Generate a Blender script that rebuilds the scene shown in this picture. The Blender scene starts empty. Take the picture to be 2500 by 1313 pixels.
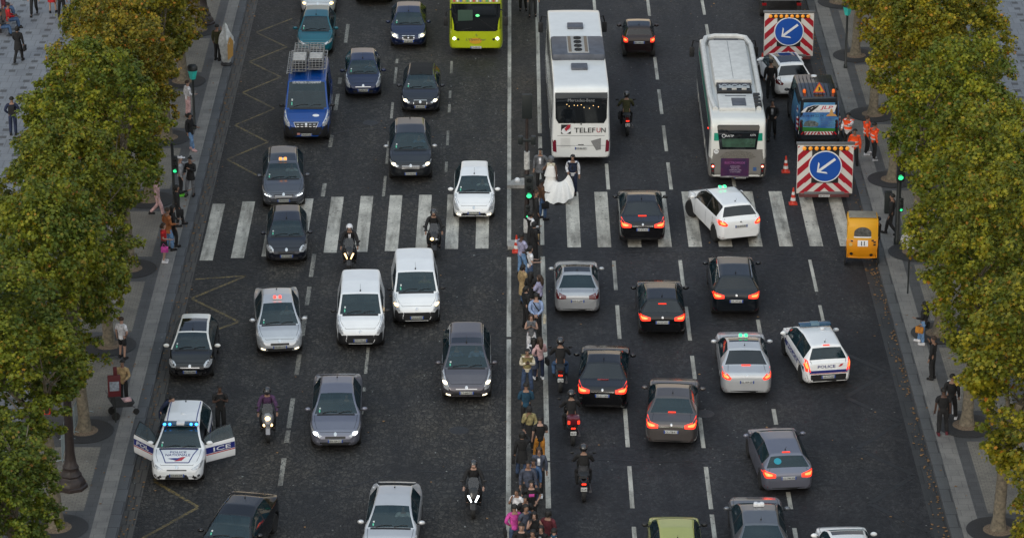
import bpy, bmesh, math, random
import numpy as np
from mathutils import Vector, Matrix
from mathutils.bvhtree import BVHTree
R = math.radians
PI = math.pi
SC = bpy.context.scene
COL = SC.collection

# ------------------------------------------------------------------ camera
CAM_H = 50.4
PITCH = R(21.5)
FPX = 8390.0                       # focal length in pixels of the 2500 px wide picture
cam_d = bpy.data.cameras.new('camera')
cam = bpy.data.objects.new('camera', cam_d)
COL.objects.link(cam)
cam.location = (0, 0, CAM_H)
cam.rotation_euler = (PI/2 - PITCH, 0, 0)
cam_d.sensor_width = 36.0
cam_d.lens = FPX / 2500.0 * 36.0
cam_d.clip_start = 1.0
cam_d.clip_end = 3000.0
SC.camera = cam

# ------------------------------------------------------------------ sky and sun (overcast evening)
SUN_EL, SUN_AZ = 24.0, 205.0       # degrees; azimuth clockwise from +Y (the sun stands behind the camera)
w = bpy.data.worlds.new('World')
SC.world = w
w.use_nodes = True
nt = w.node_tree
for n in list(nt.nodes):
    nt.nodes.remove(n)
wo = nt.nodes.new('ShaderNodeOutputWorld')
bg = nt.nodes.new('ShaderNodeBackground')
sky = nt.nodes.new('ShaderNodeTexSky')
sky.sky_type = 'NISHITA'
sky.sun_disc = False
sky.sun_elevation = R(SUN_EL)
sky.sun_rotation = R(SUN_AZ)
sky.air_density = 1.0
sky.dust_density = 4.0
sky.ozone_density = 1.6
# soft cloud cover: the sky texture is partly greyed by broad clouds
tc = nt.nodes.new('ShaderNodeTexCoord')
cn = nt.nodes.new('ShaderNodeTexNoise')
cn.inputs['Scale'].default_value = 3.2
cn.inputs['Detail'].default_value = 5
cr = nt.nodes.new('ShaderNodeValToRGB')
cr.color_ramp.elements[0].position = .35
cr.color_ramp.elements[0].color = (4.9, 5.1, 5.5, 1)
cr.color_ramp.elements[1].position = .68
cr.color_ramp.elements[1].color = (8.9, 8.6, 8.2, 1)
mx = nt.nodes.new('ShaderNodeMix')
mx.data_type = 'RGBA'
mx.inputs[0].default_value = .88
mp = nt.nodes.new('ShaderNodeMapping')
mp.inputs['Scale'].default_value = (1, 1, 2.2)
nt.links.new(tc.outputs['Generated'], mp.inputs['Vector'])
nt.links.new(mp.outputs['Vector'], cn.inputs['Vector'])
nt.links.new(cn.outputs['Fac'], cr.inputs['Fac'])
# the cloud sheet glows warm near the horizon and turns slate blue overhead
sxyz = nt.nodes.new('ShaderNodeSeparateXYZ')
nt.links.new(tc.outputs['Generated'], sxyz.inputs[0])
def sky_ramp(stops):
    r = nt.nodes.new('ShaderNodeValToRGB')
    while len(r.color_ramp.elements) < len(stops): r.color_ramp.elements.new(.5)
    for e, (p, c) in zip(r.color_ramp.elements, stops):
        e.position = p
        e.color = (*c, 1)
    nt.links.new(sxyz.outputs['Z'], r.inputs['Fac'])
    return r
er = sky_ramp([(0, (1.25, 1.0, .72)), (.16, (.95, .80, .62)), (.30, (.36, .44, .58)), (.62, (.40, .50, .66)), (.85, (.80, .98, 1.16)), (1.0, (1.15, 1.38, 1.55))])
eb = sky_ramp([(0, (1.65, 1.55, 1.40)), (.5, (1.60, 1.62, 1.62)), (1.0, (1.15, 1.38, 1.55))])
yr_ = nt.nodes.new('ShaderNodeMapRange')
yr_.interpolation_type = 'SMOOTHSTEP'
yr_.inputs['From Min'].default_value = -.45
yr_.inputs['From Max'].default_value = .35
nt.links.new(sxyz.outputs['Y'], yr_.inputs['Value'])
fb = nt.nodes.new('ShaderNodeMix')
fb.data_type = 'RGBA'
nt.links.new(yr_.outputs[0], fb.inputs[0])
nt.links.new(eb.outputs['Color'], fb.inputs[6])
nt.links.new(er.outputs['Color'], fb.inputs[7])
mul = nt.nodes.new('ShaderNodeMix')
mul.data_type = 'RGBA'
mul.blend_type = 'MULTIPLY'
mul.inputs[0].default_value = 1
nt.links.new(cr.outputs['Color'], mul.inputs[6])
nt.links.new(fb.outputs[2], mul.inputs[7])
nt.links.new(sky.outputs['Color'], mx.inputs[6])
nt.links.new(mul.outputs[2], mx.inputs[7])
nt.links.new(mx.outputs[2], bg.inputs['Color'])
bg.inputs['Strength'].default_value = .1
nt.links.new(bg.outputs[0], wo.inputs[0])

sun_d = bpy.data.lights.new('sun', 'SUN')
sun_d.energy = .85
sun_d.angle = R(28)
sun_d.color = (1.0, .93, .82)
sun = bpy.data.objects.new('sun', sun_d)
COL.objects.link(sun)
_az = R(SUN_AZ)
_d = Vector((math.sin(_az)*math.cos(R(SUN_EL)), math.cos(_az)*math.cos(R(SUN_EL)), math.sin(R(SUN_EL))))
sun.rotation_euler = _d.to_track_quat('Z', 'Y').to_euler()
sun.location = (0, 0, 80)

SC.view_settings.view_transform = 'Standard'
SC.view_settings.look = 'None'
SC.view_settings.gamma = 1
SC.view_settings.exposure = .26

# ------------------------------------------------------------------ helpers
def at(px, py, z=0.0):
    """the point at height z seen at pixel (px, py) of the 2500 x 1313 photograph"""
    u, v = px - 1250.0, py - 656.5
    c, s = math.cos(PITCH), math.sin(PITCH)
    d = Vector((u, FPX*c - v*s, -FPX*s - v*c))
    t = (z - CAM_H) / d.z
    return Vector((d.x*t, d.y*t, z))

MATS = {}
def mat(name, col=(.5,.5,.5), rough=.5, metal=0.0, coat=0.0, emit=None, es=0.0, noise=0.0, nscale=8.0, spec=.5, trans=0.0, bump=0.0, col2=None):
    if name in MATS:
        return MATS[name]
    m = bpy.data.materials.new(name)
    m.use_nodes = True
    t = m.node_tree
    b = t.nodes['Principled BSDF']
    b.inputs['Base Color'].default_value = (*col, 1)
    b.inputs['Roughness'].default_value = rough
    b.inputs['Metallic'].default_value = metal
    b.inputs['Specular IOR Level'].default_value = spec
    if coat:
        b.inputs['Coat Weight'].default_value = coat
        if name.startswith('paint'): b.inputs['Specular IOR Level'].default_value = .15
        b.inputs['Coat Roughness'].default_value = .06
    if emit:
        b.inputs['Emission Color'].default_value = (*emit, 1)
        b.inputs['Emission Strength'].default_value = es
    tcn = t.nodes.new('ShaderNodeTexCoord')
    if noise or col2:
        nz = t.nodes.new('ShaderNodeTexNoise')
        nz.inputs['Scale'].default_value = nscale
        nz.inputs['Detail'].default_value = 6
        nz.inputs['Roughness'].default_value = .6
        t.links.new(tcn.outputs['Object'], nz.inputs['Vector'])
        cr = t.nodes.new('ShaderNodeValToRGB')
        c2 = col2 or tuple(c*(1+noise) for c in col)
        c1 = col if col2 else tuple(c*(1-noise) for c in col)
        cr.color_ramp.elements[0].position = .35
        cr.color_ramp.elements[1].position = .65
        cr.color_ramp.elements[0].color = (*c1, 1)
        cr.color_ramp.elements[1].color = (*c2, 1)
        t.links.new(nz.outputs['Fac'], cr.inputs['Fac'])
        t.links.new(cr.outputs['Color'], b.inputs['Base Color'])
        if bump:
            bp = t.nodes.new('ShaderNodeBump')
            bp.inputs['Strength'].default_value = bump
            bp.inputs['Distance'].default_value = .02
            t.links.new(nz.outputs['Fac'], bp.inputs['Height'])
            t.links.new(bp.outputs['Normal'], b.inputs['Normal'])
    if trans:
        tr = t.nodes.new('ShaderNodeBsdfTransparent')
        tr.inputs['Color'].default_value = (.62, .74, .74, 1)
        ms = t.nodes.new('ShaderNodeMixShader')
        ms.inputs[0].default_value = trans
        out = t.nodes['Material Output']
        t.links.new(b.outputs[0], ms.inputs[1])
        t.links.new(tr.outputs[0], ms.inputs[2])
        t.links.new(ms.outputs[0], out.inputs['Surface'])
    MATS[name] = m
    return m

def paint(name, col, metal=.0, rough=.32):
    """car paint: base coat, clear coat, a little road film"""
    key = 'paint_' + name
    if key in MATS:
        return MATS[key]
    m = mat(key, col, rough, metal, coat=.9, noise=.035, nscale=1.7)
    t = m.node_tree
    b = t.nodes['Principled BSDF']
    # dusty film towards the sills: world-fixed dirt with its own outline
    tcn = t.nodes.new('ShaderNodeTexCoord')
    sp = t.nodes.new('ShaderNodeSeparateXYZ')
    nz = t.nodes.new('ShaderNodeTexNoise')
    nz.inputs['Scale'].default_value = 9
    nz.inputs['Detail'].default_value = 4
    t.links.new(tcn.outputs['Object'], sp.inputs[0])
    t.links.new(tcn.outputs['Object'], nz.inputs['Vector'])
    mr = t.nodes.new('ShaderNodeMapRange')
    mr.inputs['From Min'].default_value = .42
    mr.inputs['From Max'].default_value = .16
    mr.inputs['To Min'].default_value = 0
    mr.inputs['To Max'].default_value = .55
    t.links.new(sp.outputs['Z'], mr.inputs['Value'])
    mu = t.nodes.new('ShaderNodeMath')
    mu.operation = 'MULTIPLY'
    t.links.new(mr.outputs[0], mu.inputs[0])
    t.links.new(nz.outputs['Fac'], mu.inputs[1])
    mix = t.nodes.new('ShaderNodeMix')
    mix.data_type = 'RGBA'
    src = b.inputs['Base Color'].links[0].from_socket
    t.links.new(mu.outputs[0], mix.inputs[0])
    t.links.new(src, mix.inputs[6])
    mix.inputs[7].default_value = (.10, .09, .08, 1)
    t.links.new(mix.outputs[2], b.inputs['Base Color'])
    return m

def tag(o, label=None, cat=None, group=None, kind=None):
    if label: o['label'] = label
    if cat: o['category'] = cat
    if group: o['group'] = group
    if kind: o['kind'] = kind
    return o

def empty(name, loc=(0,0,0), rz=0.0, label=None, cat=None, group=None):
    o = bpy.data.objects.new(name, None)
    COL.objects.link(o)
    o.empty_display_size = .3
    o.location = loc
    o.rotation_euler = (0, 0, rz)
    return tag(o, label, cat, group)

def mesh_from(name, verts, faces, smooth=40):
    me = bpy.data.meshes.new(name)
    me.from_pydata([tuple(v) for v in verts], [], faces)
    me.update()
    if smooth:
        me.polygons.foreach_set('use_smooth', [True]*len(me.polygons))
        me.set_sharp_from_angle(angle=R(smooth))
    return me

def link(name, me, m=None, parent=None):
    o = bpy.data.objects.new(name, me)
    COL.objects.link(o)
    if m is not None and me is not None and len(me.materials) == 0:
        me.materials.append(m)
    elif m is not None:
        o.material_slots[0].link = 'OBJECT'
        o.material_slots[0].material = m
    if parent is not None:
        o.parent = parent
    return o

class MB:
    """collects shapes; build() links them as ONE mesh object"""
    def __init__(s):
        s.v, s.f = [], []
    def add(s, vs, fs):
        b = len(s.v)
        s.v += [Vector(v) for v in vs]
        s.f += [tuple(i+b for i in f) for f in fs]
        return s
    def box(s, c, d, r=0.0, rot=None):
        """box centred at c with full sizes d; r chamfers the edges"""
        bm = bmesh.new()
        bmesh.ops.create_cube(bm, size=1)
        for v in bm.verts:
            v.co = Vector((v.co.x*d[0], v.co.y*d[1], v.co.z*d[2]))
        if r:
            bmesh.ops.bevel(bm, geom=bm.edges[:], offset=min(r, min(d)*.45), segments=2, affect='EDGES', profile=.6)
        bm.verts.ensure_lookup_table()
        M = Matrix.Translation(c) @ (rot or Matrix.Identity(4))
        s.add([M @ v.co for v in bm.verts], [[l.vert.index for l in f.loops] for f in bm.faces])
        bm.free()
        return s
    def cyl(s, p, q, r0, r1=None, n=12):
        p, q = Vector(p), Vector(q)
        r1 = r0 if r1 is None else r1
        ax = (q-p).normalized()
        a = ax.orthogonal().normalized()
        b = ax.cross(a)
        vs = []
        for (o, r) in ((p, r0), (q, r1)):
            for k in range(n):
                t = 2*PI*k/n
                vs.append(o + a*math.cos(t)*r + b*math.sin(t)*r)
        fs = [(k, (k+1) % n, n+(k+1) % n, n+k) for k in range(n)]
        fs += [tuple(range(n))[::-1], tuple(range(n, 2*n))]
        return s.add(vs, fs)
    def tube(s, pts, r, n=8):
        pts = [Vector(p) for p in pts]
        rs = r if isinstance(r, (list, tuple)) else [r]*len(pts)
        ref = None
        vs = []
        for i, p in enumerate(pts):
            t = (pts[min(i+1, len(pts)-1)] - pts[max(i-1, 0)]).normalized()
            a = t.orthogonal().normalized() if ref is None else (ref - t*ref.dot(t)).normalized()
            ref = a
            b = t.cross(a)
            for k in range(n):
                g = 2*PI*k/n
                vs.append(p + a*math.cos(g)*rs[i] + b*math.sin(g)*rs[i])
        fs = []
        for i in range(len(pts)-1):
            for k in range(n):
                fs.append((i*n+k, i*n+(k+1) % n, (i+1)*n+(k+1) % n, (i+1)*n+k))
        fs += [tuple(range(n))[::-1], tuple(range((len(pts)-1)*n, len(pts)*n))]
        return s.add(vs, fs)
    def lathe(s, prof, c=(0,0,0), n=16, M=None, sx=1.0, sy=1.0):
        """prof: (radius, z) from bottom to top"""
        vs, fs = [], []
        for (r, z) in prof:
            for k in range(n):
                t = 2*PI*k/n
                vs.append(Vector((math.cos(t)*r*sx, math.sin(t)*r*sy, z)))
        for i in range(len(prof)-1):
            for k in range(n):
                fs.append((i*n+k, i*n+(k+1) % n, (i+1)*n+(k+1) % n, (i+1)*n+k))
        fs += [tuple(range(n))[::-1], tuple(range((len(prof)-1)*n, len(prof)*n))]
        if M: vs = [M @ v for v in vs]
        vs = [v + Vector(c) for v in vs]
        return s.add(vs, fs)
    def prism(s, poly, axis, a0, a1):
        """extrude a 2-D outline along axis ('x': poly is (y,z); 'y': (x,z); 'z': (x,y))"""
        def P(p, a):
            return {'x': Vector((a, p[0], p[1])), 'y': Vector((p[0], a, p[1])), 'z': Vector((p[0], p[1], a))}[axis]
        n = len(poly)
        vs = [P(p, a0) for p in poly] + [P(p, a1) for p in poly]
        fs = [(k, (k+1) % n, n+(k+1) % n, n+k) for k in range(n)]
        fs += [tuple(range(n))[::-1], tuple(range(n, 2*n))]
        return s.add(vs, fs)
    def ball(s, c, r, n=10, m=7, M=None):
        rx, ry, rz = r if isinstance(r, (tuple, list)) else (r, r, r)
        vs, fs = [], []
        for i in range(m+1):
            a = -PI/2 + PI*i/m
            for k in range(n):
                t = 2*PI*k/n
                v = Vector((math.cos(a)*math.cos(t)*rx, math.cos(a)*math.sin(t)*ry, math.sin(a)*rz))
                if M: v = M @ v
                vs.append(v + Vector(c))
        for i in range(m):
            for k in range(n):
                fs.append((i*n+k, i*n+(k+1) % n, (i+1)*n+(k+1) % n, (i+1)*n+k))
        return s.add(vs, fs)
    def xf(s, M):
        s.v = [M @ v for v in s.v]
        return s
    def mesh(s, name, smooth=40):
        me = mesh_from(name, s.v, s.f, smooth=0)
        bm = bmesh.new()
        bm.from_mesh(me)
        bmesh.ops.remove_doubles(bm, verts=bm.verts[:], dist=1e-5)
        bmesh.ops.recalc_face_normals(bm, faces=bm.faces[:])
        bm.to_mesh(me)
        bm.free()
        if smooth:
            me.polygons.foreach_set('use_smooth', [True]*len(me.polygons))
            me.set_sharp_from_angle(angle=R(smooth))
        return me
    def build(s, name, m, parent=None, smooth=40):
        return link(name, s.mesh(name, smooth), m, parent)

def clip_poly(poly, step):
    """a 2-D outline cut into a fine grid of faces with the outline kept exact"""
    bm = bmesh.new()
    vs = [bm.verts.new((p[0], p[1], 0)) for p in poly]
    bm.faces.new(vs)
    bmesh.ops.triangulate(bm, faces=bm.faces[:])
    for ax in (0, 1):
        lo = min(p[ax] for p in poly)
        hi = max(p[ax] for p in poly)
        k = max(1, int(math.ceil((hi-lo)/step)))
        for i in range(1, k):
            c = lo + (hi-lo)*i/k
            co = (c, 0, 0) if ax == 0 else (0, c, 0)
            no = (1, 0, 0) if ax == 0 else (0, 1, 0)
            bmesh.ops.bisect_plane(bm, geom=bm.verts[:]+bm.edges[:]+bm.faces[:], plane_co=co, plane_no=no, dist=1e-6)
    bm.verts.ensure_lookup_table()
    v = [(q.co.x, q.co.y) for q in bm.verts]
    f = [[l.vert.index for l in fc.loops] for fc in bm.faces]
    bm.free()
    return v, f

DIRS = {'F': Vector((0,-1,0)), 'B': Vector((0,1,0)), 'T': Vector((0,0,-1)), 'L': Vector((1,0,0)), 'R': Vector((-1,0,0))}
def unproj(side, a, b):
    return {'F': Vector((a, 40, b)), 'B': Vector((a, -40, b)), 'T': Vector((a, b, 40)), 'L': Vector((-40, a, b)), 'R': Vector((40, a, b))}[side]
def project(bvh, side, pts2, off):
    d = DIRS[side]
    out, miss, last = [], [], None
    for (a, b) in pts2:
        o = unproj(side, a, b)
        hit, n, i, dist = bvh.ray_cast(o, d)
        if hit is None:
            near, n, i, dist = bvh.find_nearest(o + d*38)
            near2, n, i, dist = bvh.find_nearest(Vector((near.x if side == 'X' else o.x, near.y, o.z)) if side in 'FB' else near)
            hit = near2
        if n.dot(d) > 0: n = -n
        out.append(hit + n*off)
    return out
def patch(bvh, side, poly, m, name, parent, off=.005, step=.06, mirror=False):
    """a thin panel that follows the body: poly is seen from the front, back, top or a side"""
    sides = [poly] + ([[(-a, b) for a, b in poly][::-1]] if mirror else [])
    res = []
    for pl in sides:
        v, f = clip_poly(pl, step)
        p = project(bvh, side, v, off)
        me = mesh_from(name, p, f, smooth=40)
        # face outwards
        bm = bmesh.new(); bm.from_mesh(me)
        bmesh.ops.recalc_face_normals(bm, faces=bm.faces[:])
        s_ = sum((fc.normal.dot(DIRS[side])*fc.calc_area() for fc in bm.faces))
        if s_ > 0: bmesh.ops.reverse_faces(bm, faces=bm.faces[:])
        bm.to_mesh(me); bm.free()
        res.append(link(name, me, m, parent))
    return res

_txt = {}
def text_2d(s, bold=False, shear=0.0, space=1.0):
    key = (s, bold, shear, space)
    if key not in _txt:
        c = bpy.data.curves.new('t', 'FONT')
        c.body = s
        c.align_x = 'CENTER'
        c.align_y = 'CENTER'
        c.size = 1.0
        c.resolution_u = 2
        c.shear = shear
        c.space_character = space
        if bold: c.offset = .012
        o = bpy.data.objects.new('t', c)
        COL.objects.link(o)
        me = bpy.data.meshes.new_from_object(o)
        v = [(q.co.x, q.co.y) for q in me.vertices]
        f = [list(p.vertices) for p in me.polygons]
        bpy.data.objects.remove(o)
        bpy.data.curves.remove(c)
        bpy.data.meshes.remove(me)
        _txt[key] = (v, f)
    v, f = _txt[key]
    xs = [p[0] for p in v]; ys = [p[1] for p in v]
    return v, f, (min(xs), max(xs), min(ys), max(ys))
def text(bvh, side, s, cx, cz, wd, ht, m, name, parent, off=.010, rot=0.0, bold=False, shear=0.0, flip=1):
    """lettering wd x ht centred at (cx, cz) laid on the body as seen from that side"""
    v, f, (x0, x1, y0, y1) = text_2d(s, bold, shear)
    sx, sz = wd/(x1-x0), ht/(y1-y0)
    mir = -1 if side in ('F', 'L') else 1          # seen from the front, +x is to the left
    pts = []
    for (x, y) in v:
        a, b = (x-(x0+x1)/2)*sx, (y-(y0+y1)/2)*sz
        a, b = a*math.cos(rot)-b*math.sin(rot), a*math.sin(rot)+b*math.cos(rot)
        if side == 'T' and flip < 0: a, b = -a, -b
        pts.append((cx + a*mir, cz + b))
    p = project(bvh, side, pts, off)
    me = mesh_from(name, p, f, smooth=0)
    return link(name, me, m, parent)

def text_flat(s, M, wd, ht, m, name, parent, bold=False, shear=0.0):
    """lettering in the xz plane of matrix M, facing -y"""
    v, f, (x0, x1, y0, y1) = text_2d(s, bold, shear)
    p = [M @ Vector(((x-(x0+x1)/2)*wd/(x1-x0), 0, (y-(y0+y1)/2)*ht/(y1-y0))) for x, y in v]
    return link(name, mesh_from(name, p, f, smooth=0), m, parent)

def lerp(a, b, t): return a + (b-a)*t
def clamp(x, a=0.0, b=1.0): return max(a, min(b, x))
def interp(x, pts):
    if x <= pts[0][0]: return pts[0][1]
    for (x0, y0), (x1, y1) in zip(pts, pts[1:]):
        if x <= x1:
            return y0 + (y1-y0)*(x-x0)/max(1e-9, x1-x0)
    return pts[-1][1]
def rect(x0, x1, z0, z1, r=0.0, n=3):
    if not r: return [(x0,z0),(x1,z0),(x1,z1),(x0,z1)]
    out = []
    for cx, cz, a in ((x1-r,z0+r,-90),(x1-r,z1-r,0),(x0+r,z1-r,90),(x0+r,z0+r,180)):
        for k in range(n+1):
            t = R(a+90*k/n)
            out.append((cx+r*math.cos(t), cz+r*math.sin(t)))
    return out
def disc(cx, cz, r, n=16, rz=None):
    return [(cx+r*math.cos(2*PI*k/n), cz+(rz or r)*math.sin(2*PI*k/n)) for k in range(n)]
# ================================================================== ground, road, pavements
XL, XR = -13.16, 14.66              # kerb lines
def YC(y):
    # distance along the avenue from a first survey, corrected for the camera's tilt
    return at(1250, 656.5 + 8935*math.tan(math.atan(50/y) - R(20.3))).y
YS_L = [YC(110.2 + 8.2*k) for k in range(-2, 10)]
YS_R = [YC(110.0 + 8.9*k) for k in range(-2, 10)]
Y0, Y1 = 60.0, 330.0
def nodes(name):
    m = bpy.data.materials.new(name)
    m.use_nodes = True
    MATS[name] = m
    t = m.node_tree
    return m, t, t.nodes['Principled BSDF']
def N(t, kind, **kw):
    n = t.nodes.new(kind)
    for k, v in kw.items():
        if k in n.inputs: n.inputs[k].default_value = v
        else: setattr(n, k, v)
    return n
def ramp(t, src, stops):
    c = t.nodes.new('ShaderNodeValToRGB')
    while len(c.color_ramp.elements) < len(stops): c.color_ramp.elements.new(.5)
    for e, (p, col) in zip(c.color_ramp.elements, stops):
        e.position = p
        e.color = (*col, 1) if len(col) == 3 else col
    t.links.new(src, c.inputs['Fac'])
    return c.outputs['Color']
def mixc(t, fac, a, b, mode='MIX'):
    m = t.nodes.new('ShaderNodeMix')
    m.data_type = 'RGBA'
    m.blend_type = mode
    for sock, val in ((0, fac), (6, a), (7, b)):
        if hasattr(val, 'links'): t.links.new(val, m.inputs[sock])
        elif isinstance(val, (int, float)): m.inputs[sock].default_value = val
        else: m.inputs[sock].default_value = (*val, 1)
    return m.outputs[2]

def sett_material(name, base, base2, joint, scale, jw, rough=.62, bump=.5, patchy=True):
    """small granite setts: irregular cells with dark joints, worn and stained"""
    m, t, b = nodes(name)
    tcn = N(t, 'ShaderNodeTexCoord')
    wv = N(t, 'ShaderNodeTexNoise', Scale=.35, Detail=2)
    t.links.new(tcn.outputs['Object'], wv.inputs['Vector'])
    # fan pattern: distort rows of setts in long arcs
    dist = N(t, 'ShaderNodeVectorMath', operation='MULTIPLY_ADD')
    t.links.new(wv.outputs['Color'], dist.inputs[0])
    dist.inputs[1].default_value = (1.4, 1.4, 0)
    t.links.new(tcn.outputs['Object'], dist.inputs[2])
    vo = N(t, 'ShaderNodeTexVoronoi', feature='DISTANCE_TO_EDGE', Scale=scale, Randomness=.62)
    vc = N(t, 'ShaderNodeTexVoronoi', feature='F1', Scale=scale, Randomness=.62)
    for q in (vo, vc): t.links.new(dist.outputs[0], q.inputs['Vector'])
    joints = ramp(t, vo.outputs['Distance'], [(0, (0,0,0)), (jw, (1,1,1))])
    n1 = N(t, 'ShaderNodeTexNoise', Scale=.28, Detail=7, Roughness=.62)
    n2 = N(t, 'ShaderNodeTexNoise', Scale=22.0, Detail=3)
    mpn = N(t, 'ShaderNodeMapping')
    mpn.inputs['Scale'].default_value = (1.0, .16, 1)
    t.links.new(tcn.outputs['Object'], mpn.inputs['Vector'])
    n3 = N(t, 'ShaderNodeTexNoise', Scale=.9, Detail=4)
    t.links.new(mpn.outputs[0], n3.inputs['Vector'])
    for q in (n1, n2): t.links.new(tcn.outputs['Object'], q.inputs['Vector'])
    cell = ramp(t, vc.outputs['Color'], [(.1, tuple(c*.62 for c in base)), (.5, base), (.9, base2)])
    big = ramp(t, n1.outputs['Fac'], [(.34, (.55,.56,.60)), (.50, (.95,.95,.96)), (.66, (1.28,1.22,1.12))])
    lane = ramp(t, n3.outputs['Fac'], [(.36, (.62,.62,.64)), (.58, (1.12,1.10,1.06))])
    c = mixc(t, 1.0, cell, big, 'MULTIPLY')
    c = mixc(t, .85, c, lane, 'MULTIPLY')
    gr = ramp(t, n2.outputs['Fac'], [(.3, (.7,.7,.7)), (.7, (1.25,1.25,1.25))])
    c = mixc(t, .8, c, gr, 'MULTIPLY')
    n4 = N(t, 'ShaderNodeTexNoise', Scale=3.2, Detail=6, Roughness=.7)
    t.links.new(tcn.outputs['Object'], n4.inputs['Vector'])
    c = mixc(t, .9, c, ramp(t, n4.outputs['Fac'], [(.34, (.76,.76,.77)), (.64, (1.2,1.19,1.16))]), 'MULTIPLY')
    c = mixc(t, joints, joint, c)
    # chewing-gum spots, torn paper and paint flecks
    sp = N(t, 'ShaderNodeTexVoronoi', feature='F1', Scale=1.7)
    t.links.new(tcn.outputs['Object'], sp.inputs['Vector'])
    spn = ramp(t, sp.outputs['Distance'], [(.045, (1,1,1)), (.06, (0,0,0))])
    c = mixc(t, spn, c, (.16,.16,.15))
    t.links.new(c, b.inputs['Base Color'])
    b.inputs['Specular IOR Level'].default_value = .28
    rr = N(t, 'ShaderNodeMapRange')
    rr.inputs['To Min'].default_value = rough-.14
    rr.inputs['To Max'].default_value = rough+.2
    t.links.new(n1.outputs['Fac'], rr.inputs['Value'])
    t.links.new(rr.outputs[0], b.inputs['Roughness'])
    bp = N(t, 'ShaderNodeBump', Strength=bump, Distance=.02)
    t.links.new(joints, bp.inputs['Height'])
    t.links.new(bp.outputs[0], b.inputs['Normal'])
    return m

def slab_material(name, c1, c2, mortar, bw, bh, rough=.6, msize=.012, offset=.5, stain=.5, squares=None):
    m, t, b = nodes(name)
    tcn = N(t, 'ShaderNodeTexCoord')
    br = N(t, 'ShaderNodeTexBrick')
    br.offset = offset
    br.inputs['Scale'].default_value = 1.0
    br.inputs['Brick Width'].default_value = bw
    br.inputs['Row Height'].default_value = bh
    br.inputs['Mortar Size'].default_value = msize
    br.inputs['Color1'].default_value = (*c1, 1)
    br.inputs['Color2'].default_value = (*c2, 1)
    br.inputs['Mortar'].default_value = (*mortar, 1)
    t.links.new(tcn.outputs['Object'], br.inputs['Vector'])
    c = br.outputs['Color']
    if squares:
        sq = N(t, 'ShaderNodeTexBrick')
        sq.offset = .5
        sq.squash = 1
        sq.inputs['Scale'].default_value = 1
        sq.inputs['Brick Width'].default_value = squares[0]
        sq.inputs['Row Height'].default_value = squares[1]
        sq.inputs['Mortar Size'].default_value = squares[2]
        sq.inputs['Mortar Smooth'].default_value = 0
        t.links.new(tcn.outputs['Object'], sq.inputs['Vector'])
        inv = N(t, 'ShaderNodeMath', operation='SUBTRACT')
        inv.inputs[0].default_value = 1
        t.links.new(sq.outputs['Fac'], inv.inputs[1])
        c = mixc(t, inv.outputs[0], c, squares[3])
    n1 = N(t, 'ShaderNodeTexNoise', Scale=.8, Detail=8, Roughness=.65)
    n2 = N(t, 'ShaderNodeTexNoise', Scale=30, Detail=3)
    for q in (n1, n2): t.links.new(tcn.outputs['Object'], q.inputs['Vector'])
    st = ramp(t, n1.outputs['Fac'], [(.3, (.6,.6,.62)), (.6, (1.1,1.1,1.08))])
    c = mixc(t, stain, c, st, 'MULTIPLY')
    gr = ramp(t, n2.outputs['Fac'], [(.3, (.78,.78,.78)), (.7, (1.18,1.18,1.18))])
    c = mixc(t, .8, c, gr, 'MULTIPLY')
    t.links.new(c, b.inputs['Base Color'])
    b.inputs['Roughness'].default_value = rough
    bp = N(t, 'ShaderNodeBump', Strength=.25, Distance=.01)
    t.links.new(n2.outputs['Fac'], bp.inputs['Height'])
    t.links.new(bp.outputs[0], b.inputs['Normal'])
    return m

def worn_material(name, col, wear, scale=6.0, under=(.03,.03,.031)):
    """road paint with chipped, dirty patches"""
    m, t, b = nodes(name)
    tcn = N(t, 'ShaderNodeTexCoord')
    n1 = N(t, 'ShaderNodeTexNoise', Scale=scale, Detail=8, Roughness=.72)
    n2 = N(t, 'ShaderNodeTexNoise', Scale=1.1, Detail=5)
    vo = N(t, 'ShaderNodeTexVoronoi', feature='DISTANCE_TO_EDGE', Scale=8.5)
    for q in (n1, n2, vo): t.links.new(tcn.outputs['Object'], q.inputs['Vector'])
    a = ramp(t, n1.outputs['Fac'], [(wear-.05, (0,0,0)), (wear+.03, (1,1,1))])
    d = ramp(t, n2.outputs['Fac'], [(.3, tuple(c*.62 for c in col)), (.62, col)])
    j = ramp(t, vo.outputs['Distance'], [(0, (.72,.72,.72)), (.07, (1,1,1))])
    d = mixc(t, 1.0, d, j, 'MULTIPLY')
    tm = N(t, 'ShaderNodeMapping')
    tm.inputs['Scale'].default_value = (1.6, .22, 1)
    t.links.new(tcn.outputs['Object'], tm.inputs['Vector'])
    n3 = N(t, 'ShaderNodeTexNoise', Scale=1.3, Detail=6, Roughness=.65)
    t.links.new(tm.outputs[0], n3.inputs['Vector'])
    d = mixc(t, 1.0, d, ramp(t, n3.outputs['Fac'], [(.38, (.50,.49,.47)), (.56, (1.08,1.07,1.05))]), 'MULTIPLY')
    c = mixc(t, a, under, d)
    t.links.new(c, b.inputs['Base Color'])
    b.inputs['Roughness'].default_value = .6
    return m

def sheet(name, x0, x1, y0, y1, z, m, kind='structure', parent=None):
    me = mesh_from(name, [(x0,y0,z),(x1,y0,z),(x1,y1,z),(x0,y1,z)], [(0,1,2,3)], smooth=0)
    o = link(name, me, m, parent)
    if kind: o['kind'] = kind
    return o

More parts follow.
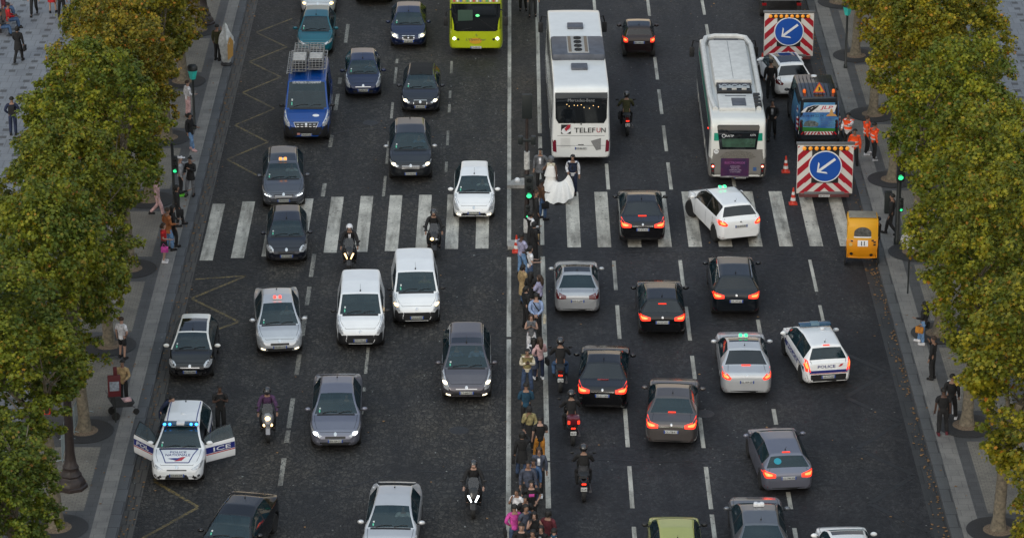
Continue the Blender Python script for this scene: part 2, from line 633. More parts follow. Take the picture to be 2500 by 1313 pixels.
M_SETT_L = sett_material('setts_brown', (.050,.048,.046), (.076,.073,.068), (.018,.018,.018), 6.8, .17, bump=.6)
M_SETT_R = sett_material('setts_grey', (.036,.037,.041), (.048,.049,.053), (.021,.021,.023), 8.5, .13, rough=.66, bump=.25)
M_SETT_M = sett_material('setts_median', (.052,.048,.043), (.068,.062,.055), (.02,.019,.018), 8.5, .08, rough=.7)
M_GUTTER = slab_material('gutter_stone', (.068,.063,.056), (.080,.074,.066), (.025,.024,.023), .25, 1.1, msize=.02)
M_GUTTER_R = slab_material('gutter_stone_dark', (.036,.037,.038), (.044,.045,.046), (.022,.022,.022), .62, 1.4, msize=.02)
M_KERB = slab_material('kerb_granite', (.075,.080,.085), (.088,.092,.097), (.035,.035,.038), 1.2, 1.0, msize=.02)
M_KERB_R = slab_material('kerb_granite_worn', (.082,.086,.088), (.094,.097,.099), (.035,.035,.038), 1.2, 1.0, msize=.02)
M_LIGHT = slab_material('pale_pavers', (.195,.190,.180), (.225,.218,.205), (.13,.125,.12), .62, .46, msize=.010, stain=.8)
M_DARK = slab_material('dark_pavers', (.078,.080,.083), (.092,.094,.097), (.05,.05,.05), .5, .33, msize=.008)
M_BEIGE = slab_material('beige_pavers', (.20,.188,.165), (.235,.22,.19), (.135,.127,.112), .22, .13, msize=.012, stain=.8)
M_PROM = slab_material('promenade_pavers', (.185,.197,.216), (.215,.228,.248), (.12,.125,.135), .55, .9, msize=.015, squares=None)
M_EARTH = mat('tree_pit_soil', (.075,.06,.045), .9, noise=.4, nscale=14)
M_WHITE_LINE = worn_material('road_line_white', (.48,.47,.42), .39)
M_WORN_LINE = worn_material('road_line_worn', (.33,.32,.28), .46, 9)
M_ZEBRA = worn_material('zebra_white', (.55,.53,.47), .40)
M_YELLOW = worn_material('road_line_yellow', (.21,.155,.055), .48, 9)
M_TAR = mat('tar_seal', (.017,.017,.018), .5, noise=.3, nscale=5)

g = sheet('ground', -900, 900, -300, 1500, -.02, mat('asphalt_far', (.05,.05,.05), .8, noise=.2, nscale=.5))
XM = -.12
sheet('carriageway_setts', XL+.48, XM, Y0, Y1, 0, M_SETT_L)
sheet('median_strip', XM, 1.24, Y0, Y1, 0, M_SETT_M)
sheet('carriageway_asphalt', 1.24, XR-.55, Y0, Y1, 0, M_SETT_R)
sheet('gutter', XL, XL+.48, Y0, Y1, 0, M_GUTTER)
sheet('gutter', XR-.55, XR, Y0, Y1, 0, M_GUTTER_R)
def slab(name, x0, x1, y0, y1, z0, z1, m, r=0):
    mb = MB().box(((x0+x1)/2, (y0+y1)/2, (z0+z1)/2), (x1-x0, y1-y0, z1-z0), r)
    o = mb.build(name, m, smooth=30)
    o['kind'] = 'structure'
    return o
KH = .14
slab('kerb', XL-.40, XL, Y0, Y1, -.15, KH, M_KERB, .02)
slab('kerb', XR, XR+.40, Y0, Y1, -.15, KH, M_KERB_R, .02)
for sgn, xa in ((-1, XL-.40), (1, XR+.40)):
    def band(name, a, b, m, y0=Y0, y1=Y1):
        x0, x1 = sorted((xa+sgn*a, xa+sgn*b))
        return slab(name, x0, x1, y0, y1, -.15, KH, m)
    band('pavement_band', 0, .52 if sgn < 0 else .62, M_LIGHT)
    a1 = .52 if sgn < 0 else .62
    band('pavement_band', a1, a1+.42, M_DARK)
    # beige panels between dark cross bands with the round tree pits
    ys = YS_L if sgn < 0 else YS_R
    lo = a1+.42
    cuts = []
    for yc in ys: cuts.append((yc-1.35, yc+1.35))
    cuts.sort()
    prev = Y0
    for c0, c1 in cuts:
        band('pavement_panel', lo, lo+2.1, M_BEIGE, prev, c0)
        band('pavement_band', lo, lo+2.1, M_DARK, c0, c1)
        prev = c1
    band('pavement_panel', lo, lo+2.1, M_BEIGE, prev, Y1)
    band('pavement_band', lo+2.1, lo+3.1, M_DARK)
    band('promenade', lo+3.1, lo+30, M_PROM)
    # the small dark squares set into the promenade
    mb = MB()
    rng = random.Random(5)
    for i in range(0, 20):
        for j in range(0, 150):
            xx = lo+3.7+i*.86
            yy = 95+j*.98 + (.49 if i % 2 else 0) + .05*math.sin(i*2.1)
            if (i % 6) in (2,): continue
            x0 = xa+sgn*xx
            if abs(x0) > 27.5 or yy > 185: continue
            if rng.random() < .12: continue
            mb.add([(x0-.15,yy-.17,KH+.004),(x0+.15,yy-.17,KH+.004),(x0+.15,yy+.17,KH+.004),(x0-.15,yy+.17,KH+.004)], [(0,1,2,3)])
    o = mb.build('paving_squares', M_DARK, smooth=0)
    o['kind'] = 'structure'

# ------------------------------------------------------------------ painted markings (4 mm above the road)
def line_obj(name, quads, m, z=.004):
    mb = MB()
    for q in quads:
        mb.add([(p[0], p[1], z) for p in q], [tuple(range(len(q)))])
    o = mb.build(name, m, smooth=0)
    o['kind'] = 'structure'
    return o
def Yr(py): return at(1250, py).y
def seg(x, w_, ya, yb): return [(x-w_/2, ya), (x+w_/2, ya), (x+w_/2, yb), (x-w_/2, yb)]
KX = 62/61
def xline(X, rows, w_=.13, m=M_WHITE_LINE, tilt=0):
    line_obj('lane_line', [seg(X*KX, w_, Yr(b), Yr(a)) for a, b in rows], m)
line_obj('median_line', [seg(-.12, .17, Yr(1400), Yr(828)), seg(-.12, .17, Yr(822), Yr(628)), seg(-.12, .17, Yr(600), Yr(-200))], M_WHITE_LINE)
line_obj('median_line', [seg(1.24, .18, Yr(1240), Yr(1128)), seg(1.24,.18,Yr(1124),Yr(626)), seg(1.24,.16,Yr(598),Yr(480)), seg(1.24, .17, Yr(440), Yr(334)), seg(1.24,.17,Yr(326),Yr(-200))], M_WHITE_LINE)
xline(4.03, [(1285,1330),(1137,1240),(997,1091),(870,975),(745,827),(637,708),(400,463),(300,360),(215,270),(0,30)], .15)
xline(6.66, [(1255,1330),(1139,1242),(1003,1093),(868,925),(748,831),(635,700),(397,463),(307,370),(219,279),(140,195),(60,110),(-20,40)], .15)
xline(9.33, [(1288,1330),(1200,1242),(1090,1150),(998,1036),(780,850),(660,700),(420,465),(240,300),(60,100),(-20,37)], .15)
xline(11.8, [(745,785),(634,712)], .13)
xline(-7.87, [(1118,1185),(1050,1080),(972,1045),(865,915),(770,820),(700,745),(620,676),(448,480),(330,360),(230,270),(190,205),(60,105)], .17, M_WORN_LINE)
xline(-5.35, [(1000,1012),(945,955),(848,912),(430,480),(345,400),(250,290),(165,205),(145,155)], .12, M_WORN_LINE)
xline(-2.8, [(395,420),(320,355),(255,275),(222,240),(150,180)], .12, M_WORN_LINE)
zl = [(-12.12, 498, 636), (-10.9, 492, 630), (-9.7, 488, 626), (-8.5, 485, 622), (-7.25, 481, 617), (-6.03, 479, 615), (-4.82, 477, 613), (-3.6, 476, 610), (-2.42, 475, 608), (-1.2, 474, 607)]
line_obj('zebra_crossing', [seg(x*KX, .53, Yr(b), Yr(a)) for x, a, b in zl], M_ZEBRA)
line_obj('zebra_crossing', [seg((2.49+1.213*k)*KX, .55, Yr(604-.35*k), Yr(469-.25*k)) for k in range(10)], M_ZEBRA)
def zigzag(name, pts, w_, m):
    mb = MB()
    pts = [(a*KX, YC(b)) for a, b in pts]
    for (x0, y0), (x1, y1) in zip(pts, pts[1:]):
        d = Vector((x1-x0, y1-y0, 0)); n = Vector((-d.y, d.x, 0)).normalized()*w_/2
        e = d.normalized()*.03
        a, b = Vector((x0, y0, .004))+e, Vector((x1, y1, .004))-e
        mb.add([a-n, b-n, b+n, a+n], [(0,1,2,3)])
    o = mb.build(name, m, smooth=0)
    o['kind'] = 'structure'
pts = [(-10.6 if k % 2 == 0 else -12.2, 170.0-2.37*k) for k in range(11)]
zigzag('bus_stop_zigzag', pts, .12, M_YELLOW)
zigzag('bus_stop_zigzag', [(-12.4, 134.0), (-10.4, 134.4), (-12.35, 131.9), (-10.35, 129.4), (-11.5, 128.2)], .13, M_YELLOW)
zigzag('bus_stop_zigzag', [(-11.1, 116.6), (-12.2, 114.4), (-10.5, 112.2), (-12.2, 109.6), (-10.5,107.4)], .13, M_YELLOW)
zigzag('erased_zigzag', [(12.0 if k % 2 == 0 else 13.75, 126.6-2.35*k) for k in range(10)], .20, M_TAR)
# tar seams across the road
def seam(pix, w_=.05):
    p = [at(a, b, .006) for a, b in pix]
    mb = MB()
    for a, b in zip(p, p[1:]):
        n = Vector((-(b-a).y, (b-a).x, 0)).normalized()*w_/2
        mb.add([a-n, b-n, b+n, a+n], [(0,1,2,3)])
    o = mb.build('tar_seam', M_TAR, smooth=0)
    o['kind'] = 'structure'
seam([(700,1200),(820,1196),(930,1165),(1010,1148),(1080,1152),(1150,1147),(1240,1146)])
seam([(830,635),(960,628),(1090,632),(1160,622),(1240,618)])
seam([(740,345),(860,316),(950,314),(1060,330),(1240,330)])
seam([(1340,605),(1500,618),(1700,612),(1850,620),(2080,640)])
seam([(1345,1125),(1500,1121),(1600,1128),(1800,1120),(1990,1112)])

# fallen leaves and scraps lying in the gutters and on the road
def litter(name, spots, cols, zb, seedv, size, label):
    rng = random.Random(seedv)
    mb = MB()
    for (x, y, z) in spots:
        n = rng.choice((5, 6, 7))
        s_ = size*rng.uniform(.5, 1.4)
        a0 = rng.uniform(0, 6.28)
        vs = [(x+math.cos(a0+k*2*PI/n)*s_*rng.uniform(.4, 1.1), y+math.sin(a0+k*2*PI/n)*s_*rng.uniform(.5, 1.3), z+rng.uniform(.008, .03)) for k in range(n)]
        mb.add(vs, [tuple(range(n))])
    o = mb.build(name, cols, smooth=0)
    tag(o, label, 'litter', kind='stuff')
rng = random.Random(11)
sp = []
for i in range(420): sp.append((XL+abs(rng.gauss(.0,.22))+.02, rng.uniform(98,180), 0))
for i in range(650): sp.append((XR-abs(rng.gauss(.0,.22))-.02, rng.uniform(98,180), 0))
for i in range(130): sp.append((rng.uniform(XL,XR), rng.uniform(98,180), 0))
for i in range(260): sp.append((rng.choice((rng.uniform(XL-2.5,XL-.05), rng.uniform(XR+.05,XR+3))), rng.uniform(98,180), KH))
litter('leaf_litter', sp, mat('dry_leaf', (.22,.12,.05), .8, noise=.4, nscale=3), 0, 3, .05, 'dry brown leaves scattered along both gutters')
sp = []
for i in range(150): sp.append((rng.gauss(-1.8,1.4), rng.uniform(100,170), 0))
for i in range(60): sp.append((rng.uniform(XL,XR), rng.uniform(98,175), 0))
for i in range(26): sp.append((rng.uniform(XL-2.4,XL+.6), rng.uniform(100,175), KH if rng.random()<.5 else .0))
sp = [(x,y,KH if (x<XL or x>XR) else 0) for x,y,z in sp]
litter('paper_scraps', sp, mat('paper_scrap', (.24,.25,.24), .9, noise=.3, nscale=3), 0, 4, .035, 'pale torn paper scraps trodden into the road by the median')

# round covers let into the road
def cover(px, py):
    p = at(px, py)
    o = MB().lathe([(.36,.003),(.35,.007),(.30,.007),(.29,.005),(.001,.005)], (p.x, p.y, 0), 28).build('manhole_cover', mat('cover_iron', (.022,.021,.021), .5, noise=.5, nscale=24, bump=.5))
    o['label'] = {905: 'iron road cover left of the small navy hatchback lane', 1120: 'iron road cover between the grey saloon and the people carrier', 1720: 'iron road cover in the right lanes below the silver taxi', 1560: 'iron road cover just below the crossing in the right lanes'}[px]
    o['category'] = 'manhole cover'
    o['group'] = 'iron covers in the road'
for px, py in ((905, 300), (1120, 1050), (1720, 1010), (1560, 640)): cover(px, py)
# ================================================================== cars
M_BLACKPL = mat('black_plastic', (.012,.012,.013), .55)
M_RUBBER = mat('tyre_rubber', (.014,.014,.014), .8)
M_RIM = mat('alloy', (.32,.33,.34), .35, .8)
M_RIMD = mat('dark_alloy', (.07,.07,.075), .4, .7)
M_CHROME = mat('chrome', (.6,.6,.6), .18, 1.0)
M_GLASS = mat('window_glass', (.016,.040,.052), .04, spec=.9, trans=.45)
M_GLASSD = mat('tinted_glass', (.006,.008,.010), .05, spec=.7, trans=.08)
M_ROOFGL = mat('roof_glass', (.006,.007,.008), .04, spec=.7, coat=.5)
M_CABIN = mat('cabin_trim', (.022,.024,.027), .7, noise=.3, nscale=6)
M_SEAT = mat('seat_cloth', (.055,.06,.068), .85, noise=.3, nscale=9)
M_LENS = mat('lamp_lens', (.50,.52,.54), .12, .3, coat=1, noise=.25, nscale=14)
M_LENSR = mat('tail_lens', (.22,.006,.008), .15, coat=1)
M_LENSRD = mat('tail_lens_dark', (.10,.008,.010), .15, coat=1)
M_AMBER = mat('amber_lens', (.6,.18,.02), .2, coat=1)
M_ONW = mat('headlamp_lit', (1,.9,.7), .3, emit=(1,.84,.52), es=3)
M_ONWW = mat('headlamp_lit_warm', (1,.8,.5), .3, emit=(1,.66,.28), es=2.6)
M_ONB = mat('headlamp_lit_white', (1,1,1), .3, emit=(.86,.94,1), es=4)
M_ONR = mat('tail_lamp_lit', (1,.05,.02), .3, emit=(1,.035,.015), es=.95)
M_ONRO = mat('tail_lamp_core', (1,.2,.05), .3, emit=(1,.17,.04), es=2.4)
M_ONG = mat('green_lamp_lit', (.1,1,.4), .3, emit=(.02,.9,.30), es=.85)
M_ONTR = mat('taxi_sign_red', (1,.1,.1), .3, emit=(1,.08,.05), es=1.1)
M_ONA = mat('amber_lit', (1,.45,.1), .3, emit=(1,.26,.04), es=1.2)
M_ONBL = mat('blue_lamp_lit', (.1,.4,1), .3, emit=(.03,.30,1), es=3)
M_PLATE = mat('plate_white', (.52,.53,.52), .4)
M_PLATEF = mat('plate_front', (.42,.43,.40), .4)
M_EU = mat('plate_blue', (.02,.06,.28), .4)
M_INK = mat('black_ink', (.01,.01,.012), .5)
M_WPL = mat('white_plastic', (.72,.73,.74), .4)
M_PAPER = mat('paper_label', (.55,.6,.58), .6)
M_STICK = mat('green_sticker', (.10,.5,.32), .5)

_wheel = {}
def wheel_meshes(kind):
    if kind in _wheel: return _wheel[kind]
    r, wd = 1.0, .62
    t = MB().lathe([(.66,-.29),(.70,-.33),(.86,-.34),(.96,-.30),(1.0,-.2),(1.0,.2),(.96,.30),(.86,.34),(.70,.33),(.66,.29)], n=28)
    Mx = Matrix.Rotation(PI/2, 4, 'Y')
    t.xf(Mx)
    rim = MB().lathe([(.60,-.26),(.68,-.30),(.68,.27),(.62,.27),(.60,.20),(.12,.16),(.10,.20),(0.001,.20)], n=28)
    for k in range(5 if kind != 'van' else 8):
        a = 2*PI*k/(5 if kind != 'van' else 8)
        c = Vector((math.cos(a)*.36, math.sin(a)*.36, .22))
        rim.box(c, (.52, .13, .07), .02, Matrix.Rotation(a, 4, 'Z'))
    rim.xf(Mx)
    hub = MB().lathe([(.52,.165),(.50,.168),(.001,.17)], n=20).xf(Mx)
    _wheel[kind] = (t.mesh('tyre'), rim.mesh('rim'))
    return _wheel[kind]
def add_wheel(parent, x, y, r, wd, kind='alloy', rim=None, z=None, steer=0.0):
    ty, ri = wheel_meshes(kind)
    wp = bpy.data.objects.new('wheel', ty)
    COL.objects.link(wp)
    wp.parent = parent
    if not ty.materials: ty.materials.append(M_RUBBER)
    wp.location = (x, y, r if z is None else z)
    wp.scale = (wd/.68, r, r)
    wp.rotation_euler = (0, 0, (0 if x > 0 else PI)+steer)
    link('rim', ri, None, wp)
    if not ri.materials: ri.materials.append(M_RIM)
    if rim is not None:
        o = wp.children[0]
        o.material_slots[0].link = 'OBJECT'
        o.material_slots[0].material = rim
    return wp

class Body:
    """a closed car shell swept from nose to tail: local y runs from +L/2 (nose) to -L/2 (tail)"""
    def __init__(s, L, W, H, prof, belt, wr=.74, fw=.66, fr=.65, rw=.82, rr=.5, zb=.2, wheels=(), wrad=.33, hoodw=(.86,.74), glass=None, section=2, step=.05, arch=True, belt_in=.05):
        s.L, s.W, s.H, s.wheels, s.wrad = L, W, H, wheels, wrad
        s.glass = glass
        # profile polyline resampled and softened
        P = [Vector((a, b)) for a, b in prof]
        pts = [P[0]]
        for a, b in zip(P, P[1:]):
            k = max(1, int(math.ceil((b-a).length/step)))
            for i in range(1, k+1): pts.append(a.lerp(b, i/k))
        for _ in range(section):
            q = pts[:]
            for i in range(1, len(pts)-1):
                q[i] = (pts[i-1] + pts[i]*2 + pts[i+1])/4
            pts = q
        for i in range(1, len(pts)):
            if pts[i].x <= pts[i-1].x: pts[i].x = pts[i-1].x + .002
        s.pts = pts
        rows, tags = [], []
        subs = (2,2,2,2,2,4,2,5)
        hw = W/2
        for p in pts:
            sx, zt = p.x, p.y
            tf = clamp(sx/fr); tr = clamp((L-sx)/rr)
            w_ = hw*(fw+(1-fw)*math.sqrt(max(0, 1-(1-tf)**2)))
            w_ = min(w_, hw*(rw+(1-rw)*math.sqrt(max(0, 1-(1-tr)**2))))
            zbl = interp(sx, belt)
            B = min(zbl, zt-.05)
            h = clamp((zt-zbl)/(H-zbl))
            zlow = zb + .10*max(0, 1-sx/.25)**2 + .12*max(0, 1-(L-sx)/.3)**2
            arc = 0
            if arch:
                for wy in wheels:
                    d = abs(sx-wy)
                    Rr = wrad+.06
                    if d < Rr: arc = max(arc, wrad + math.sqrt(Rr*Rr-d*d))
            z1 = max(zlow, min(arc, B-.12))
            z2 = max(zlow+.10, min(arc+.01, B-.10)) if arc else zlow+.10
            zm = zlow+.46*(B-zlow)
            z3 = max(zm, z2+.03) if arc else zm
            z4 = max(B-.11, (z3+B)/2) if arc else B-.13
            wrr = hw*wr*w_/hw*(1 - (.13 if wr < .79 else 0)*clamp((sx-.45*L)/(.5*L))**2)
            k = w_/hw
            c = [Vector((0, zlow)), Vector((w_-.12, zlow if not arc else z1-.02)), Vector((w_-.02, z2)), Vector((w_, z3)), Vector((w_-.015, z4)),
                 Vector((w_-belt_in, B)),
                 Vector((lerp(w_*hoodw[0], wrr, h), lerp(zt-.025, zt-.065, h))),
                 Vector((lerp(w_*hoodw[1], wrr-.075*k, h), lerp(zt-.012, zt-.022, h))),
                 Vector((0, zt))]
            sec = []
            for i in range(8):
                p0 = c[max(0, i-1)]; p1 = c[i]; p2 = c[i+1]; p3 = c[min(8, i+2)]
                if i == 7: p3 = Vector((-c[7].x, c[7].y))
                if i == 0: p0 = Vector((-c[1].x, c[1].y))
                ss = subs[i]
                for j in range(ss):
                    t = j/ss
                    if i in (0,): q = p1.lerp(p2, t)
                    elif i == 1 and arc: q = p1.lerp(p2, t)
                    else:
                        # tension-limited Catmull-Rom
                        d1 = (p2-p0)*.5; d2 = (p3-p1)*.5
                        l = (p2-p1).length
                        if d1.length > l: d1 = d1.normalized()*l
                        if d2.length > l: d2 = d2.normalized()*l
                        t2, t3 = t*t, t*t*t
                        q = p1*(2*t3-3*t2+1) + d1*(t3-2*t2+t) + p2*(-2*t3+3*t2) + d2*(t3-t2)
                    sec.append(q)
            sec.append(c[8])
            rows.append(sec)
        s.rows = rows
        s.ns = len(rows)
        s.nr = len(rows[0])                       # 22
        s.idx = [0]
        for k in subs: s.idx.append(s.idx[-1]+k)  # row index of each control point
        V_ = []
        for i, sec in enumerate(rows):
            y = L/2 - pts[i].x
            for q in sec: V_.append(Vector((q.x, y, q.y)))
            for q in sec[1:-1]: V_.append(Vector((-q.x, y, q.y)))
        s.V = V_
        s.stride = s.nr*2-2
        def vid(i, j, side):
            if side > 0 or j == 0 or j == s.nr-1: return i*s.stride+j
            return i*s.stride + s.nr + (j-1)
        s.vid = vid
        s.faces = {}
        for i in range(s.ns-1):
            for j in range(s.nr-1):
                for side in (1, -1):
                    a, b, c_, d = vid(i,j,side), vid(i,j+1,side), vid(i+1,j+1,side), vid(i+1,j,side)
                    s.faces[(i,j,side)] = (a,b,c_,d) if side > 0 else (d,c_,b,a)
        ring = lambda i: [vid(i,j,1) for j in range(s.nr)] + [vid(i,j,-1) for j in range(s.nr-2, 0, -1)]
        s.capf = ring(0)[::-1]
        s.capr = ring(s.ns-1)
        s.bvh = BVHTree.FromPolygons(V_, [f for f in s.faces.values()]+[s.capf, s.capr])
        s.used = set()
    def pick(s, y0, y1, r0, r1, sides=(1,-1)):
        """faces whose station centre lies between y0..y1 from the nose, rows r0..r1 of control points"""
        out = []
        for i in range(s.ns-1):
            c = (s.pts[i].x+s.pts[i+1].x)/2
            if y0 <= c <= y1:
                for j in range(int(s.idx[r0]) if isinstance(r0, int) else r0[0], int(s.idx[r1]) if isinstance(r1, int) else r1[0]):
                    for side in sides:
                        if (i,j,side) not in s.used: out.append((i,j,side))
        return out
    def take(s, keys, name, m, parent, push=0.0):
        keys = [k for k in keys if k not in s.used]
        if not keys: return None
        s.used.update(keys)
        ids = sorted({v for k in keys for v in s.faces[k]})
        mp_ = {v: n for n, v in enumerate(ids)}
        me = mesh_from(name, [s.V[v] for v in ids], [tuple(mp_[v] for v in s.faces[k]) for k in keys], smooth=50)
        if push:
            for v in me.vertices: v.co = v.co + v.normal*push
        return link(name, me, m, parent)
    def rest(s, name, m, parent):
        keys = [k for k in s.faces if k not in s.used]
        ids = sorted({v for k in keys for v in s.faces[k]} | set(s.capf) | set(s.capr))
        mp_ = {v: n for n, v in enumerate(ids)}
        fs = [tuple(mp_[v] for v in s.faces[k]) for k in keys] + [tuple(mp_[v] for v in s.capf), tuple(mp_[v] for v in s.capr)]
        return link(name, mesh_from(name, [s.V[v] for v in ids], fs, smooth=50), m, parent)

def car_profile(L, H, nose, hood, yb, yr, yrr, yrb, zd, yd, tail=.35):
    return [(0, nose-.12), (.05, nose), (.20, nose+.12), (yb*.6, (nose+.12+hood)/2+.05), (yb, hood), (lerp(yb,yr,.55), hood+(H-hood)*.60), (yr, H-.075),
            (lerp(yr,yrr,.45), H), (yrr, H-.055), (yrb, zd), (yd, zd-.035), (L-.03, zd-.13), (L, zd-tail)]

OPEN = {}
KINDS = {
 # L, W, H, nose, hood, yb(screen foot), yr(roof front), yrr(roof rear), yrb(rear glass foot), zd, yd
 'hatch':   dict(L=4.05, W=1.74, H=1.47, nose=.66, hood=.96, yb=.98, yr=1.75, yrr=3.50, yrb=3.90, zd=.98, yd=3.97),
 'small':   dict(L=3.74, W=1.68, H=1.49, nose=.66, hood=.98, yb=.80, yr=1.55, yrr=3.30, yrb=3.60, zd=1.02, yd=3.67),
 'lift':    dict(L=4.70, W=1.80, H=1.46, nose=.64, hood=.92, yb=1.22, yr=2.10, yrr=3.60, yrb=4.40, zd=1.10, yd=4.60),
 'saloon':  dict(L=4.85, W=1.86, H=1.46, nose=.66, hood=.94, yb=1.30, yr=2.15, yrr=3.30, yrb=4.08, zd=1.06, yd=4.72),
 'coupe':   dict(L=4.36, W=1.75, H=1.40, nose=.62, hood=.90, yb=1.25, yr=2.05, yrr=3.05, yrb=3.88, zd=1.02, yd=4.20),
 'estate':  dict(L=4.70, W=1.81, H=1.46, nose=.66, hood=.94, yb=1.25, yr=2.10, yrr=4.20, yrb=4.52, zd=1.0, yd=4.60),
 'suv':     dict(L=4.60, W=1.87, H=1.68, nose=.80, hood=1.10, yb=1.20, yr=1.98, yrr=4.00, yrb=4.42, zd=1.12, yd=4.50),
 'mpv':     dict(L=4.37, W=1.84, H=1.62, nose=.70, hood=1.02, yb=.92, yr=1.85, yrr=3.80, yrb=4.18, zd=1.05, yd=4.27),
 'prius':   dict(L=4.46, W=1.75, H=1.49, nose=.64, hood=.92, yb=1.02, yr=2.05, yrr=3.50, yrb=4.26, zd=1.17, yd=4.38),
 'smart':   dict(L=2.70, W=1.56, H=1.54, nose=.72, hood=.98, yb=.52, yr=1.12, yrr=2.40, yrb=2.60, zd=1.05, yd=2.64, wr=.74),
 'compactvan': dict(L=4.21, W=1.83, H=1.81, nose=.78, hood=1.12, yb=.88, yr=1.60, yrr=4.05, yrb=4.15, zd=1.10, yd=4.17, wr=.80),
 'bigvan':  dict(L=5.55, W=2.05, H=2.42, nose=.95, hood=1.36, yb=1.00, yr=1.75, yrr=5.35, yrb=5.46, zd=1.3, yd=5.49, wr=.82),
}
def road_car(kind, col, pix, away, label, cat='car', name='parked_car', rot=0.0, plate=None, lamps='off', brake=False, dims=None, group=None,
             metal=0.0, roofcol=None, rails=None, taxi=None, roofglass=None, wheel_rim=None, grille='slim', headstyle='sweep', tail='wide', glass=None,
             lower=None, mirror=None, chrome=False, seats=True, antenna=True, fog=None, third=None, opendoors=False, steer=0.0, side_glass=None, badge=None, refl=None, dirt=1, bw=0, sticker=True):
    d = dict(KINDS[kind])
    if dims: d.update(dims)
    L, W, H = d['L'], d['W'], d['H']
    # the pixel marks the middle of the near bumper's lower edge
    p = at(pix[0], pix[1], .22)
    rz = (0.0 if away else PI) + R(rot)
    fwd = Vector((-math.sin(rz), math.cos(rz), 0))
    c = p + (fwd*L/2 if away else -fwd*L/2)
    root = empty(name, (c.x, c.y, 0), rz, label, cat, group)
    wrd = .31 if W < 1.78 else .335
    if kind in ('suv', 'bigvan'): wrd = .365
    wf, wrr_ = d.get('wf', .82 if kind != 'smart' else .42), L-(.82 if kind != 'smart' else .40)
    if kind == 'saloon': wf, wrr_ = .88, L-1.02
    if kind == 'compactvan': wf, wrr_ = .80, L-.72
    bl = d['hood']-.01
    belt = [(0, bl), (d['yb'], bl), (d['yrr'], bl+.07), (d['yrb'], max(bl+.07, d['zd']-.02)), (L, d['zd']-.03)]
    prof = car_profile(L, H, d['nose'], d['hood'], d['yb'], d['yr'], d['yrr'], d['yrb'], d['zd'], d['yd'])
    B = Body(L, W, H, prof, belt, wr=d.get('wr', .66), fw=d.get('fw', .60), rw=d.get('rw', .77), fr=.80, rr=.62, wheels=(wf, wrr_), wrad=wrd,
             zb=.2 if kind not in ('suv','bigvan') else .26, hoodw=d.get('hoodw', (.93, .86)))
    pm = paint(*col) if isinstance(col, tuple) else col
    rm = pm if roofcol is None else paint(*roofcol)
    yb, yr, yrr, yrb = d['yb'], d['yr'], d['yrr'], d['yrb']
    gl = M_GLASS
    gside = side_glass or M_GLASS
    van = kind in ('compactvan', 'bigvan')
    # glass
    if kind != 'cab':
        B.take(B.pick(yb+.03, yr-.02, 7, 8), 'windscreen', gl, root)
    rear_g = glass or M_GLASSD
    if not van:
        B.take(B.pick(yrr+.07, yrb-.05, 7, 8), 'rear_window', rear_g, root)
    mid = lerp(yr, yrr, d.get('midf', .42))
    for sd in (1, -1):
        w1 = B.take(B.pick(lerp(yb, yr, .38), mid-.03, 5, 6, (sd,)), 'side_window', gside, root)
        swing = []
        if opendoors: swing.append(w1)
        if not van:
            B.take(B.pick(mid+.05, yrr+(-.05 if kind in ('coupe', 'smart') else .02), 5, 6, (sd,)), 'side_window', gside, root)
            B.take(B.pick(mid-.035, mid+.055, 5, 6, (sd,)), 'door_pillar', M_BLACKPL, root)
        OPEN.setdefault(id(root), {})[sd] = swing
    # opening panels
    B.take(B.pick(.30, yb-.02, 7, 8), 'bonnet', pm, root, .002)
    for sd in (1, -1):
        if (sd, 'open') in (refl or ()): continue
        dr = B.take(B.pick(lerp(yb, yr, .30)+.06, mid-.01, 2, 5, (sd,)), 'door', pm, root, .002)
        if opendoors:
            OPEN[id(root)][sd].append(dr)
            OPEN[id(root)]['hinge'] = L/2-(lerp(yb, yr, .30)+.06)
        if kind not in ('coupe', 'smart', 'small'):
            B.take(B.pick(mid+.02, min(yrr-.1, wrr_-.1), 2, 5, (sd,)), 'door', pm, root, .002)
    if roofcol is not None or roofglass:
        if roofglass: B.take(B.pick(roofglass[0], roofglass[1], 7, 8), 'glass_roof', M_ROOFGL, root, .003)
        if roofcol is not None: B.take(B.pick(yb+.05, yrb-.1, 6, 7), 'pillar', rm, root)
        if roofcol is not None: B.take(B.pick(yr-.10, yrr+.06, 6, 8), 'roof', rm, root)
    if lower:
        B.take(B.pick(0, .34, (0,), 4), 'front_bumper', lower, root, .004)
        B.take([k for k in B.pick(L-.34, L, (0,), 4)], 'rear_bumper', lower, root, .004)
    else:
        B.take(B.pick(0, .26, 1, 4), 'front_bumper', pm, root)
        B.take(B.pick(L-.26, L, 1, 4), 'rear_bumper', pm, root)
    if not van:
        B.take(B.pick(yrb-.02, L-.06, 7, 8), 'boot_lid', pm, root, .002)
    B.rest('body', pm, root)
    hw = W/2
    bv = B.bvh
    if lower and not away:
        patch(bv, 'F', [(-hw*.80, .24), (hw*.80, .24), (hw*.93, d['nose']-.20), (hw*.62, d['nose']-.13), (-hw*.62, d['nose']-.13), (-hw*.93, d['nose']-.20)], lower, 'bumper_face', root, .004, .1)
    # wheels
    for yy, stt in ((L/2-wf, steer), (L/2-wrr_, 0)):
        for sx in (1, -1):
            add_wheel(root, sx*(hw-.115), yy, wrd, .215, 'van' if van else 'alloy', wheel_rim, steer=stt)
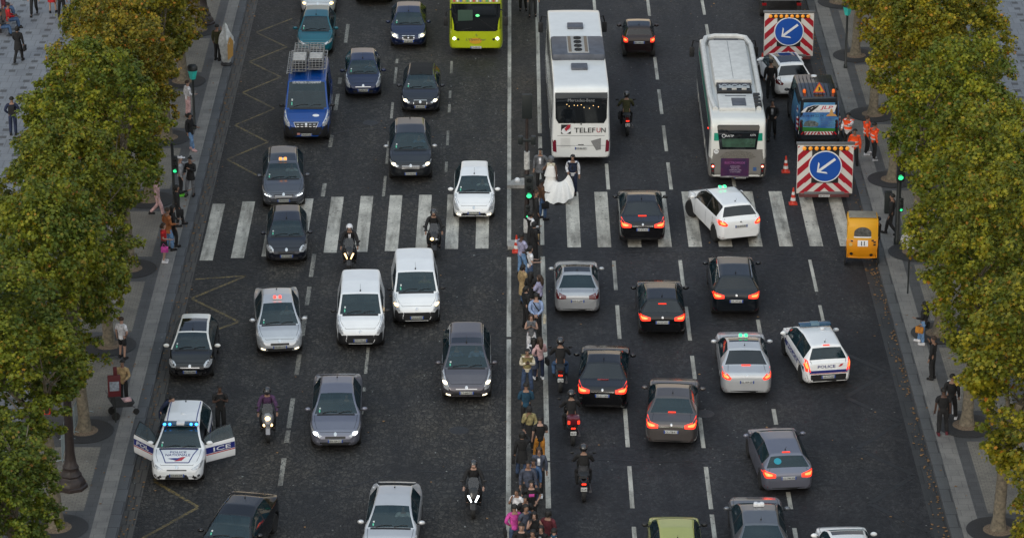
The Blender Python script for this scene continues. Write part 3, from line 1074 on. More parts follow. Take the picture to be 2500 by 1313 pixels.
    # cabin
    if seats:
        f = L/2
        cb = MB()
        zt = bl-.16
        cb.box((0, f-(yb+yrb)/2-.05, (zt+.35)/2), (W-.34, yrb-yb-.35, zt-.35+.3), .03)
        cb.box((0, f-yb-.28, bl-.07), (W-.36, .34, .10), .04)
        cb.build('cabin', M_CABIN, root)
        st = MB()
        for sx in (-.36, .36):
            ys = f-lerp(yr, yrr, .20)
            st.box((sx*W/1.8, ys, bl+.05), (.46, .14, .52), .05)
            st.box((sx*W/1.8, ys-.02, min(H-.22, bl+.38)), (.24, .10, .18), .04)
            st.box((sx*W/1.8, ys+.27, zt+.02), (.46, .5, .14), .05)
        if not van and kind not in ('smart',):
            st.box((0, f-lerp(yr, yrr, .84), bl+.02), (W-.52, .15, .42), .05)
        st.build('seat', M_SEAT, root)
        sw = MB()
        pts_ = [(math.cos(a)*.18+.33*W/1.8*-1, f-yb-.52+math.sin(a)*.06, bl+.02+math.sin(a)*.17) for a in [2*PI*k/14 for k in range(15)]]
        sw.tube(pts_, .018, 6)
        sw.build('steering_wheel', M_BLACKPL, root)
    # rubber seal along the foot of the windscreen + wipers
    f = L/2
    patch(bv, 'T', [(-hw*.74, f-yb+.07), (hw*.74, f-yb+.07), (hw*.74, f-yb-.03), (-hw*.74, f-yb-.03)], M_BLACKPL, 'wiper_cowl', root, .004, .15)
    wp = MB()
    for (x0, x1) in ((.55, -.05), (-.12, -.62)):
        pr = project(bv, 'T', [(x0*hw, f-yb-.05), (lerp(x0,x1,.5)*hw, f-yb-.10), (x1*hw, f-yb-.10)], .02)
        wp.tube(pr, .012, 5)
    wp.build('wiper', M_BLACKPL, root)
    if sticker:
        patch(bv, 'T', rect(hw*.62, hw*.67, f-yb-.17, f-yb-.09), M_STICK, 'windscreen_sticker', root, .004, .1)
        patch(bv, 'T', rect(hw*.60, hw*.66, f-yb-.25, f-yb-.20), M_PAPER, 'windscreen_sticker', root, .004, .1)
    gap = MB()
    def run(pts, sides='T'):
        pr = project(bv, sides, pts, -.001)
        gap.tube(pr, .0085, 4)
    for sx in (1, -1):
        run([(sx*hw*x, f-y) for x, y in ((.84, yb-.02), (.82, yb*.6), (.74, .34), (.60, .16))])
        if not van: run([(sx*hw*.70, -f+(L-yrb)+.02), (sx*hw*.74, -f+.16), (sx*hw*.70, -f+.06)])
        for yy in (lerp(yb, yr, .30)+.06, mid, min(yrr-.1, wrr_-.1)):
            run([(f-yy, z) for z in (.34, .5, .7, .86, bl-.04)], 'R' if sx > 0 else 'L')
    run([(x*hw, f-.15) for x in (-.6, -.3, 0, .3, .6)])
    gap.build('panel_gap', M_BLACKPL, root)
    # mirrors
    mm = mirror or pm
    ym = f - lerp(yb, yr, .42)
    for sx in (1, -1):
        mb = MB().ball((sx*(hw+.11), ym, bl+.06), (.115, .075, .075))
        mb.build('mirror', mm, root)
        MB().tube([(sx*(hw-.10), ym-.02, bl-.02), (sx*(hw+.05), ym, bl+.03)], .025, 6).build('mirror_arm', M_BLACKPL, root)
    # antenna
    if antenna:
        ya = f-yr-.14 if kind in ('hatch','small','mpv','compactvan','smart') and not away else f-yrr+.22
        MB().cyl((0, ya, H-.05), (0, ya-.18, H+.16), .006, .004, 6).cyl((0, ya, H-.07), (0, ya, H-.0), .03, .018, 8).build('antenna', M_BLACKPL, root)
    # roof rails
    if rails:
        for sx in (1, -1):
            xs = sx*(hw*.75-.07)
            ys = [f-lerp(yr, yrr, t) for t in (.02, .1, .3, .55, .8, .92, .99)]
            pr = project(bv, 'T', [(xs, y) for y in ys], .0)
            o_ = [.01, .035, .045, .045, .045, .035, .01]
            MB().tube([q+Vector((0,0,k)) for q, k in zip(pr, o_)], .017, 6).build('roof_rail', rails, root)
    # ---- front
    zn = d['nose']
    def FR(poly, m, nm, mirror_=False, off=.006, par=root, step=.06):
        return patch(bv, 'F', poly, m, nm, par, off, step, mirror_)
    def BK(poly, m, nm, mirror_=False, off=.006, par=root, step=.06):
        return patch(bv, 'B', poly, m, nm, par, off, step, mirror_)
    HL = {'sweep': [(.52,-.03),(.60,-.07),(.90,-.01),(.985,.16),(.90,.13),(.70,.05)],
          'round': [(.62,-.06),(.80,-.10),(.93,-.03),(.955,.10),(.86,.17),(.70,.12),(.61,.03)],
          'tall': [(.70,-.12),(.88,-.10),(.97,.08),(.97,.34),(.90,.36),(.82,.18),(.70,.02)],
          'square': [(.55,-.08),(.92,-.06),(.97,.12),(.80,.13),(.56,.07)]}[headstyle]
    hl = [(x*hw, zn+z) for x, z in HL]
    if not away:
        lens = FR(hl, M_LENS, 'headlight', True)
        cx = sum(p[0] for p in hl)/len(hl); cz = sum(p[1] for p in hl)/len(hl)-.012
        if lamps != 'off':
            lm = {'warm': M_ONWW, 'on': M_ONW, 'white': M_ONB, 'drl': M_ONB}[lamps]
            for sx, ln in zip((1, -1), lens):
                if lamps == 'drl':
                    pl = [(sx*x*hw, zn+z) for x, z in ((.64,-.045),(.86,-.01),(.86,.012),(.64,-.02))]
                else:
                    pl = disc(sx*cx, cz, .085, 12, .055)
                patch(bv, 'F', pl, lm, 'bulb', ln, .014, .1)
        if grille == 'slim':
            FR(rect(-.40*hw, .40*hw, zn-.115, zn-.04, .02), M_BLACKPL, 'grille', step=.12)
            FR([(-.5*hw, .30), (.5*hw, .30), (.58*hw, .40), (-.58*hw, .40)], M_BLACKPL, 'air_intake', step=.12)
        elif grille == 'wide':
            gp = [(-.36*hw, zn-.16), (.36*hw, zn-.16), (.46*hw, zn+.02), (-.46*hw, zn+.02)]
            FR(gp, M_BLACKPL, 'grille', step=.12)
            for k in range(3):
                zz = zn-.13+.05*k
                FR(rect(-.40*hw, .40*hw, zz, zz+.014), M_CHROME, 'grille_bar', off=.010, step=.2)
            FR([(-.62*hw, .30), (.62*hw, .30), (.66*hw, .38), (-.66*hw, .38)], M_BLACKPL, 'air_intake', step=.12)
        elif grille == 'shield':
            gp = [(-.26*hw, .34), (.26*hw, .34), (.33*hw, zn-.08), (.30*hw, zn+.04), (-.30*hw, zn+.04), (-.33*hw, zn-.08)]
            FR([(x*1.1, z*1.0+(.015 if z > .5 else -.015)) for x, z in gp], M_CHROME, 'grille_frame', off=.004, step=.12)
            FR(gp, M_BLACKPL, 'grille', off=.008, step=.12)
            FR([(.46*hw, .30), (.80*hw, .33), (.78*hw, .43), (.46*hw, .41)], M_BLACKPL, 'air_intake', True, step=.12)
        elif grille == 'grin':
            FR([(-.50*hw, .34), (-.30*hw, .26), (.30*hw, .26), (.50*hw, .34), (.56*hw, .44), (-.56*hw, .44)], M_BLACKPL, 'air_intake', step=.12)
            FR(rect(-.42*hw, .42*hw, zn-.08, zn-.055), M_CHROME, 'grille_bar', off=.008, step=.2)
        elif grille == 'kidney':
            for sx in (1, -1):
                FR([(sx*.03*hw, zn-.13), (sx*.26*hw, zn-.11), (sx*.30*hw, zn+.01), (sx*.05*hw, zn+.03)], M_BLACKPL, 'grille', off=.008)
            FR([(-.32*hw, zn-.145), (.32*hw, zn-.145), (.35*hw, zn+.035), (-.35*hw, zn+.035)], M_CHROME, 'grille_frame', off=.004, step=.15)
            FR([(-.45*hw, .28), (.45*hw, .28), (.5*hw, .38), (-.5*hw, .38)], M_BLACKPL, 'air_intake', step=.12)
        if badge:
            FR(disc(0, zn+.02 if badge != 'low' else zn-.02, .055, 12), M_CHROME, 'emblem', off=.014, step=.2)
        if chrome:
            FR([(-.60*hw, .285), (-.3*hw, .245), (.3*hw, .245), (.60*hw, .285), (.60*hw, .265), (.3*hw, .225), (-.3*hw, .225), (-.60*hw, .265)], M_CHROME, 'chrome_strip', off=.012, step=.15)
        if fog:
            fm = {'on': M_ONW, 'warm': M_ONWW, 'off': M_LENS, 'white': M_ONB}[fog]
            FR([(.62*hw, .33), (.80*hw, .33), (.80*hw, .385), (.64*hw, .375)], fm, 'fog_lamp', True, off=.012)
        yp, sidep = f, 'F'
    else:
        zd = d['zd']
        TL = {'wide': [(.50,-.24),(.90,-.26),(.985,-.12),(.985,-.02),(.88,-.03),(.50,-.12)],
              'tall': [(.74,-.34),(.92,-.34),(.985,-.05),(.97,.10),(.84,.06),(.80,-.12)],
              'round': [(.68,-.26),(.90,-.28),(.98,-.16),(.96,-.04),(.80,-.04),(.68,-.10)],
              'wedge': [(.60,-.20),(.66,-.27),(.94,-.24),(.985,-.06),(.93,-.03),(.75,-.07)]}[tail]
        tl = [(x*hw, zd+z) for x, z in TL]
        lens = BK(tl, M_ONR if brake else M_LENSRD, 'tail_light', True)
        if brake:
            cx = sum(p[0] for p in tl)/len(tl); cz = sum(p[1] for p in tl)/len(tl)
            for sx, ln in zip((1, -1), lens):
                patch(bv, 'B', [(sx*(cx+(x*hw-cx)*.55), cz+(zd+z-cz)*.42) for x, z in TL], M_ONRO, 'bulb', ln, .012, .1)
        if third is not None:
            yy = f-third[0]
            pr = project(bv, 'T', [(-.17, yy), (.17, yy)], .014)
            mb = MB(); a, b_ = pr
            mb.box((a+b_)/2, (.34*(third[2] if len(third) > 2 else 1), .045, .03), .005)
            mb.build('brake_light', third[1], root)
        BK([(-.62*hw, .30), (.62*hw, .30), (.66*hw, .38), (-.66*hw, .38)], M_BLACKPL, 'bumper_insert', step=.12)
        if chrome:
            BK(rect(-.46*hw, .46*hw, zd-.20, zd-.175), M_CHROME, 'chrome_strip', off=.012, step=.15)
        if badge:
            BK(disc(0, zd-.12, .04, 12), M_CHROME, 'emblem', off=.014, step=.2)
        for sx in (1, -1):
            BK([(sx*.80*hw, .40), (sx*.92*hw, .40), (sx*.92*hw, .43), (sx*.80*hw, .43)], M_LENSR, 'reflector', off=.008, step=.2)
        yp, sidep = -f, 'B'
    if plate:
        pz = (.40 if away and kind in ('hatch','small','mpv','coupe','suv','smart') and not d.get('platez') else (.44 if not away else d['zd']-.28))
        pz = d.get('platez', pz)
        hit = B.bvh.ray_cast(Vector((0, 3*f if not away else -3*f, pz)), DIRS[sidep])[0]
        py_ = (hit.y if hit else yp)
        sg = 1 if not away else -1
        # plates sit upright on a small carrier
        hit2 = B.bvh.ray_cast(Vector((.2, 3*f if not away else -3*f, pz+.05)), DIRS[sidep])[0] or hit
        ypl = (max(hit.y, hit2.y) if not away else min(hit.y, hit2.y)) + sg*.012
        pl = MB().box((0, ypl, pz), (.52, .016, .115), .004).build('number_plate', M_PLATE if away else M_PLATEF, root)
        M4 = Matrix.Translation((0, ypl+sg*.010, pz)) @ Matrix.Rotation(0 if away else PI, 4, 'Z')
        for sx in (-.238, .238):
            mb = MB().box((sx, 0, 0), (.042, .004, .112))
            mb.xf(M4); mb.build('plate_band', M_EU, pl)
        text_flat(plate, Matrix.Translation((0, ypl+sg*.0145, pz)) @ Matrix.Rotation(0 if away else PI, 4, 'Z'), .40, .078, M_INK, 'plate_lettering', pl, bold=True)
    if taxi:
        yt = f-(taxi[1] if len(taxi) > 1 else yr+.28)
        zt = project(bv, 'T', [(0, yt)], 0)[0].z
        b_ = MB().box((0, yt, zt+.07), (.36, .12, .12), .03).build('taxi_sign', M_WPL if taxi[0] != 'dark' else M_BLACKPL, root)
        lm = {'red': M_ONTR, 'green': M_ONG, 'orange': M_ONA, 'white': M_WPL}[taxi[0]]
        MB().box((-.10, yt, zt+.10), (.12, .16, .09), .03).box((.10, yt, zt+.10), (.12, .16, .09), .03).build('sign_lamp', lm, b_)
    root['_'] = 0
    del root['_']
    return root, B, d

# silver and black shades
C_BLACK = ('black', (.003,.003,.004), 0, .25)
C_NAVY = ('navy', (.004,.012,.050), .3, .28)
C_INK = ('blue_black', (.010,.012,.020), .3, .28)
C_DGREY = ('dark_grey', (.016,.018,.022), .4, .3)
C_GREY = ('steel_grey', (.085,.090,.105), .5, .3)
C_MGREY = ('mid_grey', (.13,.14,.155), .5, .3)
C_BROWN = ('warm_grey', (.105,.092,.088), .5, .3)
C_LILAC = ('blue_grey', (.17,.175,.215), .5, .3)
C_SILVER = ('silver', (.42,.43,.44), .5, .3)
C_SILVW = ('pale_silver', (.55,.56,.57), .4, .3)
C_WHITE = ('white', (.80,.81,.81), 0, .3)
C_TEAL = ('teal', (.003,.11,.15), .2, .3)
C_BLUE = ('van_blue', (.002,.052,.25), .1, .3)
C_MAROON = ('dark_maroon', (.012,.004,.005), .2, .3)
C_LIME = ('lime_khaki', (.36,.38,.11), .1, .35)
C_BUSLIME = ('bus_lime', (.42,.50,.012), .0, .35)
C_BUSWHITE = ('bus_white', (.72,.73,.71), .0, .35)
C_BUSGREY = ('bus_grey', (.34,.33,.31), .1, .35)
C_ROOFW = ('ivory', (.78,.77,.72), .0, .35)
C_CLOTH = mat('soft_top_cloth', (.008,.008,.008), .85)

CARS = {}
def RC(key, *a, **k):
    CARS[key] = road_car(*a, **k)
    return CARS[key]
GF = 'traffic driving towards the camera on the left carriageway'
GA = 'traffic driving away on the right carriageway'
RC('peugeot', 'hatch', C_SILVW, (776,33), False, 'silver white hatchback cut by the top edge, ahead of the teal car', lamps='warm', grille='grin', badge=1, chrome=True, plate='EB-207-GT', group=GF, name='hatchback_car')
RC('teal', 'hatch', C_TEAL, (768,128), False, 'teal blue car close behind the blue van with the roof rack', dims=dict(H=1.55), group=GF, plate='DK-418-RV', name='hatchback_car')
RC('benz_taxi', 'estate', C_GREY, (693,502), False, 'grey estate taxi with an orange roof lamp, glass roof and silver rails', cat='taxi', name='estate_taxi', rot=3.8, plate='DB-845-JN',
   lamps='drl', grille='wide', badge=1, chrome=True, rails=M_CHROME, taxi=('orange', 2.25), roofglass=(2.35, 3.95), group=GF, antenna=False)
RC('aygo', 'small', C_INK, (700,638), False, 'small dark blue-black hatchback nosing over the crossing behind the grey taxi', plate='AC-993-WM', grille='slim', headstyle='round', badge=1, group=GF, name='hatchback_car', rot=3)
RC('prius', 'prius', C_SILVW, (684,860), False, 'silver taxi with red roof lamp and small fog lights', cat='taxi', name='saloon_taxi', plate='DD-885-CQ', grille='slim', headstyle='tall', dims=dict(nose=.62),
   fog='on', taxi=('red', 2.3), rails=None, badge=1, chrome=True, group=GF, rot=5.5)
RC('adam', 'small', C_BLACK, (464,921), False, 'black three-door hatchback with white roof and mirrors beside the kerb', plate='EC-953-HR', roofcol=C_ROOFW, mirror=paint(*C_ROOFW), headstyle='round', grille='grin', badge='low', chrome=False,
   roofglass=(1.62, 2.7), group=GF, name='hatchback_car', rot=0)
RC('laguna', 'lift', C_LILAC, (819,1090), False, 'blue-grey saloon with lit white headlights in the lane beside the scooter', plate='BW-339-TC', lamps='white', headstyle='sweep', grille='slim', badge=1, group=GF, name='saloon_car', rot=1.3)
RC('scenic', 'mpv', ('violet_grey', (.095,.088,.10), .5, .3), (1139,972), False, 'dark violet-grey people carrier with a roof window beside the median', plate='CT-690-TZ', lamps='on', fog='on', headstyle='tall', dims=dict(nose=.64, L=4.56, H=1.64, yrr=4.05, yrb=4.4, yd=4.47), grille='grin', badge='low', chrome=True,
   rails=M_CHROME, roofglass=(2.0, 2.45), group=GF, name='people_carrier', rot=0.6)
RC('kangoo1', 'compactvan', C_WHITE, (880,844), False, 'white panel van with unlit headlights and black bumper beside the silver taxi', cat='van', name='panel_van', plate='CD-382-JS', lower=M_BLACKPL, mirror=M_BLACKPL,
   headstyle='tall', grille='none', badge='low', group=GF, rot=1.7)
RC('kangoo2', 'compactvan', C_WHITE, (1018,788), False, 'white panel van with lit yellow headlights and black bumper, below the crossing', cat='van', name='panel_van', plate='CH-614-WR', lower=M_BLACKPL, mirror=M_BLACKPL,
   headstyle='tall', grille='none', badge='low', lamps='warm', group=GF, rot=3)
RC('c3', 'hatch', C_WHITE, (1157,532), False, 'white rounded hatchback on the crossing next to the median', plate='DX-561-JM', grille='grin', badge=1, fog='on', headstyle='tall', dims=dict(nose=.62, L=3.98, H=1.53, yrr=3.58, yrb=3.86, yd=3.92), group=GF, name='hatchback_car', rot=0)
RC('xc60', 'suv', C_DGREY, (1003,436), False, 'dark grey off-roader with silver roof rails and lit headlights', plate='CW-902-KD', lamps='on', headstyle='sweep', grille='wide', badge='low', rails=M_CHROME, mirror=paint(*C_SILVER), chrome=True, group=GF, name='off_road_car', rot=1.9)
RC('cabrio', 'hatch', C_INK, (1026,272), False, 'dark convertible with black cloth top raised and lit headlights', cat='car', plate='DM-433-VR', lamps='on', grille='shield', badge='low', roofcol=None, group=GF, name='convertible_car', rot=0)
RC('micra', 'small', C_NAVY, (887,232), False, 'dark navy small hatchback with unlit headlights between the blue van and the convertible', plate='EL-674-WF', grille='grin', headstyle='tall', badge='low', chrome=True, group=GF, name='hatchback_car', rot=2.6)
RC('bmw', 'hatch', C_NAVY, (997,112), False, 'navy blue hatchback with round lit headlights near the top edge', plate='CP-481-AX', lamps='on', grille='kidney', dims=dict(L=4.3, H=1.42), headstyle='square', group=GF, name='hatchback_car', rot=1)
RC('c508', 'lift', C_BLACK, (530,1402), False, 'black saloon cut by the bottom edge at an angle', plate='DA-508-LC', group=GF, name='saloon_car', rot=-12)
RC('silver207', 'lift', C_SILVW, (948,1376), False, 'pale silver saloon cut by the bottom edge, with bright blue windscreen reflections', plate='BT-207-EK', group=GF, name='saloon_car', rot=-2, dims=dict(L=4.45, H=1.43))
RC('topcar', 'saloon', C_BLACK, (912,4), False, 'dark car of which only the bumper shows at the top edge', plate='CF-310-BT', group=GF, name='saloon_car')

# ---- away
RC('smart', 'smart', C_MAROON, (1560,132), True, 'tiny two-seat dark maroon car ahead of the motorcyclist in the olive jacket', plate='BC-782-LJ', brake=True, tail='round', roofglass=(1.15, 2.2), dims=dict(platez=.78), group=GA, name='city_car')
RC('eclass_far', 'saloon', C_BLACK, (1569,590), True, 'black saloon on the crossing with lit brake lights behind the coach', plate='DP-879-WF', brake=True, chrome=True, badge=1, third=(4.12, M_ONR, 1), dims=dict(platez=.74), group=GA, name='saloon_car')
RC('rav4', 'suv', C_WHITE, (1809,588), True, 'white off-road taxi turning across the crossing with green roof lamps', cat='taxi', name='off_road_taxi', plate='DZ-877-XG', brake=True, tail='wedge', roofglass=None, rails=M_BLACKPL, rot=16, taxi=('green', 2.2),
   wheel_rim=M_RIMD, group=GA, dims=dict(platez=.86, zd=1.16), steer=R(18), badge=1, side_glass=M_GLASSD)
RC('coupe', 'coupe', C_SILVER, (1410,763), True, 'silver coupe with unlit tail lights just below the crossing by the median', plate='BOR-IG-2000', tail='wide', glass=M_GLASS, dims=dict(platez=.70), roofglass=(2.12, 2.9), group=GA, name='coupe_car')
RC('q3', 'suv', C_BLACK, (1617,818), True, 'black hatchback with a lit roof strip between the silver coupe and dark railed car', plate='DK-932-WW', brake=True, tail='wide', third=(3.83, M_ONR, .9), dims=dict(L=4.3, W=1.80, H=1.52, nose=.74, hood=1.0, yrr=3.68, yrb=4.1, yd=4.2, zd=1.04, platez=.74), badge=1, group=GA, name='hatchback_car')
RC('touareg', 'suv', ('night_blue', (.008,.011,.015), .3, .28), (1797,768), True, 'dark blue-black off-roader with silver rails and red lights below the white taxi', plate='DA-199-QL', brake=True, tail='wide', rails=M_CHROME, dims=dict(W=1.86, H=1.66, platez=.78), badge=1, group=GA, name='off_road_car')
RC('eclass', 'saloon', C_BLACK, (1470,998), True, 'black saloon with bright orange-red tail lights beside the bikers', plate='EC-211-XN', brake=True, tail='wide', chrome=True, badge=1, third=(4.12, M_LENSR, 1.2), dims=dict(platez=.74), group=GA, name='saloon_car', rot=-3.1)
RC('jaguar', 'saloon', C_BROWN, (1638,1084), True, 'warm grey saloon with chrome boot strip and lit tail lights', plate='CC-778-KT', brake=True, tail='wide', chrome=True, badge=1, third=(4.02, M_ONR, .8), glass=M_GLASS, dims=dict(platez=.70, H=1.45), group=GA, name='saloon_car', rot=-4)
RC('etaxi', 'saloon', C_SILVW, (1823,963), True, 'silver saloon taxi with a lit green roof lamp', cat='taxi', name='saloon_taxi', plate='DL-069-CF', brake=True, tail='wedge', taxi=('green', 2.3), roofglass=(2.35, 2.75), third=(4.10, M_ONR, 1), badge=1, dims=dict(platez=.72), group=GA, rot=0)
RC('a3', 'hatch', C_LILAC, (1925,1199), True, 'lilac-grey hatchback at an angle with a turquoise sticker on its rear window', plate='CC-798-XN', brake=True, tail='wide', third=(3.60, M_ONR, .8), glass=M_GLASS, dims=dict(L=4.3, W=1.78, H=1.43, yrr=3.65, yrb=4.08, yd=4.17, platez=.72), group=GA, name='hatchback_car', rot=5.5, wheel_rim=M_RIM)
RC('g7', 'lift', C_MGREY, (1862,1392), True, 'grey taxi cut by the bottom edge with a white lamp on its roof', cat='taxi', name='saloon_taxi', plate='DR-712-GX', taxi=('white', 2.35), brake=True, group=GA, rot=0, glass=M_GLASS)
RC('lime', 'hatch', C_LIME, (1655,1424), True, 'yellow-green hatchback cut by the bottom edge', plate='AZ-330-LM', group=GA, name='hatchback_car', dims=dict(H=1.52), mirror=M_BLACKPL)
RC('white_br', 'hatch', C_WHITE, (2088,1450), True, 'white car whose roof shows at the bottom edge near the right kerb', plate='CG-114-PD', group=GA, name='hatchback_car', rot=3, roofglass=(1.8, 2.15))
RC('white_panel', 'hatch', C_WHITE, (1940,232), True, 'white hatchback with glass roof squeezed between the sign trailer and the liveried van', plate='EF-402-HN', group=GA, name='hatchback_car', rot=10, roofglass=(1.9, 3.3), tail='wedge', rails=M_WPL, dims=dict(L=4.2,H=1.56))
# cloth top of the convertible
_r, _B, _d = CARS['cabrio']
_ct = patch(_B.bvh, 'T', [(-.62, _d['L']/2-_d['yr']+.02), (.62, _d['L']/2-_d['yr']+.02), (.64, _d['L']/2-_d['yrr']-.2), (-.64, _d['L']/2-_d['yrr']-.2)], C_CLOTH, 'soft_top', _r, .012, .15)
# lilac hatchback: round turquoise sticker on the rear window
_r, _B, _d = CARS['a3']
_hw = _d['W']/2
patch(_B.bvh, 'B', disc(-.33, 1.17, .13, 14, .08), mat('turquoise_sticker', (.01,.25,.34), .5), 'window_sticker', _r, .010, .1)

# ================================================================== coach, buses, vans, trailers, pedicab
def big_body(L, W, H, prof, belt, **k):
    return Body(L, W, H, prof, belt, step=.12, **k)
def place(name, pix, z, L, away, rot, label, cat, group=None):
    p = at(pix[0], pix[1], z)
    rz = (0.0 if away else PI) + R(rot)
    fwd = Vector((-math.sin(rz), math.cos(rz), 0))
    c = p + (fwd*L/2 if away else -fwd*L/2)
    return empty(name, (c.x, c.y, 0), rz, label, cat, group)
def plate_on(bv, root, side, x, z, txt, w_=.52, h=.115, m=None):
    sg = 1 if side == 'F' else -1
    hit = bv.ray_cast(Vector((x, 40*sg, z)), DIRS[side])[0]
    y = hit.y + sg*.02
    pl = MB().box((x, y, z), (w_, .016, h), .004).build('number_plate', m or M_PLATE, root)
    MB().box((x + (-w_/2+.025)*(1 if side == 'B' else -1), y+sg*.010, z), (.045, .004, h-.004)).build('plate_band', M_EU, pl)
    text_flat(txt, Matrix.Translation((x, y+sg*.0115, z)) @ Matrix.Rotation(0 if side == 'B' else PI, 4, 'Z'), w_*.76, h*.68, M_INK, 'plate_lettering', pl, bold=True)

M_BUSGL = mat('bus_glass', (.008,.010,.012), .05, spec=.7)
M_INKRED = mat('sign_red', (.36,.012,.03), .5)
M_INKBLUE = mat('sign_navy', (.02,.03,.09), .5)
M_GREYP = mat('grey_plastic', (.075,.082,.10), .5, noise=.2, nscale=3)
M_GREEN = mat('bus_green', (.0,.24,.15), .35, coat=.5)
M_AD = mat('poster_purple', (.022,.012,.055), .5, col2=(.07,.012,.06), nscale=2.2)
M_GOLD = mat('bus_ceiling_lamps', (1,.7,.3), .5, emit=(1,.62,.25), es=2)

# ---------------- the white coach
W_, H_, L_ = 2.55, 3.60, 12.1
coach = place('coach', (1418,388), .35, L_, True, .8, 'long white coach with grey roof unit and TELEFUN lettering on its back', 'coach', GA)
pm = paint(*C_BUSWHITE)
prof = [(0,1.9),(.05,2.6),(.22,3.2),(.55,3.52),(1.1,H_),(L_-.6,H_),(L_-.2,H_-.05),(L_-.06,H_-.22),(L_-.01,H_-.6),(L_,1.9)]
belt = [(0,1.7),(L_,1.7)]
B = big_body(L_, W_, H_, prof, belt, wr=.93, fw=.84, fr=.5, rw=.93, rr=.3, zb=.32, wheels=(2.6, 8.9), wrad=.50, hoodw=(.95,.86), section=2, belt_in=.02)
bv = B.bvh; f = L_/2; hw = W_/2
B.take(B.pick(.7, L_-.5, 6, 8), 'roof', pm, coach)
B.take(B.pick(0, .25, 1, 4), 'front_bumper', pm, coach)
B.rest('body', pm, coach)
for yy in (f-2.6, f-8.9):
    for sx in (1, -1): add_wheel(coach, sx*(hw-.17), yy, .5, .3, 'van')
for sd in ('L', 'R'):
    for k in range(6):
        y1 = f-1.3-k*1.68
        patch(bv, sd, rect(y1-1.58, y1, 1.85, 3.05, .06), M_BUSGL, 'side_window', coach, .006, .6)
# rear window and its frame
rw = [(-.98,1.98),(.98,1.98),(1.10,2.2),(1.12,3.22),(1.02,3.32),(-1.02,3.32),(-1.12,3.22),(-1.10,2.2)]
patch(bv, 'B', rw, M_BUSGL, 'rear_window', coach, .02, .25)
patch(bv, 'B', [(-1.12,3.10),(1.12,3.10),(1.12,3.34),(-1.12,3.34)], mat('smoked_visor', (.02,.028,.035), .2), 'window_visor', coach, .05, .25)
text(bv, 'B', 'Mercedes-Benz', 0, 3.02, 1.15, .13, mat('pale_lettering', (.22,.23,.24), .5), 'window_lettering', coach, .032)
o = MB()
for k, (x, z) in enumerate([(-.62,2.84),(-.52,2.76),(-.3,2.80),(-.16,2.79),(.0,2.82),(.12,2.70),(.35,2.66),(.52,2.78),(.74,2.72)]):
    o.ball((x, -f-.03, z), .016, 6, 4)
o.build('reading_lamps', M_GOLD, coach)
text(bv, 'B', 'TELEF', .18-.02, 1.66, .92, .22, M_INK, 'coach_lettering', coach, .016, bold=True)
text(bv, 'B', 'U', .755, 1.66, .17, .22, M_INKRED, 'coach_lettering', coach, .016, bold=True)
text(bv, 'B', 'N', .965, 1.66, .19, .22, M_INK, 'coach_lettering', coach, .016, bold=True)
lg = patch(bv, 'B', rect(-.86,-.44,1.50,1.92), M_INK, 'emblem', coach, .014, .2)[0]
patch(bv, 'B', [(-.86+.10,1.50),(-.62,1.50),(-.44,1.62),(-.44,1.74),(-.66,1.60),(-.74,1.66),(-.44,1.88),(-.50,1.92),(-.80,1.72),(-.86,1.60)], M_WPL, 'emblem_curve', lg, .018, .2)
patch(bv, 'B', [(-.72,1.72),(-.64,1.62),(-.46,1.80),(-.46,1.92),(-.56,1.92)], M_INKRED, 'emblem_bar', lg, .022, .2)
patch(bv, 'B', disc(0,1.94,.035,10), M_INK, 'camera_eye', coach, .02, .2)
patch(bv, 'B', [(-1.05,.95),(1.05,.95),(1.05,.965),(-1.05,.965)], M_GREYP, 'panel_seam', coach, .006, .4)
patch(bv, 'B', [(-1.02,1.40),(1.02,1.40),(1.02,1.415),(-1.02,1.415)], M_GREYP, 'panel_seam', coach, .006, .4)
gp = patch(bv, 'B', [(.42,1.17),(.86,1.30),(.86,.78),(.66,.74)], mat('mesh_grille', (.20,.20,.20), .7, noise=.5, nscale=60), 'engine_grille', coach, .014, .2)
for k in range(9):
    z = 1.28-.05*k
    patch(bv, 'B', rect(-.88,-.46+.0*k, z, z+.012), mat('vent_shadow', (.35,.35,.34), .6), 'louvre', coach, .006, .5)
for sx in (1, -1):
    tl = patch(bv, 'B', [(sx*x, z) for x, z in ((1.05,.66),(1.20,.70),(1.225,1.22),(1.08,1.22))], mat('coach_tail_lens', (.16,.01,.025), .2, coat=1), 'tail_light', coach, .016, .15)[0]
    for k in range(3):
        patch(bv, 'B', [(sx*1.07,.80+.15*k),(sx*1.22,.81+.15*k),(sx*1.22,.825+.15*k),(sx*1.07,.815+.15*k)], M_BLACKPL, 'lens_bar', tl, .022, .3)
patch(bv, 'B', rect(-.12,.12,.98,1.02), M_CHROME, 'badge', coach, .014, .3)
plate_on(bv, coach, 'B', 0, .84, 'CZ-466 AV', .52, .12)
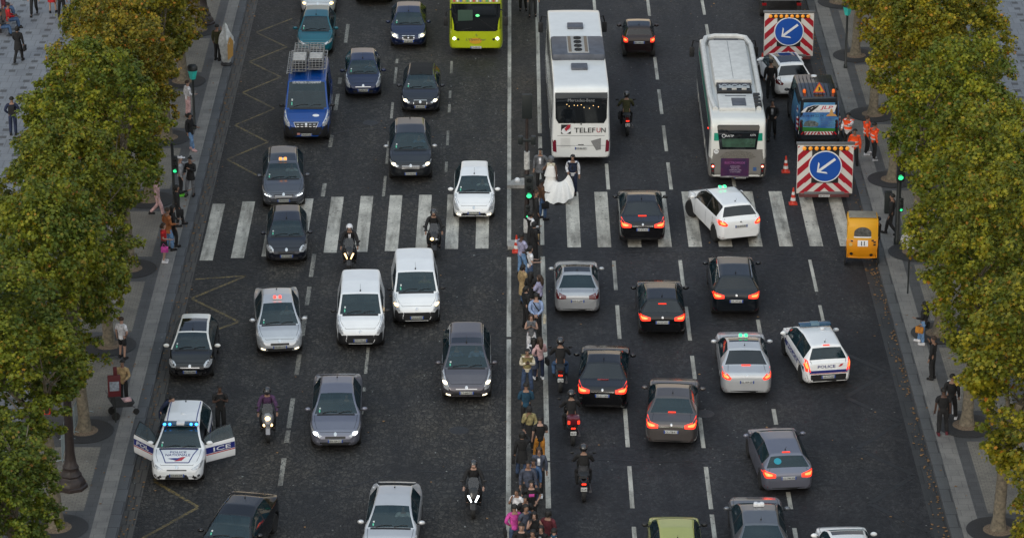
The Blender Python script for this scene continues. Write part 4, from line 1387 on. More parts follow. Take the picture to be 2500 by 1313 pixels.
# roof kit
u = MB().box((0, f-7.0, H_+.12), (2.36, 2.7, .34), .15)
un = u.build('air_conditioner', M_GREYP, coach)
MB().box((0, f-7.0, H_+.295), (.95, 2.4, .03), .01).build('fan_panel', mat('fan_panel_grey', (.33,.33,.32), .6), un)
MB().box((-.36, f-7.0, H_+.315), (.13, 2.2, .02)).box((.36, f-7.0, H_+.315), (.13, 2.2, .02)).build('coil', mat('coil_bronze', (.16,.125,.09), .6, noise=.4, nscale=60), un)
for k in range(4):
    fan = MB().lathe([(.17,0),(.17,.05),(.14,.05),(.13,.02),(.04,.02),(.04,.05),(.001,.055)], (0, f-7.0+.84-.56*k, H_+.31), 18)
    fan.build('fan', M_BLACKPL, un)
for yy in (f-3.5, f-9.4):
    MB().box((0, yy, H_+.05), (.72, .72, .13), .05).build('roof_hatch', M_GREYP, coach)
for sx in (1, -1):
    MB().tube([(sx*1.1, f-.15, 3.0), (sx*1.42, f+.12, 3.0), (sx*1.48, f+.18, 2.7)], .035, 6).box((sx*1.48, f+.16, 2.45), (.22, .12, .5), .04).build('mirror', M_BLACKPL, coach)

# ---------------- the city bus (green belt, roof machinery)
W_, H_, L_ = 2.50, 2.95, 12.0
bus = place('city_bus', (1800,436), .30, L_, True, -.4, 'white and green city bus with open roof machinery and a purple poster on its back', 'bus', GA)
pw = paint('bus_cream', (.66,.66,.62), 0, .4)
prof = [(0,1.6),(.05,2.2),(.25,2.7),(.7,H_),(L_-.7,H_),(L_-.25,H_-.06),(L_-.08,H_-.22),(L_-.01,H_-.7),(L_,1.5)]
B = big_body(L_, W_, H_, prof, [(0,1.35),(L_,1.35)], wr=.93, fw=.82, fr=.6, rw=.90, rr=.45, zb=.28, wheels=(2.7, 8.9), wrad=.48, hoodw=(.95,.86), section=2, belt_in=.02)
bv = B.bvh; f = L_/2; hw = W_/2
B.take(B.pick(.5, L_-.4, 6, 8), 'roof', pw, bus)
B.take(B.pick(L_-.5, L_, 1, 4), 'rear_bumper', paint('bus_taupe', (.19,.18,.165), 0, .5), bus)
B.rest('body', pw, bus)
for yy in (f-2.7, f-8.9):
    for sx in (1, -1): add_wheel(bus, sx*(hw-.17), yy, .48, .3, 'van')
for sd in ('L', 'R'):
    patch(bv, sd, rect(-f+.5, f-.5, 1.05, 2.2), mat('bus_window_band', (.008,.012,.014), .08, spec=.7), 'window_band', bus, .006, .8)
    patch(bv, sd, rect(-f+.3, f-.3, 2.3, 2.62), M_GREEN, 'green_band', bus, .006, .8)
patch(bv, 'B', [(-1.16,2.0),(1.16,2.0),(1.16,2.34),(-1.16,2.34)], M_GREEN, 'green_band', bus, .010, .15)
patch(bv, 'B', [(-1.12,.35),(1.12,.35),(1.16,1.62),(-1.16,1.62)], paint('bus_taupe', (.24,.225,.20), 0, .5), 'engine_cover', bus, .012, .15)
patch(bv, 'B', [(-.78,1.62),(.78,1.62),(.90,2.62),(.86,2.68),(-.86,2.68),(-.90,2.62)], M_BUSGL, 'rear_window', bus, .018, .2)
patch(bv, 'B', [(-.66,1.72),(.70,1.72),(.74,2.10),(-.70,2.10)], mat('lit_cabin', (.022,.055,.036), .4, emit=(.16,.34,.2), es=.03, noise=.5, nscale=4), 'cabin_view', bus, .022, .2)
text(bv, 'B', 'RATP', -.36, 2.22, .34, .09, M_WPL, 'bus_lettering', bus, .03)
patch(bv, 'B', [(-.62+.08*math.cos(a), 2.22+.08*math.sin(a)) for a in [2*PI*k/16 for k in range(16)]] , M_WPL, 'round_emblem', bus, .026, .2)
patch(bv, 'B', [(-.62+.06*math.cos(a), 2.22+.06*math.sin(a)) for a in [2*PI*k/16 for k in range(16)]] , M_BUSGL, 'round_emblem', bus, .030, .2)
text(bv, 'B', '1275', .62, 2.26, .22, .08, M_WPL, 'bus_lettering', bus, .03)
text(bv, 'B', '73', .46, 1.98, .32, .26, mat('dim_led', (.05,.10,.08), .5), 'route_number', bus, .03)
patch(bv, 'B', disc(-.92, 1.52, .10, 14), M_WPL, 'speed_disc', bus, .022, .2)
text(bv, 'B', '70', -.92, 1.52, .12, .09, M_INK, 'disc_lettering', bus, .026)
patch(bv, 'B', [(x*.78, 1.36+z*.22) for x, z in [(-1,-.4),(-.7,.6),(0,1),(.7,.6),(1,-.4),(.5,-1),(-.5,-1)]], mat('vent_taupe', (.13,.12,.105), .7, noise=.5, nscale=40), 'engine_vent', bus, .018, .2)
ad = patch(bv, 'B', rect(-.72,.48,.40,1.22), M_AD, 'poster', bus, .022, .3)[0]
patch(bv, 'B', rect(-.72,.48,.34,.42), M_WPL, 'poster_foot', ad, .026, .3)
text(bv, 'B', 'ELECTROMODE', -.12, 1.02, .86, .09, mat('poster_pink', (.35,.10,.30), .5), 'poster_lettering', ad, .028)
for k, (t_, ww) in enumerate((('PARIS EXPO', .42), ('PORTE DE', .34), ('VERSAILLES', .52), ('5 OCTOBRE', .44))):
    text(bv, 'B', t_, -.10, .86-.085*k, ww, .05, mat('poster_white', (.42,.36,.48), .5), 'poster_lettering', ad, .028)
text(bv, 'B', 'SALON', -.1, .38, .3, .04, M_INKRED, 'poster_lettering', ad, .030)
for sx in (1, -1):
    hs = patch(bv, 'B', [(sx*.98,.46),(sx*1.12,.50),(sx*1.14,.98),(sx*1.0,.98)], M_BLACKPL, 'tail_light', bus, .02, .2)[0]
    patch(bv, 'B', disc(sx*1.055,.86,.062,14), M_ONR, 'bulb', hs, .030, .1)
    patch(bv, 'B', disc(sx*1.055,.86,.034,12), mat('bus_lamp_core', (1,.6,.4), .4, emit=(1,.55,.35), es=6), 'bulb_core', hs, .036, .1)
    patch(bv, 'B', disc(sx*1.055,.66,.05,12), M_LENSRD, 'bulb', hs, .030, .1)
patch(bv, 'B', rect(.66,.80,.66,.82), mat('small_blue_sign', (.03,.09,.25), .5), 'sticker', bus, .024, .2)
plate_on(bv, bus, 'B', .12, .33, 'EC-780-WC', .5, .11)
# roof: rim, raised white fairing, machinery
m_dirty = mat('fairing_white', (.56,.56,.54), .5, noise=.10, nscale=3.5)
rim = MB().tube([(-.93,-f+1.3,H_+.02),(-1.08,-f+3,H_+.06),(-1.08,f-2,H_+.10),(-.9,f-1.0,H_+.12),(-.5,f-.75,H_+.12),(.5,f-.75,H_+.12),(.9,f-1.0,H_+.12),(1.08,f-2,H_+.10),(1.08,-f+3,H_+.06),(.93,-f+1.3,H_+.02)], .12, 8)
rim.build('roof_rim', m_dirty, bus)
MB().box((0, f-1.25, H_+.02), (1.7, 1.2, .06), .02).build('roof_well', mat('roof_well_grey', (.17,.17,.165), .7, noise=.25, nscale=3), bus)
fr_ = MB().box((0, f-4.75, H_+.16), (1.66, 5.7, .34), .14)
fo = fr_.build('roof_fairing', m_dirty, bus)
MB().box((0, f-4.75, H_+.332), (.015, 5.3, .006)).build('fairing_seam', M_GREYP, fo)
for (x, yy) in ((0,f-1.9),): MB().box((x, yy, H_+.17), (.62, .10, .08), .02).build('vent_grille', M_BLACKPL, bus)
MB().box((0, f-1.3, H_+.14), (1.1, .05, .05), .01).build('grab_bar', M_GREYP, bus)
cl = MB().box((0, f-8.2, H_+.10), (1.5, 1.15, .20), .03)
co = cl.build('cooler_box', M_BLACKPL, bus)
for k in range(3):
    MB().lathe([(.19,0),(.19,.06),(.15,.06),(.14,.02),(.05,.02),(.05,.07),(.001,.07)], (-.42+.44*k, f-8.05, H_+.20), 16).build('fan', M_GREYP, co)
pp = MB()
for k in range(4): pp.tube([(-.66, f-8.45+.12*k, H_+.23), (.66, f-8.45+.12*k, H_+.23)], .02, 6)
pp.build('pipe', M_CHROME, co)
for k in range(3): MB().box((-.45+.43*k, f-8.6, H_+.24), (.22,.14,.10), .03).build('valve_box', mat('valve_white', (.4,.4,.38), .6), co)
MB().box((0, f-9.9, H_+.06), (1.55, 1.9, .16), .06).build('rear_fairing', m_dirty, bus)
MB().box((.1, f-10.1, H_+.15), (.60, 1.0, .03), .01).build('solar_panel', M_GREYP, bus)
MB().box((.0, f-9.3, H_+.155), (.9, .05, .02)).build('grab_bar', M_GREYP, bus)
bx = MB()
for k in range(4): bx.box((.92, f-9.1-.45*k, H_+.11), (.30, .34, .14), .04)
bx.build('hose_box', M_BLACKPL, bus)
for sx in (1, -1):
    MB().tube([(sx*1.05, f-.2, 2.6), (sx*1.4, f+.1, 2.6), (sx*1.46, f+.15, 2.3)], .035, 6).box((sx*1.46, f+.13, 2.05), (.22, .12, .5), .05).build('mirror', M_BLACKPL, bus)
MB().box((-hw-.02, -f+.35, 2.45), (.05, .08, .06), .01).build('marker_lamp', M_ONR, bus)

# ---------------- the lime tour bus
W_, H_, L_ = 2.55, 4.05, 11.0
tour = place('tour_bus', (1162,121), .32, L_, False, .0, 'lime green open-top tour bus with a wide dark windscreen by the median', 'bus', GF)
pl_ = paint(*C_BUSLIME)
prof = [(0,1.4),(.04,1.9),(.12,2.6),(.2,3.4),(.3,H_-.1),(.6,H_),(L_-.3,H_),(L_-.02,H_-.3),(L_,1.8)]
B = big_body(L_, W_, H_, prof, [(0,1.3),(L_,1.3)], wr=.95, fw=.86, fr=.5, rw=.93, rr=.3, zb=.30, wheels=(2.6, 8.2), wrad=.48, hoodw=(.97,.9), section=2, belt_in=.02)
bv = B.bvh; f = L_/2; hw = W_/2
B.rest('body', pl_, tour)
for yy in (f-2.6, f-8.2):
    for sx in (1, -1): add_wheel(tour, sx*(hw-.17), yy, .48, .3, 'van')
patch(bv, 'F', [(-1.14,1.32),(-.9,1.22),(.9,1.22),(1.14,1.32),(1.16,2.55),(-1.16,2.55)], M_BUSGL, 'windscreen', tour, .016, .2)
patch(bv, 'F', [(.15,1.75),(.85,1.72),(.85,2.25),(.15,2.25)], mat('bus_cab_green', (.015,.04,.03), .4, emit=(.2,.5,.25), es=.03), 'cabin_view', tour, .02, .2)
patch(bv, 'F', disc(-.08, 1.98, .10, 8, .06), mat('cab_lamp', (.1,.8,.3), .5, emit=(.2,1,.3), es=.7), 'cabin_lamp', tour, .024, .2)
patch(bv, 'F', rect(-1.14,1.14,2.60,2.76), mat('flag_strip_ground', (.30,.30,.08), .6), 'flag_strip', tour, .012, .4)
rng = random.Random(2)
for k in range(14):
    x = 1.02-.155*k
    c = [(.5,.05,.05),(.7,.7,.7),(.05,.1,.4),(.6,.45,.05),(.05,.3,.1),(.7,.7,.7)][k % 6]
    patch(bv, 'F', rect(x-.045,x+.045,2.635,2.725), mat('flag_%d' % (k % 6), c, .6), 'flag', tour, .02, .3)
patch(bv, 'F', disc(.02,.74,.30,16,.15), mat('orange_splash', (.62,.33,.02), .5), 'orange_splash', tour, .014, .12)
text(bv, 'F', "L'OpenTour", .0, .80, .95, .16, M_GREYP, 'bus_lettering', tour, .022, shear=.3)
text(bv, 'F', 'Paris', .5, 2.92, .5, .14, M_GREYP, 'bus_lettering', tour, .02, shear=.3)
text(bv, 'F', 'L', -.05, 1.04, .10, .12, M_CHROME, 'emblem', tour, .02)
plate_on(bv, tour, 'F', 0, .42, 'CY-478-WP', .52, .11)
for sx in (1, -1):
    patch(bv, 'F', disc(sx*1.02,.86,.075,14), M_ONB, 'headlight', tour, .02, .1)
    patch(bv, 'F', disc(sx*.84,.82,.06,12), M_BLACKPL, 'fog_lamp', tour, .02, .1)
    MB().tube([(sx*1.1, f-.15, 2.3), (sx*1.40, f+.12, 2.2), (sx*1.42, f+.12, 1.9)], .03, 6).box((sx*1.42, f+.10, 1.75), (.20, .12, .45), .04).build('mirror', M_BLACKPL, tour)
wp = MB().tube([(-.9,f+.03,1.28),(-.1,f+.04,1.9)], .012, 5).tube([(.7,f+.03,1.28),(.2,f+.04,1.40)], .012, 5)
wp.build('wiper', M_BLACKPL, tour)

# ---------------- the blue van with a roof rack
root, B, d = road_car('bigvan', C_BLUE, (748,341), False, 'blue high-roof van with a rack of metal crates on its roof', cat='van', name='delivery_van', rot=1.0, plate='CN-873-PZ', headstyle='tall',
     lower=M_BLACKPL, mirror=M_BLACKPL, grille='none', badge='low', group=GF, dims=dict(nose=.92, hood=1.30, yb=1.05, yr=1.85), antenna=False)
bv = B.bvh; f = d['L']/2; hw = d['W']/2; zn = d['nose']
patch(bv, 'F', [(-.40,.66),(.40,.66),(.55,.98),(-.55,.98)], M_CHROME, 'grille_frame', root, .008, .12)
patch(bv, 'F', [(-.38,.68),(.38,.68),(.53,.965),(-.53,.965)], M_BLACKPL, 'grille', root, .012, .12)
for r_ in range(3):
    for c_ in range(5):
        x = (c_-2)*.18
        patch(bv, 'F', rect(x-.055,x+.055,.72+.085*r_,.74+.085*r_), M_CHROME, 'grille_bar', root, .018, .3)
patch(bv, 'T', disc(-.42, f-.50, .15, 12, .08), M_WPL, 'bonnet_sticker', root, .008, .2)
patch(bv, 'F', rect(.27,.40,.44,.53), mat('pink_sticker', (.55,.25,.22), .5), 'sticker', root, .01, .2)
text(bv, 'F', "LES METIERS DU L'EVENEMENT", 0, d['H']-.155, 1.25, .075, M_WPL, 'van_lettering', root, .02)
rk = MB()
zr = d['H']+.16
ya, yb_ = f-2.75, -f+.15
for sx in (-.80, .80): rk.tube([(sx, ya, zr), (sx, yb_, zr)], .025, 6)
for k in range(6):
    y = lerp(ya, yb_, k/5)
    rk.tube([(-.80, y, zr), (.80, y, zr)], .022, 6)
    for sx in (-.7, .7): rk.tube([(sx, y, zr), (sx, y, d['H']-.06)], .018, 5)
rk.build('roof_rack', mat('rack_alloy', (.32,.33,.34), .4, .6), root)
# two stacked folding crates and a ladder lie on the rack
M_CR = mat('crate_mesh', (.30,.30,.29), .5, .3, noise=.25, nscale=6)
def cage(lx, ly, lz, nx, ny, nz, r=.018):
    mb = MB()
    for i in range(nx+1):
        x = -lx/2+lx*i/nx
        for z in (0, lz): mb.tube([(x,-ly/2,z),(x,ly/2,z)], r, 5)
        for y in (-ly/2, ly/2): mb.tube([(x,y,0),(x,y,lz)], r, 5)
    for j in range(ny+1):
        y = -ly/2+ly*j/ny
        for z in (0, lz): mb.tube([(-lx/2,y,z),(lx/2,y,z)], r, 5)
        for x in (-lx/2, lx/2): mb.tube([(x,y,0),(x,y,lz)], r, 5)
    for k in range(1, nz):
        z = lz*k/nz
        mb.tube([(-lx/2,-ly/2,z),(lx/2,-ly/2,z),(lx/2,ly/2,z),(-lx/2,ly/2,z),(-lx/2,-ly/2,z)], r*.7, 5)
    return mb
Mv = Matrix.Translation(root.location) @ Matrix.Rotation(root.rotation_euler.z, 4, 'Z')
def on_van(x, y, z, name, label, cat, group=None):
    p = Mv @ Vector((x, y, z))
    return empty(name, p, root.rotation_euler.z, label, cat, group)
for i, (x, y, ly, lab, pan) in enumerate(((.37,-.35,1.55,'tall wire crate with pale boards on the blue van rack, over the passenger side', 4), (-.37,-.45,1.25,'shorter wire crate with pale boards on the blue van rack, beside the tall one', 3), (.33,-1.95,1.2,'bare wire crate at the rear end of the blue van rack', 0), (-.36,-1.85,1.4,'bare folded trolley frame at the rear end of the blue van rack',0), (.0,1.0,.0,'',0))):
    if not ly: continue
    o = on_van(x, y, zr+.03, 'wire_crate', lab, 'crate', 'metal crates on the blue van rack')
    cage(.62, ly, .36, 4, 5, 3, .014).build('cage', M_CR, o)
    for k in range(pan):
        MB().box((0, -ly/2+.16+k*.30, .39), (.56, .24, .03), .01).build('board', mat('crate_board', (.40,.39,.37), .7, noise=.2, nscale=5), o)
    MB().box((0, 0, .10), (.5, ly*.8, .12), .03).build('load', M_CABIN, o)
o = on_van(.80, -.8, zr+.04, 'ladder', 'folded metal ladder along the edge of the blue van rack', 'ladder')
lad = MB()
for sx in (-.09, .09): lad.tube([(sx,-1.6,0),(sx,1.6,0)], .02, 6)
for k in range(12): lad.tube([(-.09,-1.5+.27*k,0),(.09,-1.5+.27*k,0)], .014, 5)
lad.build('rails_and_rungs', M_CR, o)

# ---------------- police cars
def bands(bv, root, par, side, y0, y1, z0, dz=.20):
    pass
M_PBLUE = mat('police_blue', (.012,.02,.17), .35, coat=.6)
M_PRED = mat('police_red', (.45,.01,.02), .35, coat=.6)
M_LBAR = mat('lightbar_blue', (.01,.06,.12), .15, coat=1)
pol, B, d = road_car('estate', C_WHITE, (432,1174), False, 'white police car with both front doors wide open and blue roof lamps lit', cat='police car', name='police_car', rot=0, plate='CZ-473-WS', headstyle='sweep',
     grille='none', badge=1, group=GF, dims=dict(L=4.62, W=1.84, H=1.50, nose=.68, fw=.72, yb=1.05, yr=1.95, hood=.97, midf=.27), opendoors=True)
bv = B.bvh; f = d['L']/2; hw = d['W']/2
patch(bv, 'F', [(-.42,.30),(.42,.30),(.34,.46),(-.34,.46)], M_BLACKPL, 'air_intake', pol, .008, .12)
patch(bv, 'F', [(.50,.27),(.72,.33),(.56,.46)], M_BLACKPL, 'air_intake', pol, .008, .12, mirror=True)
patch(bv, 'F', rect(-.34,.34,.60,.635), M_BLACKPL, 'grille', pol, .008, .2)
patch(bv, 'F', disc(.74,.42,.045,10), M_BLACKPL, 'fog_lamp', pol, .010, .1, mirror=True)
# bonnet livery
def strip(side, a, b, w_, m, nm, par, off=.008):
    a, b = Vector(a), Vector(b)
    n = Vector((-(b-a).y, (b-a).x)).normalized()*w_/2
    return patch(bv, side, [tuple(a-n), tuple(b-n), tuple(b+n), tuple(a+n)], m, nm, par, off, .15)
yb0 = f-1.05
strip('T', (.66, yb0+.02), (-.66, yb0+.02), .025, M_PBLUE, 'bonnet_outline', pol)
strip('T', (.66, yb0+.02), (.40, f-.24), .035, M_PBLUE, 'bonnet_outline', pol)
strip('T', (-.66, yb0+.02), (-.40, f-.24), .035, M_PBLUE, 'bonnet_outline', pol)
strip('T', (.40, f-.24), (-.40, f-.24), .035, M_PBLUE, 'bonnet_outline', pol)
text(bv, 'T', 'POLICE', 0, f-.80, .56, .13, M_PBLUE, 'bonnet_lettering', pol, .010, flip=-1, bold=True)
text(bv, 'T', 'NATIONALE', 0, f-.62, .86, .13, M_PBLUE, 'bonnet_lettering', pol, .010, flip=-1, bold=True)
patch(bv, 'T', [(.34,f-.44),(.05,f-.34),(-.10,f-.40),(-.20,f-.52),(-.02,f-.46),(.15,f-.46)][::-1], M_PBLUE, 'bonnet_swoosh', pol, .010, .1)
patch(bv, 'T', [(.10,f-.30),(-.15,f-.33),(-.28,f-.52),(-.12,f-.50),(-.02,f-.38)][::-1], M_PRED, 'bonnet_swoosh', pol, .012, .1)
for sx in (1,-1): strip('T', (sx*.50, f-1.80), (sx*.52, -f+.55), .03, M_PBLUE, 'roof_stripe', pol)
# side livery + open doors
hy = OPEN[id(pol)]['hinge']
for sd in (1, -1):
    sdn = 'R' if sd > 0 else 'L'
    grp = OPEN[id(pol)][sd]
    dr = grp[-1]
    yy0 = min(v.co.y for v in dr.data.vertices); yy1 = max(v.co.y for v in dr.data.vertices)
    extra = patch(bv, sdn, rect(yy0+.01, yy1-.01, .62, .84), M_PBLUE, 'blue_band', dr, .008, .25)
    extra += patch(bv, sdn, rect(yy0+.01, yy1-.01, .565, .60), M_PRED, 'red_band', dr, .008, .25)
    # lettering reads across the door
    tx = text(bv, sdn, 'POL' if sd > 0 else 'ICE', (yy0+yy1)/2-.06, .73, (yy1-yy0)*.60, .15, M_WPL, 'door_lettering', dr, .012, bold=True)
    extra.append(tx)
    inner = MB()
    me = dr.data
    ivs = [Vector((v.co.x-sd*.055, v.co.y, v.co.z)) for v in me.vertices]
    inn = link('door_lining', mesh_from('door_lining', ivs, [tuple(reversed(p.vertices)) for p in me.polygons]), M_GREYP, dr)
    edge = MB()
    zs = sorted(v.co.z for v in me.vertices)
    # rim closing the gap between skin and lining
    bme = bmesh.new(); bme.from_mesh(me)
    for e in bme.edges:
        if e.is_boundary:
            a_, b_ = e.verts[0].co, e.verts[1].co
            o_ = Vector((-sd*.055, 0, 0))
            edge.add([a_, b_, b_+o_, a_+o_], [(0,1,2,3)])
    bme.free()
    rimo = edge.build('door_edge', M_WPL, dr)
    frm = MB()
    wg = grp[0]
    zt_ = max(v.co.z for v in wg.data.vertices)
    bme = bmesh.new(); bme.from_mesh(wg.data)
    for e in bme.edges:
        if e.is_boundary: frm.tube([e.verts[0].co, e.verts[1].co], .016, 4)
    bme.free()
    frmo = frm.build('window_frame', M_BLACKPL, dr)
    ang = R(43 if sd > 0 else 57)*(1 if sd > 0 else -1)
    hx = sd*(hw-.03)
    T_ = Matrix.Translation((hx, hy, 0)) @ Matrix.Rotation(ang, 4, 'Z') @ Matrix.Translation((-hx, -hy, 0))
    for o in [dr, wg, inn, rimo, frmo] + extra:
        o.data.transform(T_)
    wg.name = 'door_window'
    # sill of the open doorway
    MB().box((sd*(hw-.16), (yy0+yy1)/2, .48), (.16, yy1-yy0-.05, .30), .03).build('door_sill', M_CABIN, pol)
    patch(bv, sdn, rect(-f+.35, yy0-.02, .62, .84), M_PBLUE, 'blue_band', pol, .008, .25)
    patch(bv, sdn, rect(-f+.35, yy0-.02, .565, .60), M_PRED, 'red_band', pol, .008, .25)
yl = f-1.98
zl_ = project(bv, 'T', [(0, yl)], 0)[0].z
lb = MB().box((0, yl, zl_+.09), (1.22, .26, .10), .04).build('light_bar', M_LBAR, pol)
MB().box((0, yl+.01, zl_+.12), (.28, .27, .09), .02).build('bar_panel', M_WPL, lb)
for x in (-.55,-.37,.37,.55): MB().ball((x, yl+.10, zl_+.10), (.065,.05,.05), 10, 6).build('blue_lamp', M_ONBL, lb)
MB().ball((0, yl-.9, zl_+.05), (.10,.10,.05)).build('roof_dome', M_WPL, pol)

pol2, B, d = road_car('mpv', C_WHITE, (2022,936), True, 'white police people carrier with blue stripe and unlit roof bar on the right carriageway', cat='police car', name='police_car', rot=9, plate='AA-175-NF', brake=True,
     tail='tall', group=GA, dims=dict(L=4.30, W=1.80, H=1.62, platez=.50), third=(3.80, M_ONR, .7), glass=M_GLASS)
bv = B.bvh; f = d['L']/2; hw = d['W']/2
patch(bv, 'B', [(-.70,.66),(.70,.66),(.74,.76),(-.74,.76)], M_PBLUE, 'blue_band', pol2, .010, .15)
patch(bv, 'B', rect(-.72,.72,.63,.65), M_PRED, 'red_band', pol2, .010, .2)
patch(bv, 'B', [(-.74,.34),(.74,.34),(.80,.60),(-.80,.60)], M_BLACKPL, 'bumper_insert', pol2, .007, .15)
text(bv, 'B', 'POLICE', -.08, .90, .66, .11, M_PBLUE, 'boot_lettering', pol2, .012, bold=True)
patch(bv, 'B', [(.36,.86),(.50,.90),(.56,.99),(.44,.96)], M_PRED, 'boot_swoosh', pol2, .012, .1)
patch(bv, 'L', rect(-f+.3, f-.5, .62, .82), M_PBLUE, 'blue_band', pol2, .008, .3)
patch(bv, 'R', rect(-f+.3, f-.5, .62, .82), M_PBLUE, 'blue_band', pol2, .008, .3)
text(bv, 'L', 'POLICE', -.2, .72, 1.5, .14, M_WPL, 'side_lettering', pol2, .012, bold=True)
text(bv, 'R', 'POLICE', -.2, .72, 1.5, .14, M_WPL, 'side_lettering', pol2, .012, bold=True)
yl = f-1.98
zl_ = project(bv, 'T', [(0, yl)], 0)[0].z
lb = MB().box((0, yl, zl_+.09), (1.20, .28, .11), .04).build('light_bar', M_LBAR, pol2)
MB().box((0, yl-.01, zl_+.12), (.32, .27, .09), .02).build('bar_panel', mat('bar_panel_grey', (.12,.2,.25), .4), lb)
MB().lathe([(.09,0),(.08,.05),(.001,.06)], (.2, -.25, d['H']-.01), 12).build('roof_dome', M_WPL, pol2)

# ---------------- liveried roadworks van
van, B, d = road_car('bigvan', ('livery_dark', (.014,.018,.024), .1, .4), (1998,350), True, 'dark roadworks van with JLP artwork on its back doors and a warning triangle on top', cat='van', name='works_van',
     rot=.5, group=GA, tail='tall', dims=dict(L=5.2, W=1.98, H=2.35, yrr=5.05, yrb=5.13, yd=5.16, zd=1.3, wr=.84), antenna=False, lamps='off')
bv = B.bvh; f = d['L']/2; hw = d['W']/2
sky_ = mat('livery_sky', (.02,.10,.36), .4, col2=(.10,.32,.50), nscale=1.6, coat=.4)
lv = patch(bv, 'B', [(-.86,.78),(.86,.78),(.83,2.06),(-.83,2.06)], sky_, 'door_artwork', van, .012, .2)[0]
patch(bv, 'B', [(-.86,.78),(.86,.78),(.86,.90),(.3,.93),(-.86,.98)], mat('livery_grass', (.03,.20,.03), .5), 'artwork_grass', lv, .016, .2)
patch(bv, 'B', [(-.80,1.62),(.66,1.62),(.76,1.95),(-.25,1.95),(-.55,1.86),(-.68,1.76)], M_WPL, 'artwork_panel', lv, .016, .15)
patch(bv, 'B', [(-.62,1.63),(-.36,1.63),(-.14,1.80),(.0,1.93),(-.25,1.93),(-.50,1.84)], M_INK, 'artwork_road', lv, .021, .12)
for (a0, b0) in (((-.49,1.65),(-.42,1.73)), ((-.38,1.77),(-.28,1.85)), ((-.22,1.87),(-.12,1.91))):
    patch(bv, 'B', [(a0[0]-.012,a0[1]),(a0[0]+.02,a0[1]),(b0[0]+.015,b0[1]),(b0[0]-.012,b0[1])], M_WPL, 'road_dash', lv, .026, .12)
text(bv, 'B', 'JLP', .32, 1.82, .56, .19, mat('logo_red', (.50,.01,.05), .5), 'van_lettering', lv, .024, bold=True, shear=.2)
text(bv, 'B', 'Signal Services', .12, 1.67, .5, .05, M_GREYP, 'van_lettering', lv, .024)
text(bv, 'B', '06 08 84 22 74', -.30, 1.47, .98, .10, M_INKBLUE, 'van_lettering', lv, .02)
for k, t_ in enumerate(('Panneaux Signalisation','Marquage Routier','Balises Plastique','Location Matériel','Pose Mobilier')):
    text(bv, 'B', t_, .38, 1.32-.075*k, .60, .05, M_GREYP, 'van_lettering', lv, .02)
cn = mat('artwork_orange', (.55,.30,.10), .5)
patch(bv, 'B', [(.30,1.45),(.78,1.45),(.70,1.55),(.62,1.56),(.56,1.78),(.50,1.78),(.44,1.56),(.36,1.53)], cn, 'artwork_cone', lv, .03, .15)
patch(bv, 'B', [(-.70,1.02),(-.62,1.20),(-.45,1.26),(-.2,1.24),(-.02,1.14),(-.05,1.0),(-.35,.98)], mat('artwork_boulders', (.10,.12,.12), .7, noise=.6, nscale=9), 'artwork_stones', lv, .018, .15)
chev = MB()
for sgn in (-1, 1):
    for k in range(6):
        x = sgn*(.06+.14*k)
        patch(bv, 'B', [(x-.035,.63),(x+.035,.63),(x+.035+sgn*-.08,.76),(x-.035+sgn*-.08,.76)], M_PRED if k % 1 == 0 else M_WPL, 'chevron', van, .020, .3)
patch(bv, 'B', rect(-.88,.88,.62,.77), M_WPL, 'chevron_strip', van, .012, .3)
for sgn in (-1, 1):
    for k in range(5):
        z = .80+.20*k
        patch(bv, 'B', [(sgn*.89,z),(sgn*.95,z),(sgn*.95,z+.10),(sgn*.89,z+.10)], M_PRED, 'edge_chevron', van, .020, .3)
        patch(bv, 'B', [(sgn*.89,z+.1),(sgn*.95,z+.1),(sgn*.95,z+.2),(sgn*.89,z+.2)], M_WPL, 'edge_chevron', van, .020, .3)
patch(bv, 'L', rect(-f+.2, -f+2.4, .7, 1.9), sky_, 'side_artwork', van, .012, .3)
ribs = MB()
for k in range(9): ribs.tube([(-.68+.17*k, -f+.25, d['H']-.005), (-.68+.17*k, f-2.2, d['H']-.005)], .014, 4)
ribs.build('roof_rib', M_BLACKPL, van)
wt = MB().prism([(-.27,0),(.27,0),(0,.46)], 'y', -.015, .015)
wt.xf(Matrix.Translation((.02, -f+.62, d['H']+.0)) @ Matrix.Rotation(R(-12), 4, 'X'))
wo_ = wt.build('warning_triangle', mat('sign_red_rim', (.5,.05,.02), .5), van)
MB().prism([(-.20,.045),(.20,.045),(0,.385)], 'y', -.022, -.0155).xf(Matrix.Translation((.02, -f+.62, d['H'])) @ Matrix.Rotation(R(-12), 4, 'X')).build('triangle_face', mat('sign_orange', (.62,.30,.01), .5), wo_)
MB().prism([(-.05,.07),(.02,.10),(.06,.07),(.05,.19),(.02,.26),(-.04,.24),(-.02,.15)], 'y', -.028, -.0225).xf(Matrix.Translation((.02, -f+.62, d['H'])) @ Matrix.Rotation(R(-12), 4, 'X')).build('triangle_symbol', M_INK, wo_)
for sx in (-.62, .66): MB().lathe([(.07,0),(.07,.12),(.05,.16),(.001,.18)], (sx, -f+.72, d['H']-.04), 12).build('beacon', mat('beacon_orange', (.6,.12,.01), .3, emit=(1,.15,.02), es=.35), van)
MB().lathe([(.13,0),(.13,.04),(.001,.05)], (.0, f-2.3, d['H']), 12).build('roof_vent', M_WPL, van)

